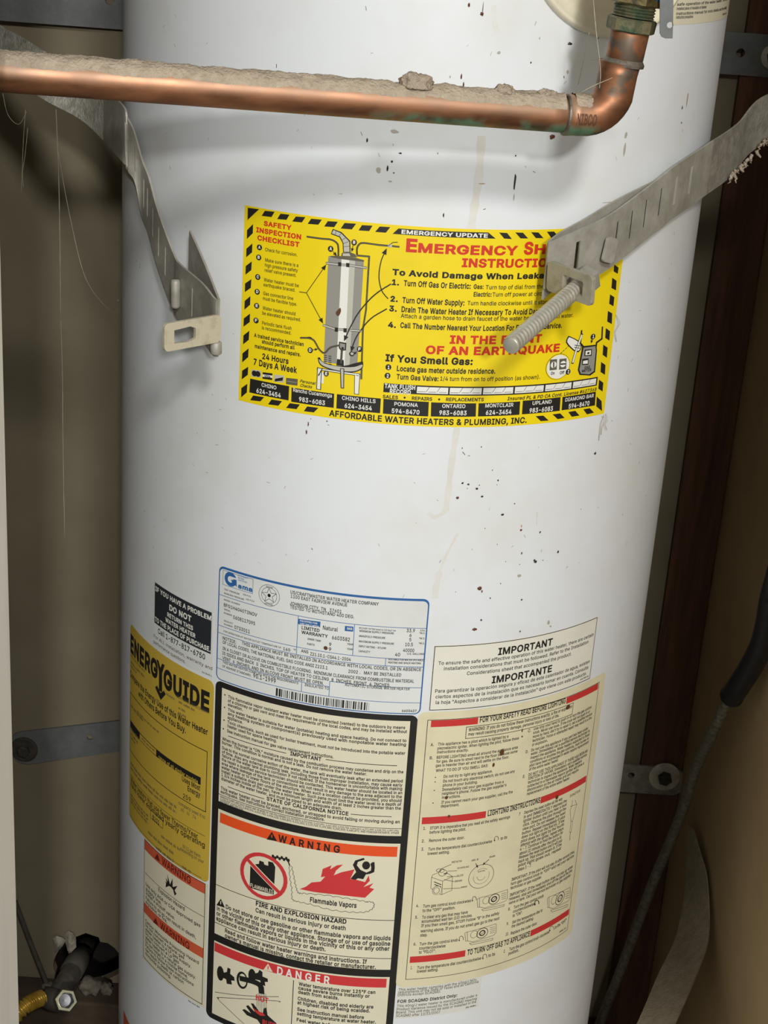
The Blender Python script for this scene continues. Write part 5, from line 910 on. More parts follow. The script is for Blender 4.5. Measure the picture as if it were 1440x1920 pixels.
  ('fire_lettering', [('T', 'Flammable Vapors', -42.2, -3.0, 732.45, 4.69, 0.025, 'ink', 3, 0),
   ('L', 'ink', 0.6, [(-131.4, 721.2), (29.3, 721.2)], 2),
   ('L', 'ink', 0.6, [(-131.3, 682.4), (29.2, 682.4)], 2),
   ('P', 'ink', [(-124.7, 709.0), (-129.2, 700.4), (-120.2, 701.5)], 2),
   ('P', 'cream', [(-125.1, 706.4), (-124.1, 706.5), (-124.3, 703.4), (-125.1, 703.2)], 3),
   ('T', 'FIRE AND EXPLOSION HAZARD', -90.1, -10.5, 715.6, 4.45, 0.035, 'ink', 2, 0),
   ('T', 'Can result in serious injury or death', -90.1, -10.8, 708.96, 4.16, 0.022, 'ink', 2, 0),
   ('T', 'Do not store or use gasoline or other flammable vapors and liquids', -119.3, 27.5, 701.28, 4.05, 0.025, 'ink', 2, 0),
   ('T', 'in the vicinity of this or any other appliance. Storage of or use of gasoline', -128.7, 27.5, 695.69, 4.07, 0.025, 'ink', 2, 0),
   ('T', 'or other flammable vapors or liquids in the vicinity of this or any other', -128.8, 27.2, 690.56, 4.08, 0.025, 'ink', 2, 0),
   ('T', 'appliance can result in serious injury or death.', -129.0, -26.5, 685.27, 4.09, 0.025, 'ink', 2, 0),
   ('T', 'Read and follow water heater warnings and instructions. If', -119.3, 9.0, 676.7, 4.1, 0.025, 'ink', 2, 0),
   ('T', "owner's manual is missing, contact the retailer or manufacturer.", -119.2, 16.9, 671.52, 4.11, 0.025, 'ink', 2, 0)]),
  ('scald_panel', [('P', 'cream', [(-130.4, 663.2), (29.3, 663.2), (29.3, 585.2), (-130.4, 585.2)], 1)]),
  ('danger_band', [('P', 'red2', [(-129.8, 661.6), (26.9, 661.6), (26.9, 652.3), (-129.8, 652.3)], 2),
   ('P', 'cream', [(-76.3, 660.3), (-80.3, 652.5), (-71.6, 652.9)], 3),
   ('P', 'red2', [(-76.6, 657.6), (-75.6, 657.7), (-75.7, 654.3), (-76.4, 654.2)], 4),
   ('T', 'D A N G E R', -67.7, -21.3, 652.27, 7.64, 0.025, 'paper', 3, 0)]),
  ('faucet_symbol', [('E', 'ink', -122.6, 631.7, 3.75, 7.78, 0.0, 2),
   ('P', 'ink', [(-119.8, 633.7), (-115.9, 636.2), (-115.3, 641.2), (-112.2, 641.0), (-112.4, 635.7), (-108.2, 634.0), (-107.6, 630.3), (-111.1, 629.3), (-110.2, 625.3), (-115.5, 623.8), (-116.4, 628.1), (-119.3, 628.4)], 2),
   ('E', 'ink', -90.8, 642.5, 3.67, 7.08, 0.0, 2),
   ('P', 'ink', [(-88.7, 645.6), (-85.3, 647.6), (-84.0, 651.2), (-81.1, 649.8), (-80.9, 645.2), (-76.0, 644.5), (-75.6, 641.2), (-78.6, 640.2), (-77.8, 636.1), (-82.0, 636.3), (-82.9, 640.3), (-87.8, 639.7)], 2),
   ('E', 'ink', -100.2, 634.1, 5.5, 8.97, 0.0, 3),
   ('E', 'cream', -99.7, 634.4, 3.77, 6.81, 0.0, 4),
   ('L', 'ink', 5.4, [(-101.2, 635.7), (-99.0, 636.0), (-95.9, 636.4), (-92.6, 636.8), (-89.8, 636.9), (-87.6, 636.8), (-85.6, 636.5), (-84.0, 636.1), (-82.7, 635.2), (-81.8, 633.8), (-81.4, 631.9), (-81.2, 630.0), (-81.0, 628.7)], 5)]),
  ('water_stream', [('L', 'ink', 0.35, [(-84.8, 625.8), (-85.4, 604.2)], 2),
   ('L', 'ink', 0.35, [(-83.6, 626.3), (-83.7, 604.8)], 2),
   ('L', 'ink', 0.35, [(-82.3, 626.7), (-82.0, 605.4)], 2),
   ('L', 'ink', 0.35, [(-81.1, 627.1), (-80.4, 606.0)], 2),
   ('L', 'ink', 0.35, [(-79.8, 627.6), (-78.7, 606.6)], 2),
   ('L', 'ink', 0.35, [(-78.6, 628.0), (-77.0, 607.2)], 2),
   ('L', 'ink', 0.35, [(-77.3, 628.4), (-75.4, 607.7)], 2),
   ('T', 'HOT', -86.3, -74.3, 618.66, 5.61, 0.02, 'red2', 3, 0)]),
  ('burned_hand_symbol', [('P', 'ink', [(-98.8, 603.0), (-96.6, 604.7), (-90.0, 602.5), (-95.3, 608.4), (-93.2, 610.3), (-86.5, 605.4), (-90.7, 613.4), (-88.2, 613.8), (-81.5, 606.4), (-78.7, 606.6), (-78.2, 612.3), (-75.9, 613.9), (-74.5, 606.4), (-65.9, 600.4), (-68.6, 598.0), (-80.3, 594.0), (-84.0, 598.3), (-94.2, 599.2)], 4),
   ('P', 'red2', [(-88.8, 609.3), (-83.0, 607.5), (-78.7, 607.4), (-76.5, 605.0), (-81.4, 603.6), (-85.8, 605.7)], 5),
   ('T', 'BURN', -78.9, -65.7, 595.48, 4.73, 0.03, 'red2', 5, 0)]),
  ('tub_outline', [('L', 'ink', 0.5, [(-127.8, 609.3), (-65.1, 628.9)], 2),
   ('L', 'ink', 0.5, [(-64.4, 623.4), (-64.1, 623.7), (-63.3, 624.1), (-64.1, 624.3), (-68.3, 623.5), (-78.5, 621.0), (-93.5, 616.6), (-109.1, 611.2), (-120.4, 606.7), (-125.1, 604.6), (-125.5, 604.2), (-124.1, 604.4), (-123.3, 604.3), (-123.9, 603.9), (-124.6, 603.7), (-124.4, 603.3), (-122.2, 602.0), (-116.8, 599.3), (-109.2, 595.5), (-101.8, 591.4), (-96.8, 588.6)], 2)]),
  ('divider_line', [('L', 'ink', 0.7, [(-52.6, 649.5), (-52.5, 603.5)], 2)]),
  ('scald_lettering', [('T', 'Water temperature over 125°F can', -48.0, 18.1, 645.68, 3.38, 0.028, 'ink', 2, 0),
   ('T', 'cause severe burns instantly or', -48.1, 13.5, 641.46, 3.39, 0.028, 'ink', 2, 0),
   ('T', 'death from scalds.', -48.0, -12.7, 637.11, 3.39, 0.028, 'ink', 2, 0),
   ('T', 'Children, disabled and elderly are', -48.1, 17.4, 630.2, 3.41, 0.028, 'ink', 2, 0),
   ('T', 'at highest risk of being scalded.', -48.2, 14.6, 625.95, 3.41, 0.028, 'ink', 2, 0),
   ('T', 'See instruction manual before', -48.1, 10.0, 618.88, 3.43, 0.028, 'ink', 2, 0),
   ('T', 'setting temperature at water heater.', -48.0, 20.5, 614.32, 3.44, 0.028, 'ink', 2, 0),
   ('T', 'Feel water before bathing or', -48.0, 9.6, 607.68, 3.45, 0.028, 'ink', 2, 0)]),
 ]),
 dict(name='installation_sticker', label='cream rectangular sticker with thin black border headed important and importante', color='cream_lt', rect=(43.1, 199.5, 978.3, 920.4), rad=0, parts=[
  ('border', [('L', 'ink', 0.6, [(43.9, 977.5), (198.7, 977.5), (198.7, 921.2), (43.9, 921.2), (43.9, 977.5)], 1)]),
  ('notice_lettering', [('T', 'IMPORTANT', 96.8, 147.9, 966.32, 5.8, 0.03, 'ink', 1, 0),
   ('T', 'IMPORTANTE', 93.7, 150.6, 941.53, 5.88, 0.03, 'ink', 1, 0),
   ('T', 'To ensure the safe and effective operation of this water heater, there are certain', 47.7, 196.4, 961.39, 2.97, 0.006, 'ink', 1, 0),
   ('T', 'installation considerations that must be followed. Refer to the Installation', 52.5, 190.5, 956.45, 2.98, 0.006, 'ink', 1, 0),
   ('T', 'Considerations sheet that accompanied the product.', 71.8, 170.9, 951.1, 3.01, 0.006, 'ink', 1, 0),
   ('T', 'Para garantizar la operación segura y eficaz de este calentador de agua, existen', 47.1, 195.7, 936.71, 3.01, 0.006, 'ink', 1, 0),
   ('T', 'ciertos aspectos de la instalación que es necesario tomar en cuenta. Consulta', 47.8, 194.6, 931.59, 3.02, 0.006, 'ink', 1, 0),
   ('T', 'la hoja "Aspectos a considerar de la instalación" que viene con este producto.', 48.4, 193.3, 926.46, 3.03, 0.006, 'ink', 1, 0),
   ('S', 185.8, 196.9, 923.31, 1.92, 'ink2', 1)]),
 ]),
 dict(name='lighting_sticker', label='tall stained cream sticker with red bars and pilot lighting instructions', color='cream_old', rect=(35.0, 223.7, 919.3, 651.9), rad=6, parts=[
  ('border', [('L', 'ink', 0.5, [(43.2, 912.1), (214.4, 912.1), (214.4, 660.3), (43.2, 660.3), (43.2, 912.1)], 1)]),
  ('red_bar', [('P', 'red_old', [(46.0, 911.7), (85.1, 911.7), (85.1, 905.7), (46.0, 905.7)], 1)]),
  ('red_bar', [('P', 'red_old', [(171.7, 911.7), (213.2, 911.7), (213.2, 905.7), (171.7, 905.7)], 1)]),
  ('heading_lettering', [('T', 'FOR YOUR SAFETY READ BEFORE LIGHTING', 86.7, 170.7, 906.95, 4.8, 0.02, 'ink', 1, 0),
   ('L', 'ink', 0.4, [(86.7, 911.7), (170.0, 911.7)], 1)]),
  ('red_bar', [('P', 'red_old', [(45.4, 821.7), (100.7, 821.7), (100.7, 815.2), (45.4, 815.2)], 1)]),
  ('red_bar', [('P', 'red_old', [(155.2, 821.7), (213.2, 821.7), (213.2, 815.2), (155.2, 815.2)], 1)]),
  ('heading_lettering', [('T', 'LIGHTING INSTRUCTIONS', 102.4, 154.8, 816.52, 4.97, 0.02, 'ink', 1, 0),
   ('L', 'ink', 0.4, [(102.4, 821.7), (154.1, 821.7)], 1)]),
  ('red_bar', [('P', 'red_old', [(45.3, 683.8), (94.7, 683.8), (94.7, 677.3), (45.3, 677.3)], 1)]),
  ('red_bar', [('P', 'red_old', [(161.9, 683.8), (213.2, 683.8), (213.2, 677.3), (161.9, 677.3)], 1)]),
  ('heading_lettering', [('T', 'TO TURN OFF GAS TO APPLIANCE', 96.6, 161.3, 678.21, 5.06, 0.02, 'ink', 1, 0),
   ('L', 'ink', 0.4, [(96.6, 683.8), (160.5, 683.8)], 1)]),
  ('caution_box', [('L', 'ink', 0.5, [(75.8, 903.9), (180.8, 903.9), (180.8, 893.3), (75.8, 893.3), (75.8, 903.9)], 1),
   ('T', 'WARNING: If you do not follow these instructions exactly, a fire or explosion', 77.8, 179.6, 899.77, 2.94, 0.015, 'ink', 1, 0),
   ('T', 'may result causing property damage, personal injury or loss of life.', 77.9, 164.9, 895.78, 2.68, 0.015, 'ink', 1, 0)]),
  ('safety_lettering', [('T', 'A.', 47.2, 49.8, 888.39, 2.52, 0.014, 'ink', 1, 0),
   ('T', 'This appliance has a pilot which is lighted by a', 53.1, 114.2, 888.68, 2.53, 0.014, 'ink', 1, 0),
   ('T', 'piezoelectric igniter. When lighting the pilot, follow these', 53.1, 124.6, 884.96, 2.53, 0.014, 'ink', 1, 0),
   ('T', 'instructions exactly.', 53.0, 79.4, 881.37, 2.54, 0.014, 'ink', 1, 0),
   ('T', 'B.', 47.4, 49.9, 876.27, 2.54, 0.014, 'ink', 1, 0),
   ('T', 'BEFORE LIGHTING smell all around the appliance area', 53.1, 124.4, 876.43, 2.55, 0.014, 'ink', 1, 0),
   ('T', 'for gas. Be sure to smell next to the floor because some', 53.1, 124.6, 872.68, 2.55, 0.014, 'ink', 1, 0),
   ('T', 'gas is heavier than air and will settle on the floor.', 52.9, 117.0, 868.94, 2.56, 0.014, 'ink', 1, 0),
   ('T', 'WHAT TO DO IF YOU SMELL GAS:', 53.3, 98.1, 864.22, 2.57, 0.014, 'ink', 1, 0),
   ('T', 'Do not try to light any appliance.', 60.3, 102.7, 858.24, 2.58, 0.014, 'ink', 1, 0),
   ('T', 'Do not touch any electrical switch; do not use any', 60.3, 124.2, 853.91, 2.59, 0.014, 'ink', 1, 0),
   ('T', 'phone in your building.', 60.3, 90.2, 849.98, 2.59, 0.014, 'ink', 1, 0),
   ('T', 'Immediately call your gas supplier from a', 60.1, 114.3, 845.91, 2.6, 0.014, 'ink', 1, 0),
   ('T', "neighbor's phone. Follow the gas supplier's", 60.2, 117.4, 842.23, 2.61, 0.014, 'ink', 1, 0),
   ('T', 'instructions.', 60.4, 76.4, 838.53, 2.61, 0.014, 'ink', 1, 0),
   ('T', 'If you cannot reach your gas supplier, call the fire', 60.4, 124.3, 834.01, 2.62, 0.014, 'ink', 1, 0),
   ('T', 'department.', 60.2, 75.8, 830.32, 2.62, 0.014, 'ink', 1, 0),
   ('E', 'ink', 53.5, 859.2, 0.48, 0.54, 0.0, 1),
   ('E', 'ink', 53.6, 854.9, 0.48, 0.54, 0.0, 1),
   ('E', 'ink', 53.5, 846.9, 0.48, 0.55, 0.0, 1),
   ('E', 'ink', 53.4, 835.0, 0.48, 0.55, 0.0, 1),
   ('T', 'C.', 133.0, 136.0, 889.36, 2.62, 0.014, 'ink', 1, 0),
   ('T', 'Use only your hand to push in or turn the gas control', 138.7, 207.2, 890.0, 2.63, 0.014, 'ink', 1, 0),
   ('T', 'knob. Never use tools. If the knob will not push in or', 138.7, 205.4, 886.33, 2.63, 0.014, 'ink', 1, 0),
   ('T', "move by hand, don't try to repair it, call a qualified service", 138.6, 209.2, 882.66, 2.64, 0.014, 'ink', 1, 0),
   ('T', 'technician. Force or attempted repair may result in a fire', 138.7, 209.4, 878.87, 2.65, 0.014, 'ink', 1, 0),
   ('T', 'or explosion.', 138.8, 155.2, 875.08, 2.65, 0.014, 'ink', 1, 0),
   ('T', 'D.', 133.0, 135.5, 869.75, 2.65, 0.014, 'ink', 1, 0),
   ('T', 'Do not use this appliance if any part has been under', 138.5, 206.1, 869.99, 2.66, 0.014, 'ink', 1, 0),
   ('T', 'water. Immediately call a qualified service technician to', 138.6, 208.9, 866.42, 2.67, 0.014, 'ink', 1, 0),
   ('T', 'inspect the appliance. Water heaters subjected to flood', 138.6, 209.4, 862.69, 2.67, 0.014, 'ink', 1, 0),
   ('T', 'conditions or anytime the gas controls, main burner or', 138.6, 209.1, 858.98, 2.68, 0.014, 'ink', 1, 0),
   ('T', 'pilot have been submerged in water require replacement', 138.6, 209.5, 855.32, 2.68, 0.014, 'ink', 1, 0),
   ('T', 'of the entire water heater.', 138.6, 170.8, 851.66, 2.69, 0.014, 'ink', 1, 0),
   ('T', 'E.', 133.0, 135.3, 846.24, 2.69, 0.014, 'ink', 1, 0),
   ('T', 'DO NOT USE THIS APPLIANCE IF THERE HAS BEEN AN', 138.6, 209.4, 846.43, 2.7, 0.014, 'ink', 1, 0),
   ('T', 'IGNITION OF VAPORS. Immediately call a qualified service', 138.7, 209.2, 842.89, 2.7, 0.014, 'ink', 1, 0),
   ('T', 'technician to inspect the appliance. Water heaters', 138.8, 202.7, 839.18, 2.71, 0.014, 'ink', 1, 0),
   ('T', 'subjected to a flammable vapors ignition will show a', 138.9, 206.5, 835.46, 2.72, 0.014, 'ink', 1, 0),
   ('T', 'discoloration on the air intake grid and require', 139.0, 199.3, 831.73, 2.72, 0.014, 'ink', 1, 0),
   ('T', 'replacement of the entire water heater.', 139.1, 188.4, 827.99, 2.73, 0.014, 'ink', 1, 0)]),
  ('lighting_lettering', [('T', '1.', 47.2, 49.2, 809.85, 2.71, 0.014, 'ink', 1, 0),
   ('T', 'STOP! It is imperative that you read all the safety warnings', 52.8, 124.4, 809.83, 2.72, 0.014, 'ink', 1, 0),
   ('T', 'before lighting the pilot.', 52.7, 83.9, 805.77, 2.72, 0.014, 'ink', 1, 0),
   ('T', '2.', 46.8, 49.2, 797.66, 2.73, 0.014, 'ink', 1, 0),
   ('T', 'Remove the outer door.', 52.9, 83.4, 797.74, 2.73, 0.014, 'ink', 1, 0),
   ('T', '3.', 47.0, 49.2, 789.75, 2.74, 0.014, 'ink', 1, 0),
   ('T', 'Turn the temperature dial counterclockwise', 52.8, 109.2, 789.42, 2.75, 0.014, 'ink', 1, 0),
   ('T', 'to its', 117.3, 123.7, 789.96, 2.84, 0.014, 'ink', 1, 0),
   ('T', 'lowest setting.', 52.6, 71.5, 785.19, 2.75, 0.014, 'ink', 1, 0),
   ('T', '4.', 46.8, 49.0, 733.95, 2.83, 0.014, 'ink', 1, 0),
   ('T', 'Turn gas control knob clockwise', 52.7, 95.0, 733.15, 2.84, 0.014, 'ink', 1, 0),
   ('T', 'to the "OFF" position.', 52.6, 81.1, 728.63, 2.84, 0.014, 'ink', 1, 0),
   ('T', '5.', 46.8, 49.0, 722.35, 2.85, 0.014, 'ink', 1, 0),
   ('T', 'To clear any gas that may have', 52.7, 93.1, 721.96, 2.85, 0.014, 'ink', 1, 0),
   ('T', 'accumulated wait ten (10) minutes.', 52.6, 97.7, 717.84, 2.86, 0.014, 'ink', 1, 0),
   ('T', 'If you then smell gas, STOP! Follow "B" in the safety', 52.6, 124.3, 713.43, 2.87, 0.014, 'ink', 1, 0),
   ('T', '7', 133.1, 134.6, 809.83, 2.84, 0.014, 'ink', 1, 0),
   ('T', 'Depress the reset button all the way', 138.6, 182.0, 809.85, 2.85, 0.014, 'ink', 1, 0),
   ('T', 'in and IMMEDIATELY depress the', 138.7, 188.1, 805.55, 2.86, 0.014, 'ink', 1, 0),
   ('T', 'igniter button until you hear a loud', 138.7, 188.4, 801.67, 2.86, 0.014, 'ink', 1, 0),
   ('T', 'click. Observe the pilot through the', 138.8, 188.5, 797.5, 2.87, 0.014, 'ink', 1, 0),
   ('T', 'view port. Do not release the reset', 138.8, 188.2, 793.46, 2.88, 0.014, 'ink', 1, 0),
   ('T', 'button. Repeat immediately if pilot', 138.9, 188.4, 789.41, 2.88, 0.014, 'ink', 1, 0),
   ('T', 'does not light on the first try. If the', 138.9, 188.2, 785.5, 2.89, 0.014, 'ink', 1, 0),
   ('T', 'pilot does not light by the fourth', 138.6, 188.3, 781.52, 2.9, 0.014, 'ink', 1, 0),
   ('T', 'attempt with the igniter, repeat steps', 138.7, 188.4, 777.59, 2.9, 0.014, 'ink', 1, 0),
   ('T', '4 - 7. Continue to hold the button for', 138.6, 188.3, 773.55, 2.91, 0.014, 'ink', 1, 0),
   ('T', 'about (1) minute after the pilot is lit.', 138.6, 187.5, 769.31, 2.92, 0.014, 'ink', 1, 0),
   ('T', 'Release the reset button and it will pop', 138.7, 188.5, 765.35, 2.92, 0.014, 'ink', 1, 0),
   ('T', 'back up. Pilot should remain lit. If the', 138.5, 188.5, 761.29, 2.93, 0.014, 'ink', 1, 0),
   ('T', 'pilot light goes out, repeat', 138.7, 188.5, 757.27, 2.94, 0.014, 'ink', 1, 0),
   ('T', 'steps 3 - 7.', 138.8, 153.5, 752.99, 2.95, 0.014, 'ink', 1, 0),
   ('T', 'IMPORTANT: If the pilot will not stay lit after several tries,', 133.2, 209.6, 744.71, 2.95, 0.014, 'ink', 1, 0),
   ('T', 'turn gas control knob to "OFF" and call your service', 132.9, 209.3, 740.5, 2.95, 0.014, 'ink', 1, 0),
   ('T', 'technician or gas supplier.', 133.0, 167.4, 736.2, 2.96, 0.014, 'ink', 1, 0),
   ('T', 'IMPORTANT: If the reset button does not pop up when', 133.1, 209.7, 728.99, 2.97, 0.014, 'ink', 1, 0),
   ('T', 'released, stop and immediately shut off the gas at the line', 132.9, 209.6, 725.0, 2.98, 0.014, 'ink', 1, 0),
   ('T', 'valve or tank. Call your service technician or gas supplier.', 133.0, 208.7, 720.81, 2.99, 0.014, 'ink', 1, 0),
   ('T', '8.', 133.2, 135.4, 714.51, 3.0, 0.014, 'ink', 1, 0),
   ('T', 'Turn the gas control knob', 138.8, 172.7, 714.63, 3.01, 0.014, 'ink', 1, 0),
   ('T', 'counterclockwise', 138.6, 162.3, 710.35, 3.02, 0.014, 'ink', 1, 0),
   ('T', 'to "ON".', 138.7, 149.3, 705.96, 3.03, 0.014, 'ink', 1, 0),
   ('T', '9.', 133.2, 135.4, 699.24, 3.03, 0.014, 'ink', 1, 0),
   ('T', 'Set the temperature dial to', 139.2, 173.7, 699.08, 3.04, 0.014, 'ink', 1, 0),
   ('T', 'the desired setting.', 138.9, 163.6, 694.76, 3.05, 0.014, 'ink', 1, 0),
   ('T', 'RESET BUTTON', 74.2, 82.9, 775.13, 1.68, 0.01, 'ink', 1, 0),
   ('T', 'GAS CONTROL KNOB', 79.5, 89.8, 768.6, 1.55, 0.01, 'ink', 1, 0),
   ('T', 'DIAL STOP', 79.9, 85.5, 760.74, 1.84, 0.01, 'ink', 1, 0),
   ('T', 'INNER MARK', 78.4, 85.0, 755.65, 1.7, 0.01, 'ink', 1, 0),
   ('S', 84.6, 90.3, 748.8, 2.28, 'ink2', 1),
   ('S', 91.9, 98.3, 774.13, 2.26, 'ink2', 1),
   ('S', 108.4, 114.8, 774.34, 2.28, 'ink2', 1),
   ('T', 'IGNITER', 191.7, 206.2, 808.34, 2.46, 0.005, 'ink2', 1, 0),
   ('T', 'warning above. If you do not smell gas go to the next', 52.5, 124.9, 708.04, 2.95, 0.014, 'ink', 1, 0),
   ('T', 'step.', 52.5, 58.7, 703.77, 2.96, 0.014, 'ink', 1, 0),
   ('T', '6.', 47.4, 49.7, 695.13, 2.97, 0.014, 'ink', 1, 0),
   ('T', 'Turn the gas control knob', 52.6, 86.4, 694.77, 2.97, 0.014, 'ink', 1, 0),
   ('T', 'counterclockwise', 52.5, 75.7, 690.47, 2.98, 0.014, 'ink', 1, 0),
   ('T', 'to "PILOT".', 52.6, 67.4, 686.31, 2.99, 0.014, 'ink', 1, 0),
   ('T', '10.', 133.5, 136.5, 688.27, 3.13, 0.014, 'ink', 1, 0),
   ('T', 'Replace the outer door.', 138.9, 168.9, 687.55, 3.14, 0.014, 'ink', 1, 0),
   ('T', '1.', 46.7, 48.1, 670.77, 3.01, 0.014, 'ink', 1, 0),
   ('T', 'Turn the temperature dial counterclockwise', 52.4, 110.6, 670.35, 3.01, 0.014, 'ink', 1, 0),
   ('T', 'to its', 117.7, 124.5, 670.8, 3.12, 0.014, 'ink', 1, 0),
   ('T', 'lowest setting.', 52.4, 71.1, 666.6, 3.02, 0.014, 'ink', 1, 0),
   ('T', '2.', 133.5, 135.0, 670.53, 3.16, 0.014, 'ink', 1, 0),
   ('T', 'Turn the gas control knob clockwise', 139.3, 186.6, 670.56, 3.17, 0.014, 'ink', 1, 0),
   ('T', 'to the "OFF"', 193.9, 210.6, 671.26, 3.35, 0.014, 'ink', 1, 0),
   ('T', 'position.', 138.9, 150.1, 666.28, 3.18, 0.014, 'ink', 1, 0),
   ('S', 201.8, 212.1, 663.22, 2.05, 'ink2', 1)]),
  ('gas_valve_drawing', [('L', 'ink', 0.35, [(57.8, 762.9), (58.0, 752.1), (67.6, 744.6), (76.5, 747.9), (76.0, 761.7), (67.4, 768.6), (58.6, 765.3), (57.8, 762.9), (67.7, 758.1), (76.0, 761.7)], 1),
   ('L', 'ink', 0.35, [(67.7, 758.1), (68.1, 745.1)], 1),
   ('E', 'ink', 63.5, 749.5, 4.07, 4.51, 0.0, 2),
   ('E', 'cream_old', 63.5, 749.5, 3.82, 4.23, 0.0, 3),
   ('E', 'ink', 63.0, 749.5, 2.71, 3.1, 0.35, 4),
   ('E', 'cream_old', 67.0, 766.6, 3.7, 3.36, 0.0, 2),
   ('E', 'ink', 67.0, 766.6, 3.7, 3.36, 0.35, 3),
   ('E', 'ink', 63.4, 769.4, 2.2, 1.67, 0.35, 3),
   ('E', 'ink', 66.2, 768.7, 2.21, 1.96, 0.35, 3),
   ('L', 'ink', 0.7, [(60.4, 758.2), (66.7, 754.7)], 2),
   ('L', 'ink', 0.7, [(60.9, 755.6), (66.7, 752.5)], 2),
   ('L', 'ink', 1.0, [(68.3, 765.4), (70.9, 766.1)], 4),
   ('L', 'ink', 0.35, [(73.7, 774.1), (65.4, 770.9)], 4),
   ('L', 'ink', 0.35, [(79.3, 767.1), (71.2, 767.8)], 4),
   ('L', 'ink', 0.35, [(79.5, 761.5), (71.0, 762.3)], 4),
   ('L', 'ink', 0.35, [(77.7, 756.6), (68.8, 759.8)], 4),
   ('L', 'ink', 0.35, [(83.9, 749.3), (68.9, 750.6)], 4)]),
  ('dial_drawing', [('E', 'ink', 102.5, 757.4, 11.9, 12.0, 0.4, 1),
   ('E', 'ink', 102.5, 757.4, 4.05, 4.01, 0.3, 1),
   ('E', 'ink', 102.5, 757.4, 7.47, 7.73, 0.25, 1),
   ('P', 'cream_old', [(94.7, 763.9), (109.3, 763.0), (108.6, 756.1), (95.3, 758.2)], 2),
   ('S', 98.8, 106.0, 762.1, 1.43, 'ink2', 3),
   ('L', 'ink', 0.5, [(95.9, 771.6), (97.9, 767.4)], 3),
   ('P', 'ink', [(98.3, 766.5), (96.1, 769.0), (98.0, 769.5)], 3),
   ('L', 'ink', 0.5, [(108.0, 773.0), (103.1, 769.2)], 3),
   ('P', 'ink', [(102.5, 768.7), (103.5, 771.1), (105.0, 769.1)], 3)]),
  ('knob_drawing', [('L', 'ink', 0.35, [(102.9, 735.5), (130.0, 737.1), (131.1, 727.5), (128.8, 725.5), (109.0, 723.9), (103.9, 726.0), (102.9, 735.5)], 1),
   ('L', 'ink', 0.35, [(100.8, 734.6), (102.9, 735.5), (103.9, 726.0), (102.1, 726.1), (100.8, 734.6)], 1),
   ('E', 'ink', 109.7, 731.5, 3.59, 3.8, 0.35, 1),
   ('E', 'ink', 117.3, 730.9, 5.54, 5.34, 0.6, 1),
   ('E', 'ink', 117.3, 730.9, 3.07, 3.05, 1.1, 1),
   ('L', 'ink', 0.5, [(116.2, 730.3), (118.5, 731.5)], 2),
   ('L', 'ink', 0.35, [(106.2, 723.1), (128.5, 722.4), (128.1, 720.6), (107.8, 721.1), (106.2, 723.1)], 1),
   ('L', 'ink', 0.35, [(124.2, 734.4), (129.1, 734.2)], 1),
   ('L', 'ink', 0.35, [(124.4, 732.4), (129.3, 732.3)], 1),
   ('L', 'ink', 0.35, [(124.6, 730.5), (129.5, 730.3)], 1),
   ('L', 'ink', 0.35, [(124.8, 728.6), (129.7, 728.4)], 1)]),
  ('knob_drawing', [('L', 'ink', 0.35, [(180.3, 711.4), (210.0, 708.1), (212.3, 695.8), (209.8, 693.8), (187.7, 695.9), (182.1, 699.6), (180.3, 711.4)], 1),
   ('L', 'ink', 0.35, [(178.1, 710.8), (180.3, 711.4), (182.1, 699.6), (180.3, 700.0), (178.1, 710.8)], 1),
   ('E', 'ink', 187.8, 705.3, 3.96, 4.77, 0.35, 1),
   ('E', 'ink', 196.2, 703.0, 6.36, 6.75, 0.6, 1),
   ('E', 'ink', 196.2, 703.0, 3.5, 3.86, 1.1, 1),
   ('L', 'ink', 0.5, [(195.1, 702.4), (197.4, 703.6)], 2),
   ('L', 'ink', 0.35, [(184.8, 695.5), (209.8, 690.0), (209.5, 687.8), (186.7, 692.7), (184.8, 695.5)], 1),
   ('L', 'ink', 0.35, [(203.6, 705.9), (209.2, 704.6)], 1),
   ('L', 'ink', 0.35, [(204.0, 703.5), (209.7, 702.2)], 1),
   ('L', 'ink', 0.35, [(204.4, 701.0), (210.1, 699.7)], 1),
   ('L', 'ink', 0.35, [(204.9, 698.6), (210.6, 697.2)], 1)]),
  ('knob_drawing', [('L', 'ink', 0.35, [(94.6, 702.6), (122.1, 704.4), (123.1, 694.8), (120.8, 692.8), (100.7, 691.1), (95.5, 693.2), (94.6, 702.6)], 1),
   ('L', 'ink', 0.35, [(92.4, 701.8), (94.6, 702.6), (95.5, 693.2), (93.8, 693.2), (92.4, 701.8)], 1),
   ('E', 'ink', 101.4, 698.7, 3.64, 3.8, 0.35, 1),
   ('E', 'ink', 109.2, 698.2, 5.61, 5.34, 0.6, 1),
   ('E', 'ink', 109.2, 698.2, 3.1, 3.06, 1.1, 1),
   ('L', 'ink', 0.5, [(108.1, 697.5), (110.4, 698.8)], 2),
   ('L', 'ink', 0.35, [(97.8, 690.2), (120.5, 689.8), (120.1, 687.9), (99.5, 688.3), (97.8, 690.2)], 1),
   ('L', 'ink', 0.35, [(116.2, 701.7), (121.2, 701.5)], 1),
   ('L', 'ink', 0.35, [(116.4, 699.7), (121.4, 699.6)], 1),
   ('L', 'ink', 0.35, [(116.6, 697.8), (121.6, 697.7)], 1),
   ('L', 'ink', 0.35, [(116.8, 695.9), (121.8, 695.7)], 1)]),
  ('turn_arrow', [('L', 'ink', 0.45, [(111.5, 790.9), (111.5, 791.4), (111.4, 792.2), (111.4, 793.0), (111.5, 793.6), (111.7, 794.1), (112.1, 794.4), (112.5, 794.6), (113.0, 794.7), (113.4, 794.5), (113.9, 794.2), (114.4, 793.7), (114.7, 793.2), (115.0, 792.5), (115.1, 791.8), (115.2, 791.1), (115.3, 790.6)], 1),
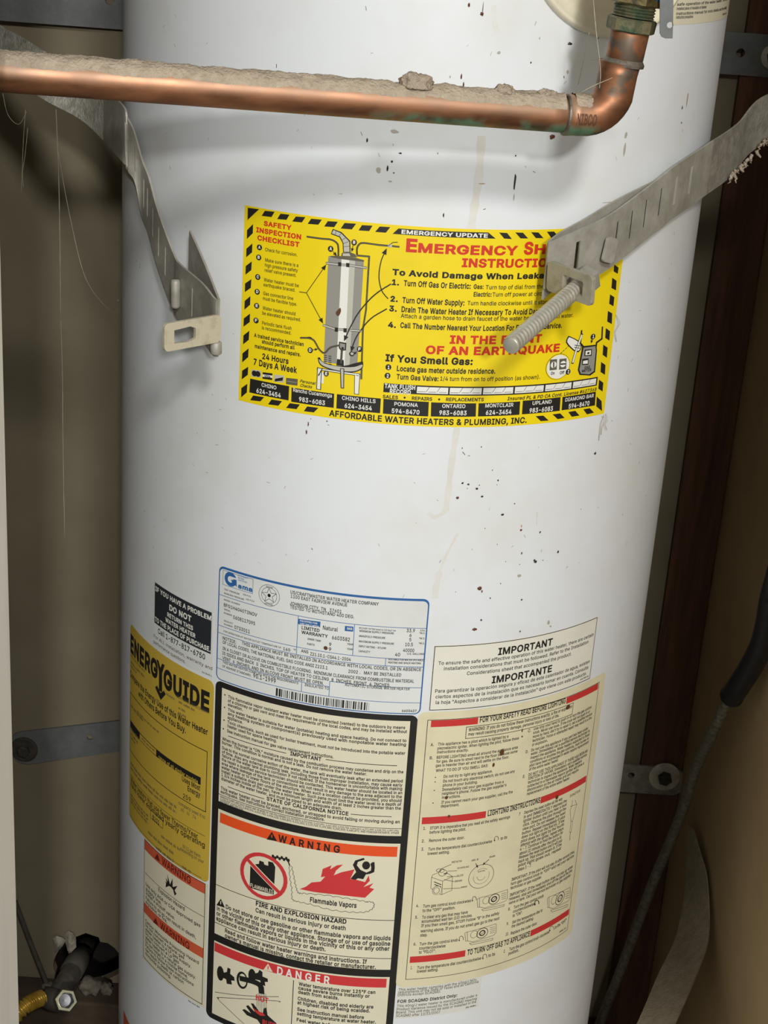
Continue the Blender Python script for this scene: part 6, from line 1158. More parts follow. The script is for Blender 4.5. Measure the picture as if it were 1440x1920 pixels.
   ('P', 'ink', [(110.6, 791.6), (112.3, 791.2), (111.6, 789.7)], 1),
   ('L', 'ink', 0.45, [(96.4, 734.1), (96.3, 734.6), (96.3, 735.4), (96.2, 736.3), (96.4, 736.9), (96.6, 737.4), (97.0, 737.8), (97.4, 738.0), (97.8, 738.1), (98.2, 737.9), (98.7, 737.5), (99.2, 737.1), (99.5, 736.6), (99.7, 735.9), (99.9, 735.1), (100.0, 734.4), (100.0, 733.9)], 1),
   ('P', 'ink', [(95.5, 734.8), (97.1, 734.5), (96.5, 732.9)], 1),
   ('L', 'ink', 0.45, [(163.3, 710.5), (163.2, 711.1), (163.1, 711.9), (163.1, 712.8), (163.2, 713.4), (163.5, 713.8), (164.0, 714.1), (164.6, 714.2), (165.1, 714.2), (165.7, 713.9), (166.3, 713.4), (166.9, 712.8), (167.4, 712.1), (167.7, 711.4), (167.9, 710.5), (168.0, 709.7), (168.1, 709.2)], 1),
   ('P', 'ink', [(162.2, 711.5), (164.2, 710.7), (163.4, 709.3)], 1),
   ('L', 'ink', 0.45, [(87.8, 695.2), (87.8, 695.8), (87.7, 696.7), (87.7, 697.5), (87.8, 698.2), (88.1, 698.7), (88.4, 699.1), (88.9, 699.4), (89.3, 699.4), (89.7, 699.3), (90.2, 698.9), (90.7, 698.4), (91.0, 697.9), (91.3, 697.2), (91.4, 696.4), (91.5, 695.7), (91.5, 695.1)], 1),
   ('P', 'ink', [(86.9, 696.0), (88.6, 695.7), (87.9, 694.0)], 1),
   ('L', 'ink', 0.45, [(112.4, 670.9), (112.3, 671.5), (112.3, 672.3), (112.3, 673.2), (112.4, 673.9), (112.6, 674.4), (113.0, 674.8), (113.5, 675.0), (114.0, 675.0), (114.4, 674.8), (115.0, 674.4), (115.5, 673.9), (115.8, 673.3), (116.1, 672.6), (116.2, 671.7), (116.3, 670.9), (116.4, 670.4)], 1),
   ('P', 'ink', [(111.4, 671.8), (113.2, 671.3), (112.5, 669.7)], 1),
   ('L', 'ink', 0.45, [(187.0, 673.0), (186.9, 673.6), (186.8, 674.5), (186.7, 675.4), (186.9, 676.1), (187.3, 676.5), (187.8, 676.7), (188.5, 676.8), (189.1, 676.6), (189.8, 676.2), (190.6, 675.6), (191.3, 674.8), (191.9, 674.1), (192.3, 673.3), (192.5, 672.3), (192.7, 671.5), (192.8, 670.9)], 1),
   ('P', 'ink', [(185.6, 674.2), (188.1, 673.1), (187.2, 671.6)], 1),
   ('L', 'ink', 0.45, [(162.7, 710.6), (162.6, 711.2), (162.5, 712.1), (162.5, 713.0), (162.6, 713.7), (163.0, 714.1), (163.4, 714.4), (164.0, 714.5), (164.6, 714.4), (165.1, 714.1), (165.8, 713.6), (166.4, 713.0), (166.9, 712.3), (167.2, 711.5), (167.4, 710.7), (167.6, 709.8), (167.7, 709.3)], 1),
   ('P', 'ink', [(161.5, 711.7), (163.7, 710.8), (162.9, 709.4)], 1)]),
  ('igniter_drawing', [('L', 'ink', 0.35, [(196.3, 803.8), (196.5, 798.1), (194.6, 794.6), (197.8, 782.0), (198.2, 774.0), (197.7, 771.3), (200.3, 769.7), (200.3, 780.9), (202.3, 792.2), (203.5, 796.6), (200.1, 802.3)], 1),
   ('L', 'ink', 0.35, [(194.4, 798.3), (203.1, 796.8)], 1),
   ('L', 'ink', 0.35, [(197.8, 782.0), (200.3, 780.9)], 1),
   ('L', 'ink', 0.5, [(199.0, 770.3), (199.7, 761.8)], 1)]),
  ('rust_drip', [('E', 'rust', 174.3, 902.1, 2.36, 2.0, 0.0, 4)]),
  ('rust_drip', [('E', 'rust', 109.5, 876.0, 2.05, 3.03, 0.0, 4)]),
  ('rust_drip', [('E', 'rust', 102.9, 865.3, 1.07, 1.93, 0.0, 4)]),
  ('rust_drip', [('E', 'rust', 64.2, 839.5, 1.11, 1.65, 0.0, 4)]),
  ('rust_drip', [('E', 'rust', 174.2, 815.2, 1.67, 2.11, 0.0, 4)]),
  ('rust_drip', [('E', 'rust', 67.8, 821.5, 1.0, 1.39, 0.0, 4)]),
  ('rust_drip', [('E', 'rust', 127.4, 887.0, 0.72, 0.83, 0.0, 4)]),
  ('rust_drip', [('E', 'rust', 126.8, 892.8, 0.58, 1.65, 0.0, 4)]),
 ]),
 dict(name='compliance_sticker', label='thin translucent white sticker below the lighting instructions', color='film', rect=(36.9, 113.3, 651.5, 619.2), rad=0, parts=[
  ('compliance_lettering', [('T', 'This water heater complies with the 40ng/J NOx', 37.9, 108.4, 648.62, 2.58, 0.004, 'ink2', 1, 0),
   ('T', 'requirements of the State of Texas and all California', 37.7, 110.5, 645.9, 2.58, 0.004, 'ink2', 1, 0),
   ('T', 'Districts except SCAQMD.', 37.6, 75.4, 643.02, 2.59, 0.004, 'ink2', 1, 0),
   ('T', 'FOR SCAQMD District Only:', 37.7, 91.1, 635.86, 3.06, 0.025, 'ink', 1, 0),
   ('T', 'This 40ng/J water heater is manufactured under a', 37.6, 110.5, 631.44, 2.6, 0.004, 'ink2', 1, 0),
   ('T', 'Product Variance issued by the SCAQMD Hearing', 37.6, 110.5, 627.92, 2.61, 0.004, 'ink2', 1, 0),
   ('T', 'Board. This unit may not be sold or installed in the', 37.4, 110.4, 624.55, 2.61, 0.004, 'ink2', 1, 0),
   ('T', 'SCAQMD after 12/31/2007', 37.4, 76.6, 621.02, 2.62, 0.004, 'ink2', 1, 0),
   ('S', 100.6, 110.5, 620.9, 2.06, 'ink2', 1)]),
 ]),
 dict(name='valve_notice_sticker', label='cream text sticker at the top right of the tank', color='cream', rect=(197.8, 334.6, 1486.5, 1445.6), rad=0, parts=[
  ('notice_lettering', [('T', 'safe operation of the water heater. The unit shall have an', 201.5, 334.8, 1458.89, 1.94, 0.012, 'ink', 1, 0),
   ('T', 'installed piece of insulation or blanket.', 201.6, 247.0, 1455.93, 1.94, 0.012, 'ink', 1, 0),
   ('T', 'instructions manual for more details and the safety', 201.9, 306.8, 1452.5, 1.95, 0.012, 'ink', 1, 0),
   ('T', 'instruction precautions.', 202.3, 226.2, 1449.98, 1.95, 0.012, 'ink', 1, 0),
   ('S', 292.3, 311.7, 1448.43, 1.77, 'ink2', 1)]),
 ]),
 dict(name='corner_sticker', label='sliver of an orange and white sticker at the lower left edge of the tank', color='orange_old', rect=(-285.9, -251.9, 485.0, 425.0), rad=0, parts=[
 ]),
]
GLYPHS = {
 '!': '39|13,32 13,102 26,102 26,32;20,-1 16,0 13,2 10,8 11,12 13,15 16,17 23,17 26,15 28,12 29,8 26,2',
 '"': '64|16,64 14,102 27,102 26,64;39,64 37,102 50,102 49,64',
 '#': '88|48,0 65,102 75,102 59,0;2,28 4,38 80,38 78,28;13,0 29,102 40,102 23,0;8,63 10,74 86,74 84,63',
 '$': '89|40,-15 40,117 49,117 49,-15;45,-2 34,-1 18,6 13,12 9,19 8,27 21,27 22,22 28,14 39,10 51,10 57,12 66,18 69,28 66,36 63,39 54,43 26,52 17,58 12,65 10,74 12,83 15,90 20,95 28,100 36,102 45,103 55,102 63,100 70,95 75,90 79,83 80,76 67,76 65,82 60,87 53,91 45,92 33,90 26,84 24,80 23,75 24,70 26,67 38,60 53,56 57,54 62,53 72,48 79,40 82,28 81,20 77,13 72,7 65,2 56,-1',
 '%': '135|29,57 24,59 17,67 15,82 17,93 24,101 29,103 41,103 46,101 53,93 55,88 55,72 53,67 46,59 41,57;35,65 40,66 44,73 45,82 43,91 40,94 35,95 31,94 28,91 26,87 25,78 26,73 28,69 31,66;100,-2 94,-1 89,1 85,4 82,9 80,19 82,34 85,39 89,42 94,44 100,45 106,44 111,42 115,39 120,29 120,14 115,4 111,1 106,-1;100,7 105,8 108,11 110,19 110,24 108,32 105,35 100,36 96,35 93,32 91,28 91,15 93,11 96,8;26,0 96,102 108,102 38,0',
 '&': '90|30,0 22,2 11,12 8,19 7,33 9,38 17,47 47,70 51,75 52,85 49,89 45,91 37,92 31,89 27,80 31,69 88,0 73,0 34,46 20,64 17,69 15,80 18,92 27,100 33,102 40,103 47,102 53,100 62,92 64,87 65,81 63,72 61,68 22,35 20,31 19,26 22,17 29,11 39,9 45,10 56,15 64,24 67,30 69,37 70,45 82,45 81,36 77,23 67,9 54,1 47,-1',
 "'": '41|16,64 14,102 27,102 26,64',
 '(': '55|18,53 26,88 35,108 47,108 38,86 32,63 30,41 32,23 34,13 47,-19 35,-19 22,11 19,26',
 ')': '55|7,-19 13,-7 23,23 24,52 20,74 12,97 7,108 19,108 24,99 32,77 35,65 37,41 36,26 27,-4 19,-19',
 ',': '38|8,-24 14,14 27,14 17,-24',
 '-': '91|67,49 67,38 23,38 23,49',
 '.': '38|19,-1 13,2 10,8 11,12 13,15 16,17 23,17 26,15 28,12 28,5 26,2 23,0',
 '/': '50|47,107 14,-15 3,-15 36,107',
 '0': '91|45,-1 35,0 26,5 19,12 14,23 11,36 10,51 11,66 14,79 19,89 26,97 35,102 45,103 56,102 65,97 72,89 77,79 80,66 81,51 80,36 77,23 72,12 65,5 56,0;45,10 52,11 58,15 63,21 66,29 68,39 69,51 68,63 66,73 63,81 58,87 52,91 45,92 38,91 33,87 28,81 25,73 23,63 22,51 23,39 25,29 28,21 33,15 38,11',
 '1': '91|15,0 15,11 78,11 78,0;55,102 55,0 42,0 42,90 17,72 17,85 40,102',
 '2': '91|13,0 13,9 60,61 64,70 62,84 55,90 45,92 39,91 31,87 28,83 26,78 25,72 13,72 14,81 17,88 22,95 36,102 45,103 54,102 61,99 67,95 72,89 75,82 76,69 71,58 53,36 31,12 31,11 78,11 78,0',
 '3': '91|35,-1 27,2 20,6 14,11 10,18 9,26 22,26 23,21 25,17 33,12 38,10 55,12 63,19 65,23 66,29 63,39 60,43 55,47 48,49 31,50 31,60 58,90 14,90 14,102 74,102 74,92 42,56 42,58 53,58 62,55 69,51 74,44 77,37 79,29 74,13 69,7 62,2 53,0',
 '4': '91|8,21 8,32 49,102 62,102 22,33 83,33 83,21;56,0 56,64 69,64 69,0',
 '5': '91|44,-1 28,2 22,6 17,12 13,19 12,26 24,26 25,22 31,15 39,10 50,11 60,16 65,26 66,32 65,39 63,44 59,49 50,55 38,55 33,54 29,52 26,49 13,51 19,102 73,102 73,90 30,90 27,60 31,63 46,67 53,66 59,64 69,57 73,52 78,40 77,23 74,15 69,8 62,3 54,0',
 '6': '91|45,-1 36,0 28,3 22,8 17,15 14,23 13,32 16,48 20,57 50,102 64,102 30,52 29,52 33,58 39,61 47,63 56,62 63,59 69,54 74,48 77,40 78,31 77,22 74,15 69,8 62,3 54,0;51,10 60,16 63,20 65,26 65,37 63,43 60,47 56,50 51,52 45,53 35,50 31,47 28,43 26,38 25,32 28,20 31,16 40,10',
 '7': '91|19,0 65,90 12,90 12,102 78,102 78,90 33,0',
 '8': '91|45,-1 27,2 20,7 15,12 11,19 10,27 13,39 16,44 20,48 25,51 31,53 24,56 15,68 14,76 15,83 18,90 29,100 45,103 54,102 61,100 72,90 75,83 76,76 75,68 72,62 67,56 60,53 70,48 74,44 77,39 80,27 79,19 76,12 63,2 55,0;52,10 57,12 65,18 67,23 67,33 61,42 57,45 45,47 34,45 29,42 26,38 23,28 26,18 33,12 39,10;50,58 55,60 59,63 63,70 64,75 62,84 55,90 45,92 35,90 29,84 27,80 27,70 29,66 36,60 40,58',
 '9': '91|45,103 54,102 62,99 69,94 74,87 77,79 78,69 75,54 63,34 40,0 26,0 60,50 61,50 60,47 55,42 48,39 35,40 27,43 21,47 14,61 13,70 14,79 17,87 22,94 29,99 36,102;45,92 35,89 31,86 26,76 25,70 26,64 28,59 35,51 40,49 51,49 56,51 63,59 65,64 65,76 60,86 56,89 51,91',
 ':': '38|19,-1 13,2 10,8 11,12 13,15 16,17 23,17 26,15 28,12 28,5 26,2 23,0;19,54 13,57 10,63 11,67 13,70 16,72 23,72 26,70 28,67 28,60 26,57 23,55',
 ';': '38|8,-24 14,14 27,14 17,-24;21,54 17,55 14,57 12,60 12,67 14,70 17,72 24,72 27,70 29,67 30,63 27,57',
 'A': '96|3,0 40,102 55,102 93,0 79,0 46,96 49,96 43,74 17,0;22,28 22,40 74,40 74,28',
 'B': '91|12,0 12,102 48,102 58,101 66,98 72,94 79,82 80,75 79,69 75,60 63,53 63,52 73,49 80,41 83,35 84,27 83,20 80,13 75,8 69,4 60,1 49,0;25,11 49,11 59,13 66,16 70,21 71,27 68,37 65,41 61,44 56,46 25,46;25,57 48,57 58,59 65,65 67,70 66,81 63,86 57,89 48,90 25,90',
 'C': '102|41,0 30,5 21,13 14,23 10,36 8,51 10,66 14,79 21,89 30,97 41,102 61,103 75,98 90,84 95,70 82,70 78,79 75,83 63,90 53,91 45,90 37,86 30,81 25,73 22,63 21,51 22,39 25,29 30,21 37,15 45,12 58,11 63,12 71,16 75,19 80,27 82,32 95,32 90,18 86,12 75,4 61,-1',
 'D': '100|44,0 19,0 19,11 43,11 54,13 64,16 71,22 76,30 79,40 80,51 79,62 76,72 71,80 64,86 55,89 44,90 19,90 19,102 45,102 59,100 71,96 80,88 87,78 91,66 92,51 91,36 87,24 80,14 70,6 58,2;25,102 25,0 12,0 12,102',
 'E': '84|12,0 12,102 74,102 74,90 25,90 25,57 71,57 71,46 25,46 25,11 75,11 75,0',
 'F': '82|12,0 12,102 74,102 74,90 25,90 25,56 69,56 69,44 25,44 25,0',
 'G': '104|54,-1 41,0 30,5 21,13 14,23 9,36 8,51 9,66 14,79 21,89 30,97 41,102 61,103 75,98 81,94 86,89 93,77 95,70 82,70 75,82 67,88 63,90 53,91 44,90 30,81 25,73 22,63 21,51 22,39 25,29 30,21 37,15 45,12 62,11 69,14 75,19 79,25 82,32 83,40 57,40 57,51 96,51 96,40 94,28 90,18 84,10 75,4 65,0',
 'H': '103|12,0 12,102 25,102 25,58 78,58 78,102 91,102 91,0 78,0 78,46 25,46 25,0',
 'I': '60|6,0 6,11 24,11 24,90 6,90 6,102 54,102 54,90 37,90 37,11 54,11 54,0',
 'J': '79|37,-1 25,1 15,7 9,16 7,29 7,35 20,35 21,21 24,15 30,11 37,10 44,11 50,15 53,21 54,29 54,102 67,102 67,29 65,16 59,7 49,1',
 'K': '93|21,29 21,43 24,48 42,69 73,102 90,102;12,0 12,102 25,102 25,0;74,0 38,52 46,62 90,0',
 'L': '79|12,0 12,102 25,102 25,11 72,11 72,0',
 'M': '126|12,0 12,102 30,102 64,10 61,10 68,32 70,35 70,37 95,102 114,102 114,0 101,0 101,91 103,91 96,73 95,68 68,0 57,0 27,77 26,82 22,91 24,91 24,0',
 'N': '105|12,0 12,102 27,102 69,37 70,34 78,21 83,11 81,11 80,39 80,102 93,102 93,0 77,0 35,66 22,90 24,91 25,58 25,0',
 'O': '107|53,-1 41,0 30,5 21,13 14,23 10,36 8,51 10,66 14,79 21,89 30,97 41,102 53,103 66,102 77,97 86,89 93,79 97,66 99,51 97,36 93,23 86,13 77,5 66,0;53,11 62,12 70,15 77,21 82,29 85,39 86,51 85,63 82,73 77,81 70,87 62,90 53,91 45,90 37,87 30,81 25,73 22,63 21,51 22,39 25,29 30,21 37,15 45,12',
 'P': '89|12,0 12,102 47,102 58,101 66,97 73,92 78,86 81,78 82,70 81,61 78,53 73,47 66,41 58,38 47,37 22,37 22,48 47,48 54,49 64,54 67,59 69,70 67,80 64,85 54,90 25,90 25,0',
 'Q': '107|49,32 63,32 94,-10 80,-10;53,-1 41,0 30,5 21,13 14,23 10,36 8,51 10,66 14,79 21,89 30,97 41,102 53,103 66,102 77,97 86,89 93,79 97,66 99,51 97,36 93,23 86,13 77,5 66,0;53,11 62,12 70,15 77,21 82,29 85,39 86,51 85,63 82,73 77,81 70,87 62,90 53,91 45,90 37,87 30,81 25,73 22,63 21,51 22,39 25,29 30,21 37,15 45,12',
 'R': '90|12,0 12,102 47,102 58,101 67,98 73,93 78,87 81,79 82,70 81,62 78,54 73,48 67,43 58,41 47,40 19,40 19,51 47,51 60,53 64,56 67,60 69,70 67,81 64,85 60,88 54,90 25,90 25,0;71,0 46,46 61,46 86,0',
 'S': '89|45,-2 34,-1 18,6 13,12 9,19 8,27 21,27 22,22 28,14 39,10 51,10 57,12 66,18 69,28 66,36 63,39 54,43 26,52 17,58 12,65 10,74 12,83 15,90 20,95 28,100 36,102 45,103 55,102 63,100 70,95 75,90 79,83 80,76 67,76 65,82 60,87 53,91 45,92 33,90 26,84 24,80 23,75 24,70 26,67 38,60 53,56 57,54 62,53 72,48 79,40 82,28 81,20 77,13 72,7 65,2 56,-1',
 'T': '90|6,90 6,102 83,102 83,90 51,90 51,0 39,0 39,90',
 'U': '103|52,-2 41,0 31,3 23,9 17,16 13,25 12,35 12,102 25,102 25,36 26,29 28,23 32,17 44,11 52,10 60,11 71,17 78,29 79,36 79,102 91,102 91,35 90,25 87,16 81,9 73,3 63,0',
 'V': '96|41,0 3,102 17,102 38,41 41,35 50,6 47,6 53,28 79,102 93,102 56,0',
 'W': '137|31,0 3,102 16,102 39,8 38,8 42,29 61,102 76,102 99,8 98,8 103,34 105,39 121,102 134,102 106,0 91,0 70,78 67,95 70,95 64,65 46,0',
 'X': '95|4,0 43,57 43,47 6,102 21,102 49,58 46,58 49,62 50,66 75,102 89,102 52,48 52,57 91,0 76,0 58,26 46,46 49,46 18,0',
 'Y': '94|41,0 41,42 3,102 18,102 38,69 42,64 44,58 50,46 45,46 47,53 76,102 91,102 54,42 54,0',
 'Z': '88|8,0 8,9 68,95 70,91 45,90 8,90 8,102 79,102 79,92 23,11 19,7 18,11 80,11 80,0',
 'a': '78|32,-2 25,-1 19,1 14,4 10,9 7,15 6,22 7,28 12,36 20,41 42,45 47,45 53,47 55,49 55,56 51,62 44,66 34,66 26,63 24,60 21,58 20,55 8,58 11,64 21,73 39,77 48,76 57,72 61,69 67,58 67,0 55,0 55,10 54,10 47,2 43,0;40,10 46,12 50,15 53,19 55,28 55,38 52,36 27,32 23,30 19,25 18,21 20,14 26,10 30,9',
 'b': '85|46,-2 34,1 25,9 24,12 22,12 22,0 11,0 11,102 23,102 23,64 24,64 27,69 34,75 46,77 55,76 63,72 69,66 74,59 77,49 78,38 77,27 74,17 69,9 63,3 55,0;44,9 51,10 56,13 63,23 65,30 66,38 63,52 60,58 56,62 51,65 44,66 38,65 32,62 28,58 25,53 23,46 23,30 25,23 28,17 32,13 38,10',
 'c': '79|41,-2 23,3 16,9 11,17 8,27 7,37 8,49 11,58 16,66 23,72 32,76 47,77 57,74 65,68 71,60 72,55 61,52 58,58 51,64 45,66 35,65 29,62 22,52 20,45 19,37 22,23 29,13 35,10 41,9 49,10 56,15 60,20 61,23 73,20 65,7 57,2',
 'd': '85|39,-2 30,0 22,3 16,9 11,17 8,27 7,38 8,49 11,59 16,66 22,72 30,76 39,77 51,75 60,66 61,64 62,64 62,102 74,102 74,0 63,0 63,12 61,12 60,9 54,3 45,-1;41,9 47,10 53,13 57,17 60,23 62,30 62,46 60,53 57,58 53,62 47,65 41,66 34,65 29,62 25,58 22,52 19,38 20,30 22,23 29,13 34,10',
 'e': '81|42,-2 32,0 23,3 16,9 11,17 8,26 7,37 8,48 11,58 16,66 23,72 31,76 41,77 53,75 59,72 64,68 68,63 74,48 74,34 15,34 15,44 68,44 62,40 60,54 57,59 53,63 41,66 29,63 25,59 22,54 19,42 20,28 22,21 30,12 42,9 54,12 61,21 73,18 71,13 67,8 57,1 50,-1',
 'f': '51|46,76 46,65 1,65 1,76;16,0 16,86 17,92 19,97 27,104 37,106 47,105 49,104 45,94 39,95 34,94 31,92 29,89 28,84 28,0',
 'g': '85|34,-30 27,-28 16,-22 10,-14 20,-8 27,-16 31,-18 41,-19 50,-18 56,-15 61,-9 62,-1 62,14 61,14 60,11 50,3 39,1 30,2 23,5 16,11 11,18 8,27 7,38 8,49 11,59 16,66 22,72 30,76 39,77 51,75 58,69 62,64 63,64 63,76 74,76 74,-2 73,-11 70,-18 65,-23 58,-27 50,-29;41,12 53,15 57,19 60,24 62,31 62,46 60,53 57,58 53,62 47,65 41,66 34,65 29,62 25,58 20,46 19,39 20,31 25,19 29,15 34,13',
 'h': '82|23,0 11,0 11,102 23,102 23,57 20,57 25,66 30,72 37,76 45,77 53,76 59,74 64,70 68,64 71,57 71,0 59,0 59,47 58,55 55,61 49,65 42,66 28,61 25,57 23,51',
 'i': '33|11,0 11,76 23,76 23,0;13,89 9,94 8,97 9,100 13,104 17,105 23,102 25,100 25,94 23,91 20,89',
 'j': '33|11,76 23,76 23,-6 22,-13 17,-23 13,-26 1,-29 -2,-29 -2,-17 5,-17 10,-11 11,-6;13,89 9,94 8,97 9,100 13,104 17,105 23,102 25,100 25,94 23,91 20,89',
 'k': '76|22,27 22,42 24,42 57,76 72,76 37,40 35,40;11,0 11,102 23,102 23,0;59,0 30,37 38,46 74,0',
 'l': '38|20,1 15,4 12,9 11,17 11,102 23,102 23,15 24,12 31,10 34,11 36,1 30,0',
 'm': '122|11,0 11,76 22,76 22,59 26,69 30,73 39,77 51,76 57,72 62,66 64,59 62,59 67,69 76,75 81,77 94,77 104,71 108,66 111,59 111,0 99,0 99,51 98,58 95,63 84,66 79,66 75,64 69,58 67,49 67,0 55,0 55,52 54,58 51,62 46,65 36,66 28,61 25,58 23,53 23,0',
 'n': '82|23,0 11,0 11,76 22,76 22,57 20,57 25,66 30,72 37,76 45,77 53,76 59,74 64,70 68,64 71,57 71,0 59,0 59,47 58,55 55,61 49,65 42,66 28,61 25,57 23,51',
 'o': '83|41,-2 23,3 16,9 11,17 8,27 7,37 8,49 11,58 16,66 23,72 32,76 41,77 51,76 60,72 67,66 72,58 75,49 76,37 75,27 72,17 67,9 60,3 51,0;41,9 48,10 54,13 61,23 64,37 63,45 61,52 54,62 48,65 41,66 35,65 29,62 22,52 20,45 19,37 22,23 29,13 35,10',
 'p': '85|11,-29 11,76 22,76 22,64 24,64 27,69 34,75 46,77 55,76 63,72 69,66 74,59 77,49 78,38 77,27 74,17 69,9 63,3 55,0 46,-2 40,-1 31,3 25,9 24,12 23,12 23,-29;44,9 51,10 56,13 63,23 65,30 66,38 63,52 60,58 56,62 51,65 44,66 38,65 32,62 28,58 25,53 23,46 23,30 25,23 28,17 32,13 38,10',
 'q': '85|74,-29 62,-29 62,12 61,12 60,9 54,3 45,-1 39,-2 30,0 22,3 16,9 11,17 8,27 7,38 8,49 11,59 16,66 22,72 30,76 39,77 51,75 60,66 61,64 63,64 63,76 74,76;41,9 47,10 53,13 57,17 60,23 62,30 62,46 60,53 57,58 53,62 47,65 41,66 34,65 29,62 25,58 22,52 19,38 20,30 22,23 29,13 34,10',
 'r': '52|11,0 11,76 22,76 22,64 23,64 26,69 30,73 36,76 49,77 49,64 48,65 36,65 28,60 25,57 23,52 23,0',
 's': '73|36,-2 22,1 12,8 9,13 7,19 19,21 21,16 25,12 30,10 36,9 43,10 49,12 52,16 54,21 51,27 42,31 21,37 14,42 11,47 9,55 10,61 17,71 23,74 37,77 45,76 56,72 60,68 65,58 54,55 52,60 49,63 44,66 37,67 31,66 26,63 23,60 22,52 29,46 46,42 55,39 61,34 65,28 66,21 65,15 62,9 58,5 52,1 45,-1',
 't': '45|41,76 41,65 1,65 1,76;13,94 25,94 25,20 27,12 39,10 40,11 43,0 34,-1 25,0 18,4 14,10 13,19',
 'u': '82|36,-1 29,0 23,2 18,6 14,12 11,19 11,76 23,76 23,29 24,21 27,15 33,11 40,10 50,12 54,15 57,19 59,24 59,76 71,76 71,0 60,0 60,18 61,18 57,9 51,3 44,0',
 'v': '78|33,0 3,76 17,76 41,4 37,4 45,31 61,76 74,76 45,0',
 'w': '113|28,0 5,76 17,76 33,18 35,8 33,8 41,43 50,76 63,76 80,8 78,8 80,18 96,76 109,76 86,0 74,0 59,50 57,62 55,68 58,68 53,45 51,40 50,34 40,0',
 'x': '76|4,0 34,44 34,34 6,76 20,76 39,46 41,41 35,41 43,56 47,61 56,76 70,76 42,34 42,43 72,0 57,0 35,36 41,36 38,32 30,17 18,0',
 'y': '78|9,-28 12,-17 21,-18 24,-17 28,-12 33,0 3,76 17,76 41,4 37,4 42,24 61,76 74,76 41,-12 32,-25 23,-29 13,-29',
 'z': '76|8,0 8,9 51,64 51,65 10,65 10,76 67,76 67,66 25,12 25,11 68,11 68,0',
 '°': '63|26,57 15,63 9,73 9,86 15,96 26,102 32,103 38,102 48,96 54,86 55,79 54,73 48,63 38,57;35,67 43,73 44,83 41,89 35,92 28,92 25,91 19,83 19,76 25,69 28,67',
 'ó': '83|41,-2 23,3 16,9 11,17 8,27 7,37 8,49 11,58 16,66 23,72 32,76 41,77 51,76 60,72 67,66 72,58 75,49 76,37 75,27 72,17 67,9 60,3 51,0;41,9 48,10 54,13 61,23 64,37 63,45 61,52 54,62 48,65 41,66 35,65 29,62 22,52 20,45 19,37 22,23 29,13 35,10;36,86 46,106 59,106 46,86',
 ' ': '38|',
}

CAP = 101.7
GL = {}
for ch, t in GLYPHS.items():
    adv, body = t.split('|'); GL[ch] = (int(adv), [[tuple(int(q) for q in p.split(',')) for p in l.split(' ')] for l in body.split(';')] if body else [])
def area(l): return sum(l[i-1][0]*l[i][1]-l[i][0]*l[i-1][1] for i in range(len(l)))/2
def winding(x, y, loops):
    w_ = 0
    for l in loops:
        for i in range(len(l)):
            (x1, y1), (x2, y2) = l[i-1], l[i]
            if (y1 > y) != (y2 > y) and x < (x2-x1)*(y-y1)/(y2-y1)+x1: w_ += 1 if y2 > y1 else -1
    return w_
def fill(loops):
    """constrained triangulation of closed loops, keeping the triangles inside (non-zero winding)"""
    if not loops: return [], []
    vs = [Vector(p) for l in loops for p in l]; ed = []; k = 0
    for l in loops: n = len(l); ed += [(k+i, k+(i+1) % n) for i in range(n)]; k += n
    v, e, f = delaunay_2d_cdt(vs, ed, [], 0, 1e-4)[:3]; V = [tuple(p) for p in v]
    big = max(loops, key=lambda l: abs(area(l))); sg = 1 if area(big) > 0 else -1
    return V, [tuple(t) for t in f if winding(sum(V[i][0] for i in t)/len(t), sum(V[i][1] for i in t)/len(t), loops)*sg > 0]
GC = {}
def glyph(ch, b):
    """filled outline of one letter, thickened by b; sans-serif outlines stored above"""
    if (ch, b) in GC: return GC[(ch, b)]
    adv, loops = GL[ch]; off = (b+.009)/.7*CAP; big = max(loops, key=lambda l: abs(area(l))) if loops else None; sg = 1 if big and area(big) > 0 else -1; L2 = []
    for l in loops:
        o = []; n = len(l)
        for i in range(n):
            p = Vector(l[i]); d1 = (p-Vector(l[i-1])).normalized(); d2 = (Vector(l[(i+1) % n])-p).normalized()
            n1 = Vector((d1.y, -d1.x)); n2 = Vector((d2.y, -d2.x)); k = max(.6, 1+n1.dot(n2)); o.append(tuple(p+(n1+n2)/k*off*sg))
        L2.append(o)
    V, F = fill(L2)
    GC[(ch, b)] = (adv+off*1.1, V, F); return GC[(ch, b)]
def text2d(s, b):
    x = 0; V = []; F = []
    for ch in s:
        a, v, f = glyph(ch, b); k = len(V); V += [(p[0]+x, p[1]) for p in v]; F += [tuple(i+k for i in q) for q in f]; x += a
    return V, F
def split_u(V, F, step=6.):
    us = [v[0] for v in V]
    if max(us)-min(us) <= step*.8: return V, F
    bm = bmesh.new(); vs = [bm.verts.new((v[0], v[1], 0)) for v in V]
    for f in F:
        try: bm.faces.new([vs[i] for i in f])
        except ValueError: pass
    k = math.ceil(min(us)/step+1e-6)
    while k*step < max(us)-1e-4:
        bmesh.ops.bisect_plane(bm, geom=bm.verts[:]+bm.edges[:]+bm.faces[:], plane_co=(k*step, 0, 0), plane_no=(1, 0, 0), dist=1e-5); k += 1
    bm.verts.index_update(); V2 = [(v.co.x, v.co.y) for v in bm.verts]; F2 = [tuple(v.index for v in f.verts) for f in bm.faces]; bm.free(); return V2, F2
def tess(pts):
    return fill([list(pts)])
def orient(V, F):
    o = []
    for f in F:
        a = sum(V[f[i]][0]*V[f[(i+1) % len(f)]][1]-V[f[(i+1) % len(f)]][0]*V[f[i]][1] for i in range(len(f)))
        if abs(a) > 1e-9: o.append(f if a > 0 else f[::-1])
    return o
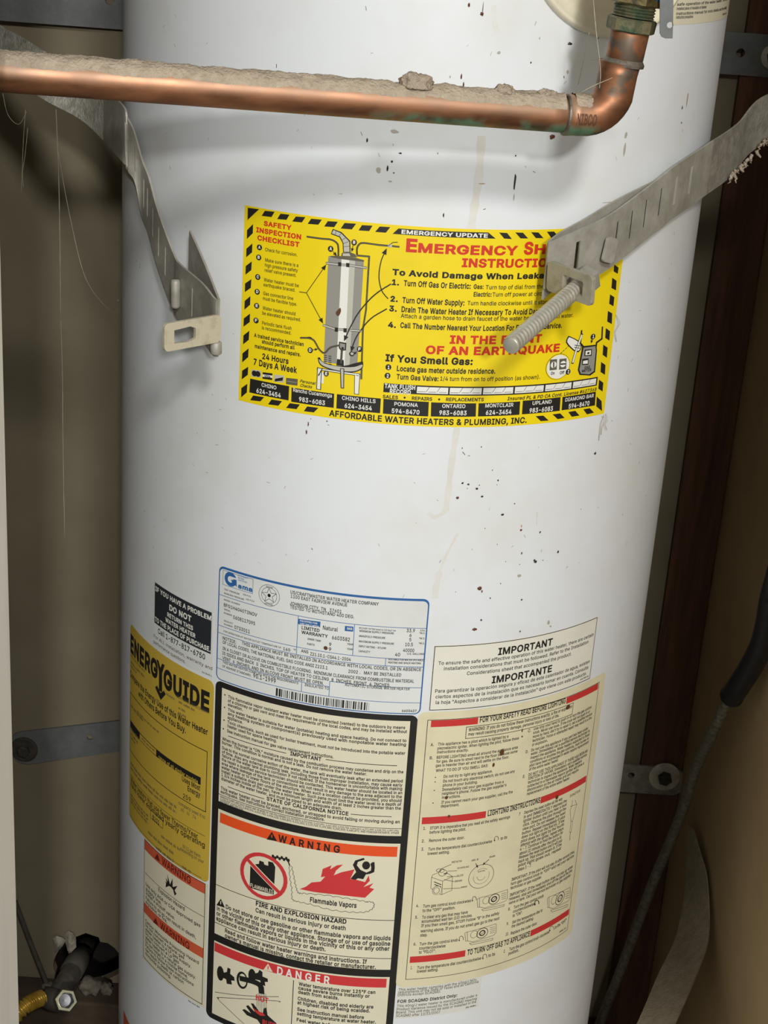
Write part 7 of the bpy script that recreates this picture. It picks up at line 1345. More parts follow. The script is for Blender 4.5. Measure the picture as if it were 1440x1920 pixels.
def line2d(w, pts):
    V = []; F = []
    for i in range(len(pts)-1):
        a = Vector(pts[i]); b = Vector(pts[i+1]); d = b-a
        if d.length < 1e-6: continue
        d.normalize(); n = Vector((-d.y, d.x))*w/2; a = a-d*w*.3; b = b+d*w*.3; k = len(V)
        V += [tuple(a+n), tuple(a-n), tuple(b-n), tuple(b+n)]; F.append((k, k+1, k+2, k+3))
    return V, F
def item2d(it):
    k = it[0]
    if k == 'T':
        _, s, u0, u1, z, h, b, c, l, sh = it; P, F = text2d(s, b)
        x0 = min(p[0] for p in P); x1 = max(p[0] for p in P); sx = (u1-u0)/(x1-x0); sy = h/CAP
        V = [(u0+(p[0]-x0)*sx+sh*p[1]*sy, z+p[1]*sy) for p in P]
        return V, F, c, l, (h > 5)
    if k == 'P': V, F = tess(it[2]); return V, F, it[1], it[3], True
    if k == 'L': V, F = line2d(it[2], it[3]); return V, F, it[1], it[4], True
    if k == 'E':
        _, c, u, z, ru, rz, wd, l = it; n = 28 if ru > 4 else 14
        o = [(u+ru*math.cos(2*math.pi*i/n), z+rz*math.sin(2*math.pi*i/n)) for i in range(n)]
        if wd == 0: return o, [tuple(range(n))], c, l, ru > 3
        q = [(u+(ru-wd)*math.cos(2*math.pi*i/n), z+(rz-wd)*math.sin(2*math.pi*i/n)) for i in range(n)]
        return o+q, [(i, (i+1) % n, n+(i+1) % n, n+i) for i in range(n)], c, l, ru > 3
    if k == 'RR':
        _, c, u0, u1, z0, z1, r, l = it; o = rrect(u0, u1, z1, z0, r); V, F = tess(o); return V, F, c, l, True
    if k == 'S':    # print too small and faded to be read: smudged word shapes
        _, u0, u1, z, h, c, l = it; V = []; F = []; x = u0
        while x < u1:
            wl = random.uniform(1.2, 3.6)*max(.8, h*.9); e = min(u1, x+wl); y = x
            while y < e:
                q = min(e, y+random.uniform(.25, .5)*h); a = random.uniform(.55, .95)*h; i = len(V); g = (q-y)*.62
                V += [(y, z), (y+g, z), (y+g, z+a), (y, z+a)]; F.append((i, i+1, i+2, i+3)); y = q
            x = e+h*.45
        return V, F, c, l, False
def merge(parts_items, name, parent):
    V = []; F = []; MI = []; cols = []
    for it in parts_items:
        v, f, c, l, sp = item2d(it); f = orient(v, f)
        if sp: v, f = split_u(v, f); f = orient(v, f)
        if c not in cols: cols.append(c)
        k = len(V); e = EPS(l); V += [bend(p[0], p[1], e) for p in v]; F += [tuple(i+k for i in q) for q in f]; MI += [cols.index(c)]*len(f)
    return obj(name, V, F, None, parent, True, [PR[c] for c in cols], MI)
for L in DATA:
    u0, u1, z0, z1 = L['rect']; u1 = min(u1, 335.)
    o2 = rrect(u0, u1, z1, z0, max(L['rad'], .4), 5); v, f = tess(o2); v, f = split_u(v, orient(v, f)); f = orient(v, f); k = len(v)
    V = [bend(p[0], p[1], EPS(0)) for p in v]; F = list(f)
    st = obj(L['name'], V, F, PR[L['color']], heater, True); st['label'] = L['label']
    for pn, items in L['parts']: merge(items, pn, st)
# ---- drip trails and rust specks on the jacket
M_drip = mat('dried_drip', (216,214,205), .5, 0, (223,224,220), 60, .4, .7)
for wd, pts in [(5.5, [(46.0, 1370.3), (46.2, 1362.9), (46.5, 1352.5), (46.5, 1342.9), (46.2, 1335.3), (45.8, 1328.6), (45.3, 1322.4), (44.9, 1316.0), (44.6, 1310.2), (44.4, 1306.1)]), (4.5, [(46.5, 1157.8), (46.0, 1151.5), (45.4, 1142.5), (44.9, 1133.4), (44.5, 1124.7), (44.3, 1115.8), (44.1, 1107.9), (43.8, 1101.1), (43.6, 1095.4), (43.4, 1091.5)]), (3, [(43.4, 1091.5), (41.2, 1089.8), (38.0, 1087.5), (35.2, 1086.2), (33.1, 1086.8), (31.3, 1088.4), (30.1, 1089.5)]), (4.5, [(42.5, 1041.3), (42.0, 1037.9), (41.4, 1033.2), (40.9, 1028.7), (40.8, 1024.8), (40.9, 1021.3), (40.9, 1018.8)]), (2, [(54.0, 1073.0), (52.2, 1068.8), (49.8, 1062.8), (47.8, 1057.7), (46.7, 1055.0), (46.1, 1053.2), (45.4, 1051.1), (44.4, 1047.7), (43.2, 1043.9), (42.5, 1041.3)]), (3, [(46.7, 1456.6), (47.1, 1453.2), (47.8, 1448.6), (48.5, 1444.7), (49.4, 1442.3), (50.5, 1440.7), (51.2, 1439.6)]), (1, [(118.6, 1085.9), (118.8, 1082.6), (119.2, 1078.1), (119.4, 1074.7)])]:
    v, f = line2d(wd, pts); pa = [Vector(p) for p in pts]; v = []; f = []
    for i, p in enumerate(pa):
        d = (pa[min(i+1, len(pa)-1)]-pa[max(i-1, 0)]).normalized(); n = Vector((-d.y, d.x))*wd/2*(1+.25*math.sin(i*2.3)); v += [tuple(p+n), tuple(p-n)]
        if i: f.append((2*i-2, 2*i-1, 2*i+1, 2*i))
    f = orient(v, f); obj('drip_stain', [bend(p[0], p[1], .00012) for p in v], f, M_drip, heater, True)
V = []; F = []; MI = []
SPM = [mat('speck_black', (34,26,22), .5), mat('speck_rust', (96,52,32), .6), mat('speck_tan', (176,140,112), .7), mat('speck_grey', (172,168,154), .7)]
for u, z, ru, rz, c in [(54.3, 1114.1, 0.98, 0.8, 0), (58.8, 1112.9, 0.87, 0.8, 0), (65.8, 1109.3, 1.19, 0.91, 0), (51.4, 1102.3, 1.3, 1.02, 1), (70.6, 1102.8, 1.19, 0.68, 0), (67.5, 1112.0, 0.43, 0.46, 0), (58.3, 1109.7, 0.32, 0.34, 0), (76.8, 1123.8, 0.43, 0.46, 0), (82.1, 1115.3, 0.65, 0.8, 0), (81.6, 1111.7, 0.32, 0.34, 0), (97.8, 1095.2, 0.54, 0.57, 0), (88.6, 1087.0, 1.19, 1.02, 0), (105.7, 1072.4, 1.08, 1.02, 1), (105.8, 1075.7, 0.54, 1.14, 2), (123.2, 1068.6, 0.87, 0.8, 0), (142.8, 1048.8, 1.08, 1.02, 0), (108.5, 1052.7, 0.65, 1.14, 1), (121.8, 1043.9, 1.63, 1.37, 0), (120.6, 1045.3, 0.87, 0.91, 0), (128.8, 1044.0, 0.43, 0.46, 0), (107.7, 1043.5, 0.43, 0.34, 0), (95.2, 1047.3, 0.32, 0.34, 0), (86.6, 1062.6, 0.32, 0.34, 0), (75.3, 1076.5, 0.43, 0.34, 0), (75.4, 1026.3, 1.84, 2.05, 1), (77.7, 1023.6, 0.54, 1.37, 1), (85.2, 1017.1, 0.54, 0.8, 0), (112.9, 1012.6, 0.87, 0.8, 0), (92.8, 1028.9, 0.43, 0.46, 0), (56.5, 1024.2, 0.32, 0.34, 0), (170.1, 1126.5, 1.19, 1.25, 0), (108.6, 1033.7, 1.95, 1.48, 3), (66.3, 1142.6, 0.43, 0.57, 0), (51.6, 1141.9, 0.43, 0.46, 0), (57.3, 1135.8, 1.08, 0.57, 3), (-64.3, 1151.0, 0.49, 1.84, 1), (-65.4, 1144.6, 0.58, 2.05, 1), (-50.1, 1155.5, 0.58, 0.61, 1), (-62.5, 1155.5, 0.29, 0.41, 0), (29.7, 1456.0, 0.78, 1.64, 1), (39.0, 1450.7, 1.3, 1.37, 1), (39.3, 1454.5, 0.26, 4.1, 1), (28.5, 1409.4, 0.52, 1.78, 1), (30.4, 1404.2, 0.52, 1.91, 1), (20.9, 1408.7, 0.52, 1.09, 3), (-32.7, 1362.4, 0.65, 1.64, 0), (-9.2, 1355.4, 1.17, 0.55, 0), (-17.3, 1344.3, 0.65, 2.19, 0), (-14.6, 1349.4, 0.78, 0.82, 0), (-14.9, 1335.6, 1.56, 0.55, 3), (-23.4, 1342.3, 1.82, 2.19, 3), (23.9, 1314.6, 0.52, 1.64, 0), (-14.1, 1369.8, 3.12, 1.37, 3), (52.8, 1426.1, 1.3, 1.23, 3), (49.0, 1337.6, 2.6, 0.41, 2), (-12.8, 1341.7, 0.78, 0.41, 0), (104.2, 1433.7, 1.82, 0.96, 0), (72.8, 1339.7, 0.78, 6.15, 0), (73.3, 1328.5, 0.65, 2.73, 3), (234.4, 1391.3, 1.04, 6.15, 2), (227.3, 1386.1, 0.52, 1.64, 0), (229.1, 1374.9, 0.52, 0.82, 0), (233.3, 1368.7, 0.39, 1.23, 3), (162.3, 1370.4, 1.56, 2.46, 3), (162.6, 1360.3, 1.3, 5.47, 3), (76.2, 1420.5, 0.52, 0.68, 0), (104.7, 1414.8, 1.04, 1.37, 3), (81.0, 1436.7, 0.52, 1.09, 3), (153.4, 1322.8, 8.45, 0.27, 3), (97.8, 1370.9, 2.08, 1.91, 1), (71.6, 1357.6, 0.52, 0.68, 0), (74.7, 991.1, 2.09, 1.4, 1), (79.4, 998.7, 0.86, 0.9, 0), (114.6, 984.6, 0.76, 0.8, 0), (141.5, 987.5, 1.33, 2.2, 3), (143.9, 983.6, 1.14, 1.0, 3)]:
    k = len(V); n = 11
    for i in range(n):
        a = 2*math.pi*i/n; q = random.uniform(.7, 1.15); V.append(bend(u+ru*q*math.cos(a), z+rz*q*math.sin(a), .00045 if c < 2 else .0002))
    V.append(bend(u, z, .0011 if c < 2 else .00025)); F += [(k+i, k+(i+1) % n, k+n) for i in range(n)]; MI += [c]*n
for i in range(260):   # fine grime flecks
    u = random.uniform(-300, 300); z = random.uniform(1020, 1540) if i % 3 else random.uniform(560, 1540); k = len(V); a = random.uniform(0, 6.28); l = random.uniform(.4, 1.6); wd = random.uniform(.1, .25)
    if any(L['rect'][0] < u < L['rect'][1] and L['rect'][3] < z < L['rect'][2] for L in DATA): continue
    for q, s in ((-1, 1), (1, 1), (1, -1), (-1, -1)): V.append(bend(u+q*l*math.cos(a)-s*wd*math.sin(a), z+q*l*math.sin(a)+s*wd*math.cos(a), .0002))
    F.append((k+3, k+2, k+1, k)); MI.append(3 if i % 4 else 0)
sk = obj('rust_specks', V, F, None, heater, False, SPM, MI); sk['kind'] = 'stuff'; sk['label'] = 'scattered rust and grime specks'
# ---- relief valve on the tank side, its cover dish, lever
def dish():
    cu_, cz = (138.3, 1499.4); V = []; F = []; n = 64; prof = [(1.0, .0003), (.995, .003), (.975, .0058), (.95, .0060), (.925, .0045), (.88, .0022), (.78, .0012), (.66, .004), (.5, .010), (.3, .012), (.0, .012)]
    for s, e in prof:
        for k in range(n): a = 2*math.pi*k/n; V.append(bend(cu_+71.5*s*math.cos(a), cz+62.*s*math.sin(a), e))
    for i in range(len(prof)-1):
        for k in range(n): F.append((i*n+k, i*n+(k+1) % n, (i+1)*n+(k+1) % n, (i+1)*n+k))
    o = obj('valve_cover', V, F, M_cover, heater, True); o['label'] = 'glossy cream dished cover around the relief valve'; return o
dish()
RB = Vector((0.1217, -0.3350, 1.4025)); RD = (Vector((0.1269, -0.3350, 1.4595))-RB).normalized()      # axis of the riser that leaves the elbow
def along(s): return RB+RD*s
vb = lathe('relief_valve', along(.081), RD, [(0,.0142),(.001,.0150),(.030,.0150),(.034,.0165),(.045,.0165),(.050,.012),(.066,.012)], M_brass, heater, 28)
vb['label'] = 'tarnished brass temperature and pressure relief valve'
vc = along(.112); bk = Vector((vc.x+.012, -.19, vc.z))
tube('valve_stub', [vc, (vc+bk)/2, bk], .0135, M_brass, vb, 20)
lathe('valve_hex_nut', along(.0688), RD, [(0,.0150),(.001,.0166),(.0115,.0168),(.0122,.0152)], M_brass, vb, 6, True)
hdl = box('blue_handle', (vc.x+.004, vc.y-.010, 1.4740), (vc.x+.0175, vc.y+.010, 1.4740+.012), M_blue, vb, .002)
lev = [(0.1370, -0.3480, 1.5026), (0.1429, -0.3480, 1.4566), (0.1442, -0.3480, 1.4545), (0.1465, -0.3480, 1.4537), (0.1510, -0.3480, 1.4540), (0.1455, -0.3480, 1.5032)]; o0 = Vector(lev[0])
plate('test_lever', o0, (1,0,0), (0,0,1), [(p[0]-o0.x, p[2]-o0.z) for p in lev], [circ(*[(0.1484, -0.3480, 1.4616)[0]-o0.x, (0.1484, -0.3480, 1.4616)[2]-o0.z], .0019, 14)], .0016, M_bar, vb, .0004)
# ---------------------------------------------------------------- copper discharge pipe
pipe = thing('copper_discharge_pipe', 'dusty horizontal copper pipe with soldered elbow crossing in front of the tank', 'pipe', (-.2, -.335, 1.4025))
PZ = 1.4025; PY = -.335; XE = 0.0919
ER = Vector((XE, PY, PZ))
tube('pipe_run', [(-.4995+.02*i, PY, PZ) for i in range(int((XE+.004+.4995)/.02)+1)]+[(XE+.004, PY, PZ)], .0111, M_copper, pipe, 32)
bx = RB.x-.0005; rad_b = .019; arc = []
cxx, czz = bx-rad_b, PZ+rad_b
path = [Vector((XE-.0005, PY, PZ)), Vector((XE+.006, PY, PZ)), Vector((cxx-.002, PY, PZ))]
for i in range(1, 10): a = math.radians(-90+i*9.4); path.append(Vector((cxx+rad_b*math.cos(a), PY, czz+rad_b*math.sin(a))))
e1 = path[-1]; path += [e1+RD*.004, e1+RD*.010, e1+RD*.0168]
ES = (path[-1]-RB).dot(RD)
rad = [.0128]+[.0123]*(len(path)-2)+[.0129]
elb = tube('elbow', path, rad, M_copper, pipe, 36)
lathe('solder_ring', (XE-.0022, PY, PZ), (1,0,0), [(0,.0112),(.0008,.0126),(.002,.0128),(.003,.0124)], M_solder, pipe, 32)
lathe('solder_ring', along(ES-.001), RD, [(-.0005,.0128),(.0012,.0131),(.003,.0120),(.004,.0112)], M_solder, pipe, 32)
lathe('riser_tube', along(ES+.002), RD, [(0,.0112),(.001,.0117),(.0165,.0121),(.0180,.0117)], M_copper, pipe, 32)
ah = along(ES+.0206)
lathe('adapter_hex', ah, RD, [(-.0018,.0138),(-.0010,.0150),(.0055,.0153),(.0065,.0142)], M_brassg, pipe, 8, True)
th = []
for i in range(5): th += [(.0072+i*.0018, .0132), (.0081+i*.0018, .0122)]
lathe('adapter_thread', ah, RD, th, M_brassg, pipe, 28)
# raised maker's letters on the elbow leg
vv, ff = text2d('NIBCO', .02); vv = [Vector((p[0], p[1], 0)) for p in vv]
xm = max(v.x for v in vv); V = []
for v in vv:
    a = (v.y*.0065/CAP-.0036)/.0125; V.append((XE+.003+v.x/xm*.013, PY-.01262*math.cos(a), PZ+.01262*math.sin(a)))
obj('maker_lettering', V, ff, mat('stamp_dark', (96,62,44), .6, .4), pipe)
# dust lying on the pipe
def dust_shell(x0, x1, r, a0, a1, seed, name='dust_layer'):
    V = []; F = []; nx = int((x1-x0)/.0016); na = 18
    for i in range(nx+1):
        x = x0+(x1-x0)*i/nx
        lo = a0+10*mnoise.noise(Vector((x*60, seed, 0)))+6*mnoise.noise(Vector((x*220, seed, 4)))
        for k in range(na+1):
            t = k/na; a = math.radians(lo+(a1-lo)*t); e = math.sin(math.pi*t)**.5
            h = e*(.0006+.0016*max(0, .5+mnoise.noise(Vector((x*90, a*3, seed))))*math.sin(math.pi*t)+.0006*mnoise.noise(Vector((x*500, a*14, seed))))-.00008
            V.append((x, PY-(r+h)*math.cos(a), PZ+(r+h)*math.sin(a)))
    for i in range(nx):
        for k in range(na): q = i*(na+1)+k; F.append((q, q+na+1, q+na+2, q+1))
    return obj(name, V, F, M_dust, pipe, True)
dust_shell(-.4995, XE-.003, .0111, 25, 172, 1.3)
dust_shell(XE+.003, XE+.020, .0123, 34, 165, 5.1)
for k, (x, s) in enumerate([(-0.0054, 0.0105), (0.0501, 0.0066), (0.0757, 0.0050), (0.0802, 0.0040)]):
    blob('dust_clump', (x, PY-.002, PZ+.0118), (s, s*.7, s*.62), M_dust2, pipe, .32, 4, k+3, -.3, 2.0)
# the run swings a little towards the camera and rises to the left: turn it about the elbow corner
PC = Vector((RB.x, PY, PZ)); PQ = Vector((1, 0, 0)).rotation_difference(Vector((0.9759, 0.2154, -0.0345))).to_matrix()
for ch in pipe.children:
    if ch.name.split('.')[0] in ('pipe_run', 'elbow', 'maker_lettering', 'dust_layer', 'dust_clump') or ch.name == 'solder_ring':
        for v in ch.data.vertices:
            if ch.name == 'elbow' and (v.co-PC).dot(RD) > .014: continue
            v.co = PC+PQ @ (v.co-PC)
rebase(pipe)
# ---------------------------------------------------------------- earthquake straps in front of the tank
WID = .0415
rs = thing('earthquake_strap', 'grey slotted steel strap on the right with a long threaded rod in its tab', 'strap', (.2, -.2, 1.30))
top = [(0.0980, -0.2460, 1.3020), (0.1211, -0.2340, 1.3112), (0.1431, -0.2170, 1.3198), (0.1799, -0.1760, 1.3401), (0.1942, -0.1580, 1.3479), (0.2239, -0.1100, 1.3573), (0.2524, -0.0620, 1.3663), (0.2835, -0.0100, 1.3840)]
tail = [(.352, .03, top[-1][2]+.012), (.364, .12, top[-1][2]+.028), (.366, .22, top[-1][2]+.035), (.360, .331, top[-1][2]+.036)]
ribbon('strap_band', top+tail, down(top[:1], .033)+down(top[1:2], .039)+down(top[2:]+tail, WID), .0016, [0.0249, 0.0646, 0.0822, 0.0998, 0.1191, 0.1397, 0.1655], M_galv, rs, 8, .0036, mats=[M_galv, M_galvr], mfun=lambda s: 0 if s < .20 else 1)
inn = [(0.0982, -0.2430, 1.3021), (0.1067, -0.2322, 1.3068), (0.1261, -0.2141, 1.3149), (0.1496, -0.1947, 1.3264), (0.1814, -0.1659, 1.3383), (0.1955, -0.1496, 1.3461), (0.2149, -0.1201, 1.3527)]
ribbon('strap_return', inn, down(inn, WID), .0016, [], M_galv, rs)
tb = [Vector(p) for p in [(0.0985, -0.2500, 1.2909), (0.1269, -0.2840, 1.2899), (0.1288, -0.2840, 1.2730), (0.1007, -0.2500, 1.2697)]]      # TL, TR, BR, BL
ex = tb[1]-tb[0]; ez = (tb[3]-tb[0]); wx = ex.length; hz_ = ez.length
plate('strap_tab', tb[3], ex, tb[0]-tb[3], rrect(0, wx, 0, hz_, .003), [rrect(wx*.36, wx*.80, hz_*.22, hz_*.72, .001, 2)], .0034, M_tab, rs, .0006)
a = Vector((0.1239, -0.2540, 1.2770)); b = Vector((0.0721, -0.3400, 1.2531)); Ln = (b-a).length; nn = 26*10; P = [a.lerp(b, i/nn) for i in range(nn+1)]
def thr(i, ang, r0):
    ph = (i/10.+ang/(2*math.pi)) % 1; tri = abs(ph*2-1); return r0-.0009*(1-tri)-(.0012 if i in (0, nn) else 0)
tube('threaded_rod', P, .0063, M_rod, rs, 24, rfun=thr)
nd = (b-a).normalized(); nb = a.lerp(b, -.03)
lathe('rod_nut', nb-nd*.006, nd, [(0,.009),(.0006,.0105),(.0085,.0105),(.009,.009)], M_galv, rs, 6, True)
lk = [Vector(p) for p in [(0.1363, -0.2305, 1.3058), (0.1448, -0.2235, 1.3030), (0.1469, -0.2235, 1.2854), (0.1383, -0.2305, 1.2880)]]
plate('lock_tongue', lk[3], lk[1]-lk[0], lk[0]-lk[3], rrect(0, (lk[1]-lk[0]).length, 0, (lk[3]-lk[0]).length, .0025), [], .0022, M_galv, rs, .0008)
rebase(rs)
ls = thing('earthquake_strap', 'grey slotted steel strap on the left with a pale square-holed end tab', 'strap', (-.2, -.1, 1.30))
top = [(-0.3917, 0.1900, 1.3734), (-0.3671, 0.1550, 1.3700), (-0.3273, 0.1000, 1.3624), (-0.2824, 0.0400, 1.3537), (-0.2282, -0.0959, 1.3544), (-0.2186, -0.1170, 1.3461), (-0.2121, -0.1266, 1.3380), (-0.2044, -0.1351, 1.3188), (-0.1971, -0.1473, 1.3082), (-0.1896, -0.1598, 1.2912), (-0.1803, -0.1746, 1.2749), (-0.1710, -0.1900, 1.2614), (-0.1651, -0.2030, 1.2581), (-0.1437, -0.2400, 1.2545), (-0.1321, -0.2620, 1.2502), (-0.1282, -0.2660, 1.2500)]
head = [(-.468, .333, top[0][2]+.030), (-.455, .27, top[0][2]+.022)]
ribbon('strap_band', head+top, down(head, WID)+[(-0.3865, 0.1650, 1.3319), (-0.3619, 0.1300, 1.3300), (-0.3214, 0.0750, 1.3239), (-0.2770, 0.0120, 1.3191), (-0.2236, -0.1205, 1.3157), (-0.2159, -0.1289, 1.3080), (-0.2104, -0.1322, 1.3008)]+down(top[7:], WID), .0016, [0.5499, 0.5674, 0.5783, 0.588, 0.6049, 0.6218, 0.6393, 0.7003], M_galv, ls, 8, .0022, mats=[M_galvd, M_galv], mfun=lambda s: 0 if s < .44 else 1)
inn = [(-0.1287, -0.2620, 1.2489), (-0.1380, -0.2380, 1.2583), (-0.1493, -0.2120, 1.2700), (-0.1593, -0.1920, 1.2806)]
ribbon('strap_return', inn, down(inn, WID), .0016, [.016, .027], M_galv, ls, 8, .002)
tb = [Vector(p) for p in [(-0.1617, -0.3020, 1.2402), (-0.1273, -0.2680, 1.2402), (-0.1268, -0.2680, 1.2205), (-0.1614, -0.3020, 1.2203)]]; ex = tb[1]-tb[0]; wx = ex.length; hz_ = (tb[3]-tb[0]).length
plate('strap_tab', tb[3], ex, tb[0]-tb[3], rrect(0, wx, 0, hz_, .0035), [[(wx*.17, hz_*.25), (wx*.17, hz_*.72), (wx*.45, hz_*.76), (wx*.55, hz_*.66), (wx*.55, hz_*.30), (wx*.42, hz_*.22)]], .0030, mat('pale_plated_tab', (206,198,174), .5, .25, (176,166,138), 120, .5, .75), ls, .0008)
lk = [Vector(p) for p in [(-0.1673, -0.2080, 1.2472), (-0.1670, -0.2080, 1.2259)]]
tube('slot_loop', [lk[0], lk[0].lerp(lk[1], .08), lk[0].lerp(lk[1], .92), lk[1]], [.0028, .0036, .0036, .0030], M_galv, ls, 14)
cu_ = [Vector(p) for p in [(-0.1294, -0.2680, 1.2203), (-0.1292, -0.2680, 1.2110)]]
tube('tab_curl', [cu_[0], cu_[0].lerp(cu_[1], .1), cu_[0].lerp(cu_[1], .9), cu_[1]], [.0032, .0042, .0042, .0034], M_galv, ls, 14)
rebase(ls)
lo = thing('earthquake_strap', 'dust-coated lower strap curling down beside the right wall', 'strap', (.33, .1, .35))
ribbon('strap_band', [(0.3653, 0.2200, 0.5463), (0.3624, 0.1900, 0.5269), (0.3590, 0.1600, 0.5118), (0.3420, 0.0900, 0.4908), (0.3148, 0.0300, 0.4779), (0.2863, -0.0400, 0.4725), (0.2573, -0.1000, 0.4615), (.20, -.165, .445), (.09, -.237, .44), (-.03, -.252, .44)], [(0.3661, 0.2000, 0.5545), (0.3674, 0.1450, 0.5542), (0.3694, 0.1100, 0.5475), (0.3654, 0.0500, 0.5213), (0.3477, 0.0000, 0.5109), (0.3150, -0.0750, 0.5040), (0.2824, -0.1400, 0.4923), (.235, -.20, .455), (.11, -.265, .43), (-.03, -.262, .40)], .0016, [], mat('dust_coated_strap', (172,160,138), 1, 0, (150,138,116), 90, .3, .7, .6, 400, spec=.1), lo, 8)
rebase(lo)
# dust fringe hanging from the right strap
for k, p in enumerate([(0.2888, -0.0100, 1.3496), (0.2840, -0.0173, 1.3488), (0.2808, -0.0228, 1.3460), (0.2767, -0.0301, 1.3418), (0.2723, -0.0374, 1.3393), (0.2691, -0.0428, 1.3366), (0.2658, -0.0483, 1.3348), (0.2630, -0.0529, 1.3337), (0.2603, -0.0574, 1.3326), (0.2558, -0.0647, 1.3311), (0.2527, -0.0702, 1.3289), (0.2505, -0.0738, 1.3281), (0.2647, -0.0501, 1.3342), (0.2620, -0.0547, 1.3327), (0.2538, -0.0683, 1.3295)]):
    P = [Vector(p)]
    for j in range(4): P.append(P[-1]+Vector((random.uniform(-.002, .002), random.uniform(-.001, .001), -random.uniform(.0008, .0024))))
    o = tube('lint_tuft', P, [.0016, .0014, .0011, .0007, .0003], M_dust2, rs, 6); o.matrix_parent_inverse = Matrix.Translation(rs.location).inverted()
# ---------------------------------------------------------------- steel bars and lag bolts on the wall
bar = thing('wall_bar', 'long flat grey steel bar across the upper back wall behind the tank', 'steel bar', (0, .3335, 1.38))
bz = (1.3590, 1.4004)
plate('bar', (0, .3332, 0), (1,0,0), (0,0,1), [(-.499, bz[0]+.003), (.3735, bz[0]), (.3735, bz[1]), (-.499, bz[1]+.003)], [circ((0.3209, 0.3332, 1.3809)[0], (0.3209, 0.3332, 1.3809)[2], .0045), circ((-0.3159, 0.3332, 1.3891)[0], (-0.3159, 0.3332, 1.3891)[2], .0045)], .003, M_bar, bar)
w_ = Vector((0.3544, 0.3300, 1.3794))
lathe('washer', (w_.x, .3318, w_.z), (0,-1,0), [(0,.0128),(.0016,.0128),(.0020,.0122)], M_tagwhite, bar, 28)
lathe('lag_bolt_head', (w_.x, .3296, w_.z), (0,-1,0), [(0,.0075),(.005,.0075),(.006,.006)], M_bolt, bar, 6, True)
rebase(bar)
b2 = thing('wall_bracket', 'dark dusty lower left steel bracket with lag bolt behind the tank', 'steel bar', (-.35, .333, .5))
q = [Vector(p) for p in [(-0.4244, 0.3430, 0.5106), (-0.3023, 0.3430, 0.5377)]]; ex = q[1]-q[0]; wx = ex.length; lb = []
for i in range(9): t = math.radians(90+i*22.5); lb.append((.004+.0205*math.cos(t)*.9, .0205*math.sin(t)-.004*(1 if math.sin(t) < 0 else 0)))
plate('bar', (q[0].x, .3430, q[0].z), ex, (0,0,1), lb+[(wx+.18, -.0175), (wx+.18, .0175)], [circ(.086, .002, .0035)], .003, M_bar, b2)
lathe('washer', (q[0].x+.004, .3414, q[0].z-.002), (0,-1,0), [(0,.0165),(.002,.0165),(.003,.0155)], M_bolt, b2, 28)
lathe('lag_bolt_head', (q[0].x+.004, .3384, q[0].z-.002), (0,-1,0), [(0,.0080),(.005,.0080),(.006,.006)], M_bolt, b2, 6, True)
rebase(b2)
b3 = thing('wall_bracket', 'short dusty lower right steel bracket with pale washer on the dark stud', 'steel bar', (.35, .333, .53))
q = [Vector(p) for p in [(0.2992, 0.3332, 0.5329), (0.3806, 0.3332, 0.5396)]]; zc = q[0].z
ol = [(.12, zc-.0195), (q[1].x-.012, zc-.0185)]
for i in range(7): t = math.radians(-75+i*25); ol.append((q[1].x-.0195+.0195*math.cos(t), zc+.0195*math.sin(t)))
ol += [(.12, zc+.0195)]
plate('bar', (0, .3332, 0), (1,0,0), (0,0,1), ol, [circ((0.3134, 0.3332, 0.5378)[0], (0.3134, 0.3332, 0.5378)[2], .0042)], .003, M_galvr, b3)
w_ = Vector((0.3532, 0.3300, 0.5400))
lathe('washer', (w_.x, .3318, w_.z), (0,-1,0), [(0,.0188),(.002,.0188),(.003,.0175)], M_tagwhite, b3, 32)
lathe('lag_bolt_head', (w_.x, .3290, w_.z), (0,-1,0), [(0,.0085),(.006,.0085),(.007,.007)], M_bolt, b3, 6, True)
rebase(b3)
# ---------------------------------------------------------------- cable on the right
cb = thing('flexible_cable', 'thin grey ribbed cable with a thick black rubber sleeve by the right wall', 'cable', (.33, .03, .7))
P = cr([(0.3502, 0.0450, 0.8142), (0.3480, 0.0600, 0.7928), (0.3447, 0.0900, 0.7373), (0.3432, 0.1300, 0.6723), (0.3438, 0.1600, 0.6073), (0.3417, 0.1900, 0.5428), (0.3355, 0.2150, 0.4751), (0.3304, 0.2400, 0.4011), (0.3221, 0.2650, 0.3079), (0.3116, 0.2850, 0.2183), (0.3020, 0.2900, 0.1591), (.285, .287, .012)], 30)
tube('cable_core', P, .0058, M_cable, cb, 12, rfun=lambda i, a, r: r*(1+.05*math.sin(i*1.9)))
P = cr([(.361, -.12, 2.395), (.361, -.11, 1.7), (.360, -.09, 1.25), (0.3493, -0.0500, 0.9978), (0.3507, -0.0300, 0.9471), (0.3544, -0.0150, 0.9161), (0.3562, 0.0000, 0.8840), (0.3537, 0.0200, 0.8481), (0.3500, 0.0350, 0.8219), (0.3478, 0.0500, 0.8007)], 8)
tube('rubber_sleeve', P, [.0112]*(len(P)-3)+[.0118, .0120, .0098], M_sleeve, cb, 20)
rebase(cb)
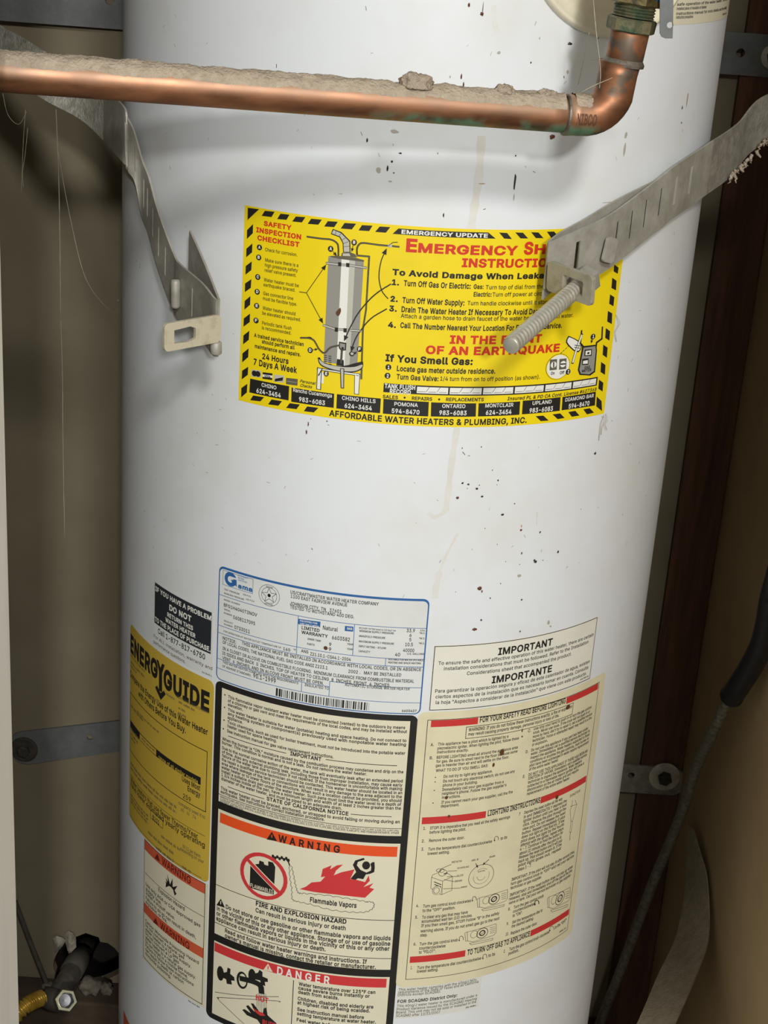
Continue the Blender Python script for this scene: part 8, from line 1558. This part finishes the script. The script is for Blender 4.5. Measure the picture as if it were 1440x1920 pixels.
# ---------------------------------------------------------------- gas pipe, yellow connector, wire, rubble
gp = thing('gas_pipe', 'dusty iron gas pipe coming out of the wall hole with a shiny open hex fitting', 'pipe', (-.36, .3, .2))
g0 = Vector((-0.3566, 0.4300, 0.1731)); g1 = Vector((-0.3690, 0.2750, 0.1966))
tube('iron_pipe', [g0, g0.lerp(g1, .5), g1], .0132, M_iron, gp, 24)
tube('pipe_coupling', [g0.lerp(g1, .30), g0.lerp(g1, .62)], .0150, M_iron, gp, 24)
e0 = Vector((-0.3865, 0.2700, 0.1991)); e1 = Vector((-0.3617, 0.2720, 0.1915))
tube('tee_body', [e0, e0.lerp(e1, .5), e1], [.0125, .0145, .0135], M_iron, gp, 20)
h0 = Vector((-0.3525, 0.2450, 0.2157)); hd = (Vector((0, -1.37, 1.55))+Vector((.35, 0, 0))-h0).normalized()
lathe('hex_nut', h0, hd, [(-.008,.0125),(-.006,.0145),(.0035,.0145),(.0046,.0134),(.0046,.0100)], M_chrome, gp, 6, True, caps=False)
lathe('nut_bore', h0, hd, [(.0046,.0096),(.003,.0086),(-.010,.0078),(-.0105,.0001)], mat('silver_bore', (128,128,130), .4, .75), gp, 28, caps=False)
lathe('nut_face', h0, hd, [(.0044,.0106),(.0047,.0094)], M_chrome, gp, 28, caps=False)
rebase(gp)
y0 = Vector((-0.3854, 0.2650, 0.2015)); y1 = Vector((-0.4060, 0.2400, 0.2012)); P = cr([y0, y0.lerp(y1, .5)+Vector((0,0,.002)), y1, y1+(y1-y0)*1.2+Vector((0, 0, -.02))], 30)
tag(tube('gas_connector', P, .0088, M_yel, None, 24, rfun=lambda i, a, r: r*(1+.17*math.sin(i*.95))), 'yellow corrugated flexible gas connector at the lower left', 'hose')
P = cr([(-0.4348, 0.3350, 0.2902), (-0.4272, 0.3350, 0.2649), (-0.4176, 0.3350, 0.2330), (-0.4053, 0.3300, 0.2022), (-0.3956, 0.3250, 0.1794), (-0.3881, 0.3150, 0.1679)], 6)
tag(tube('loose_wire', P, .0034, M_iron, None, 8), 'thin dusty grey wire hanging at the lower left by the door frame', 'wire')
for k, (p, s, lb) in enumerate([((-0.3375, 0.3220, 0.1778), (0.0145, 0.0120, 0.0125), 'largest rounded grey plaster chunk below the wall hole'), ((-0.3162, 0.3220, 0.1753), (0.0080, 0.0070, 0.0090), 'small pale plaster chunk beside the tank edge below the hole'), ((-0.3893, 0.3220, 0.1730), (0.0100, 0.0060, 0.0060), 'flat plaster crumb left of the iron gas pipe')]):
    tag(blob('plaster_chunk', p, s, mat('grey_rubble', (118,110,96), .95, 0, (88,80,68), 90, .4, .65, .6, 200), None, .45, 3, k+11, -.75, 1.5), lb, 'rubble', 'broken plaster below the wall hole')
# ---------------------------------------------------------------- cobwebs
for k, (lb, strands) in enumerate([('wispy cobweb hanging below the left end of the copper pipe', [[(-0.3480, 0.1000, 1.3125), (-0.3504, 0.1000, 1.2864), (-0.3518, 0.1000, 1.2625), (-0.3532, 0.1000, 1.2383)], [(-0.3682, 0.1000, 1.3251), (-0.3639, 0.1000, 1.3067), (-0.3545, 0.1000, 1.2989), (-0.3471, 0.1000, 1.3102)], [(-0.3464, 0.1000, 1.2962), (-0.3492, 0.1000, 1.2722), (-0.3519, 0.1000, 1.2553), (-0.3512, 0.1000, 1.2432)]]), ('long thin cobweb strands hanging from the left strap', [[(-0.3121, 0.0600, 1.3208), (-0.3107, 0.0600, 1.2772), (-0.3099, 0.0600, 1.2205), (-0.3098, 0.0600, 1.1323)], [(-0.3106, 0.0600, 1.2841), (-0.3012, 0.0600, 1.2307), (-0.2872, 0.0600, 1.1736), (-0.2581, 0.0200, 1.1568), (-0.2429, -0.0200, 1.1771)], [(-0.3098, 0.0600, 1.1323), (-0.3088, 0.0600, 1.0816), (-0.3089, 0.0600, 1.0189), (-0.3083, 0.0600, 0.9155)]]), ('cobweb strands between the copper elbow and the relief valve', [[(0.1024, -0.3300, 1.4731), (0.1061, -0.3350, 1.4534), (0.1096, -0.3500, 1.4332), (0.1103, -0.3500, 1.4221)], [(0.1053, -0.3000, 1.4498), (0.1057, -0.2800, 1.4312), (0.1056, -0.2600, 1.4123)], [(0.0991, -0.3480, 1.4182), (0.1070, -0.3520, 1.4238), (0.1171, -0.3520, 1.4289)], [(0.1078, -0.2900, 1.4325), (0.1095, -0.3200, 1.4354), (0.1082, -0.3500, 1.4400)]]), ('lint threads clinging to the right edge of the yellow sticker', [[(0.1601, -0.1804, 1.1575), (0.1583, -0.1844, 1.1527), (0.1579, -0.1834, 1.1463), (0.1582, -0.1825, 1.1373)], [(0.1614, -0.1792, 1.1581), (0.1629, -0.1817, 1.1539), (0.1615, -0.1829, 1.1507), (0.1638, -0.1788, 1.1451)], [(0.1597, -0.1808, 1.2370), (0.1632, -0.1814, 1.2308), (0.1607, -0.1823, 1.2243), (0.1629, -0.1783, 1.2158)], [(0.1579, -0.1823, 1.1572), (0.1614, -0.1830, 1.1551), (0.1596, -0.1832, 1.1490), (0.1594, -0.1814, 1.1418)]])]):
    t = thing('cobweb', lb, 'cobweb', strands[0][0])
    for s in strands: tube('strand', cr(s, 8), [.00016+.00028*abs(mnoise.noise(Vector((i*.4, k*7, 0)))) for i in range(8*(len(s)-1)+1)], M_web, t, 5)
    rebase(t)
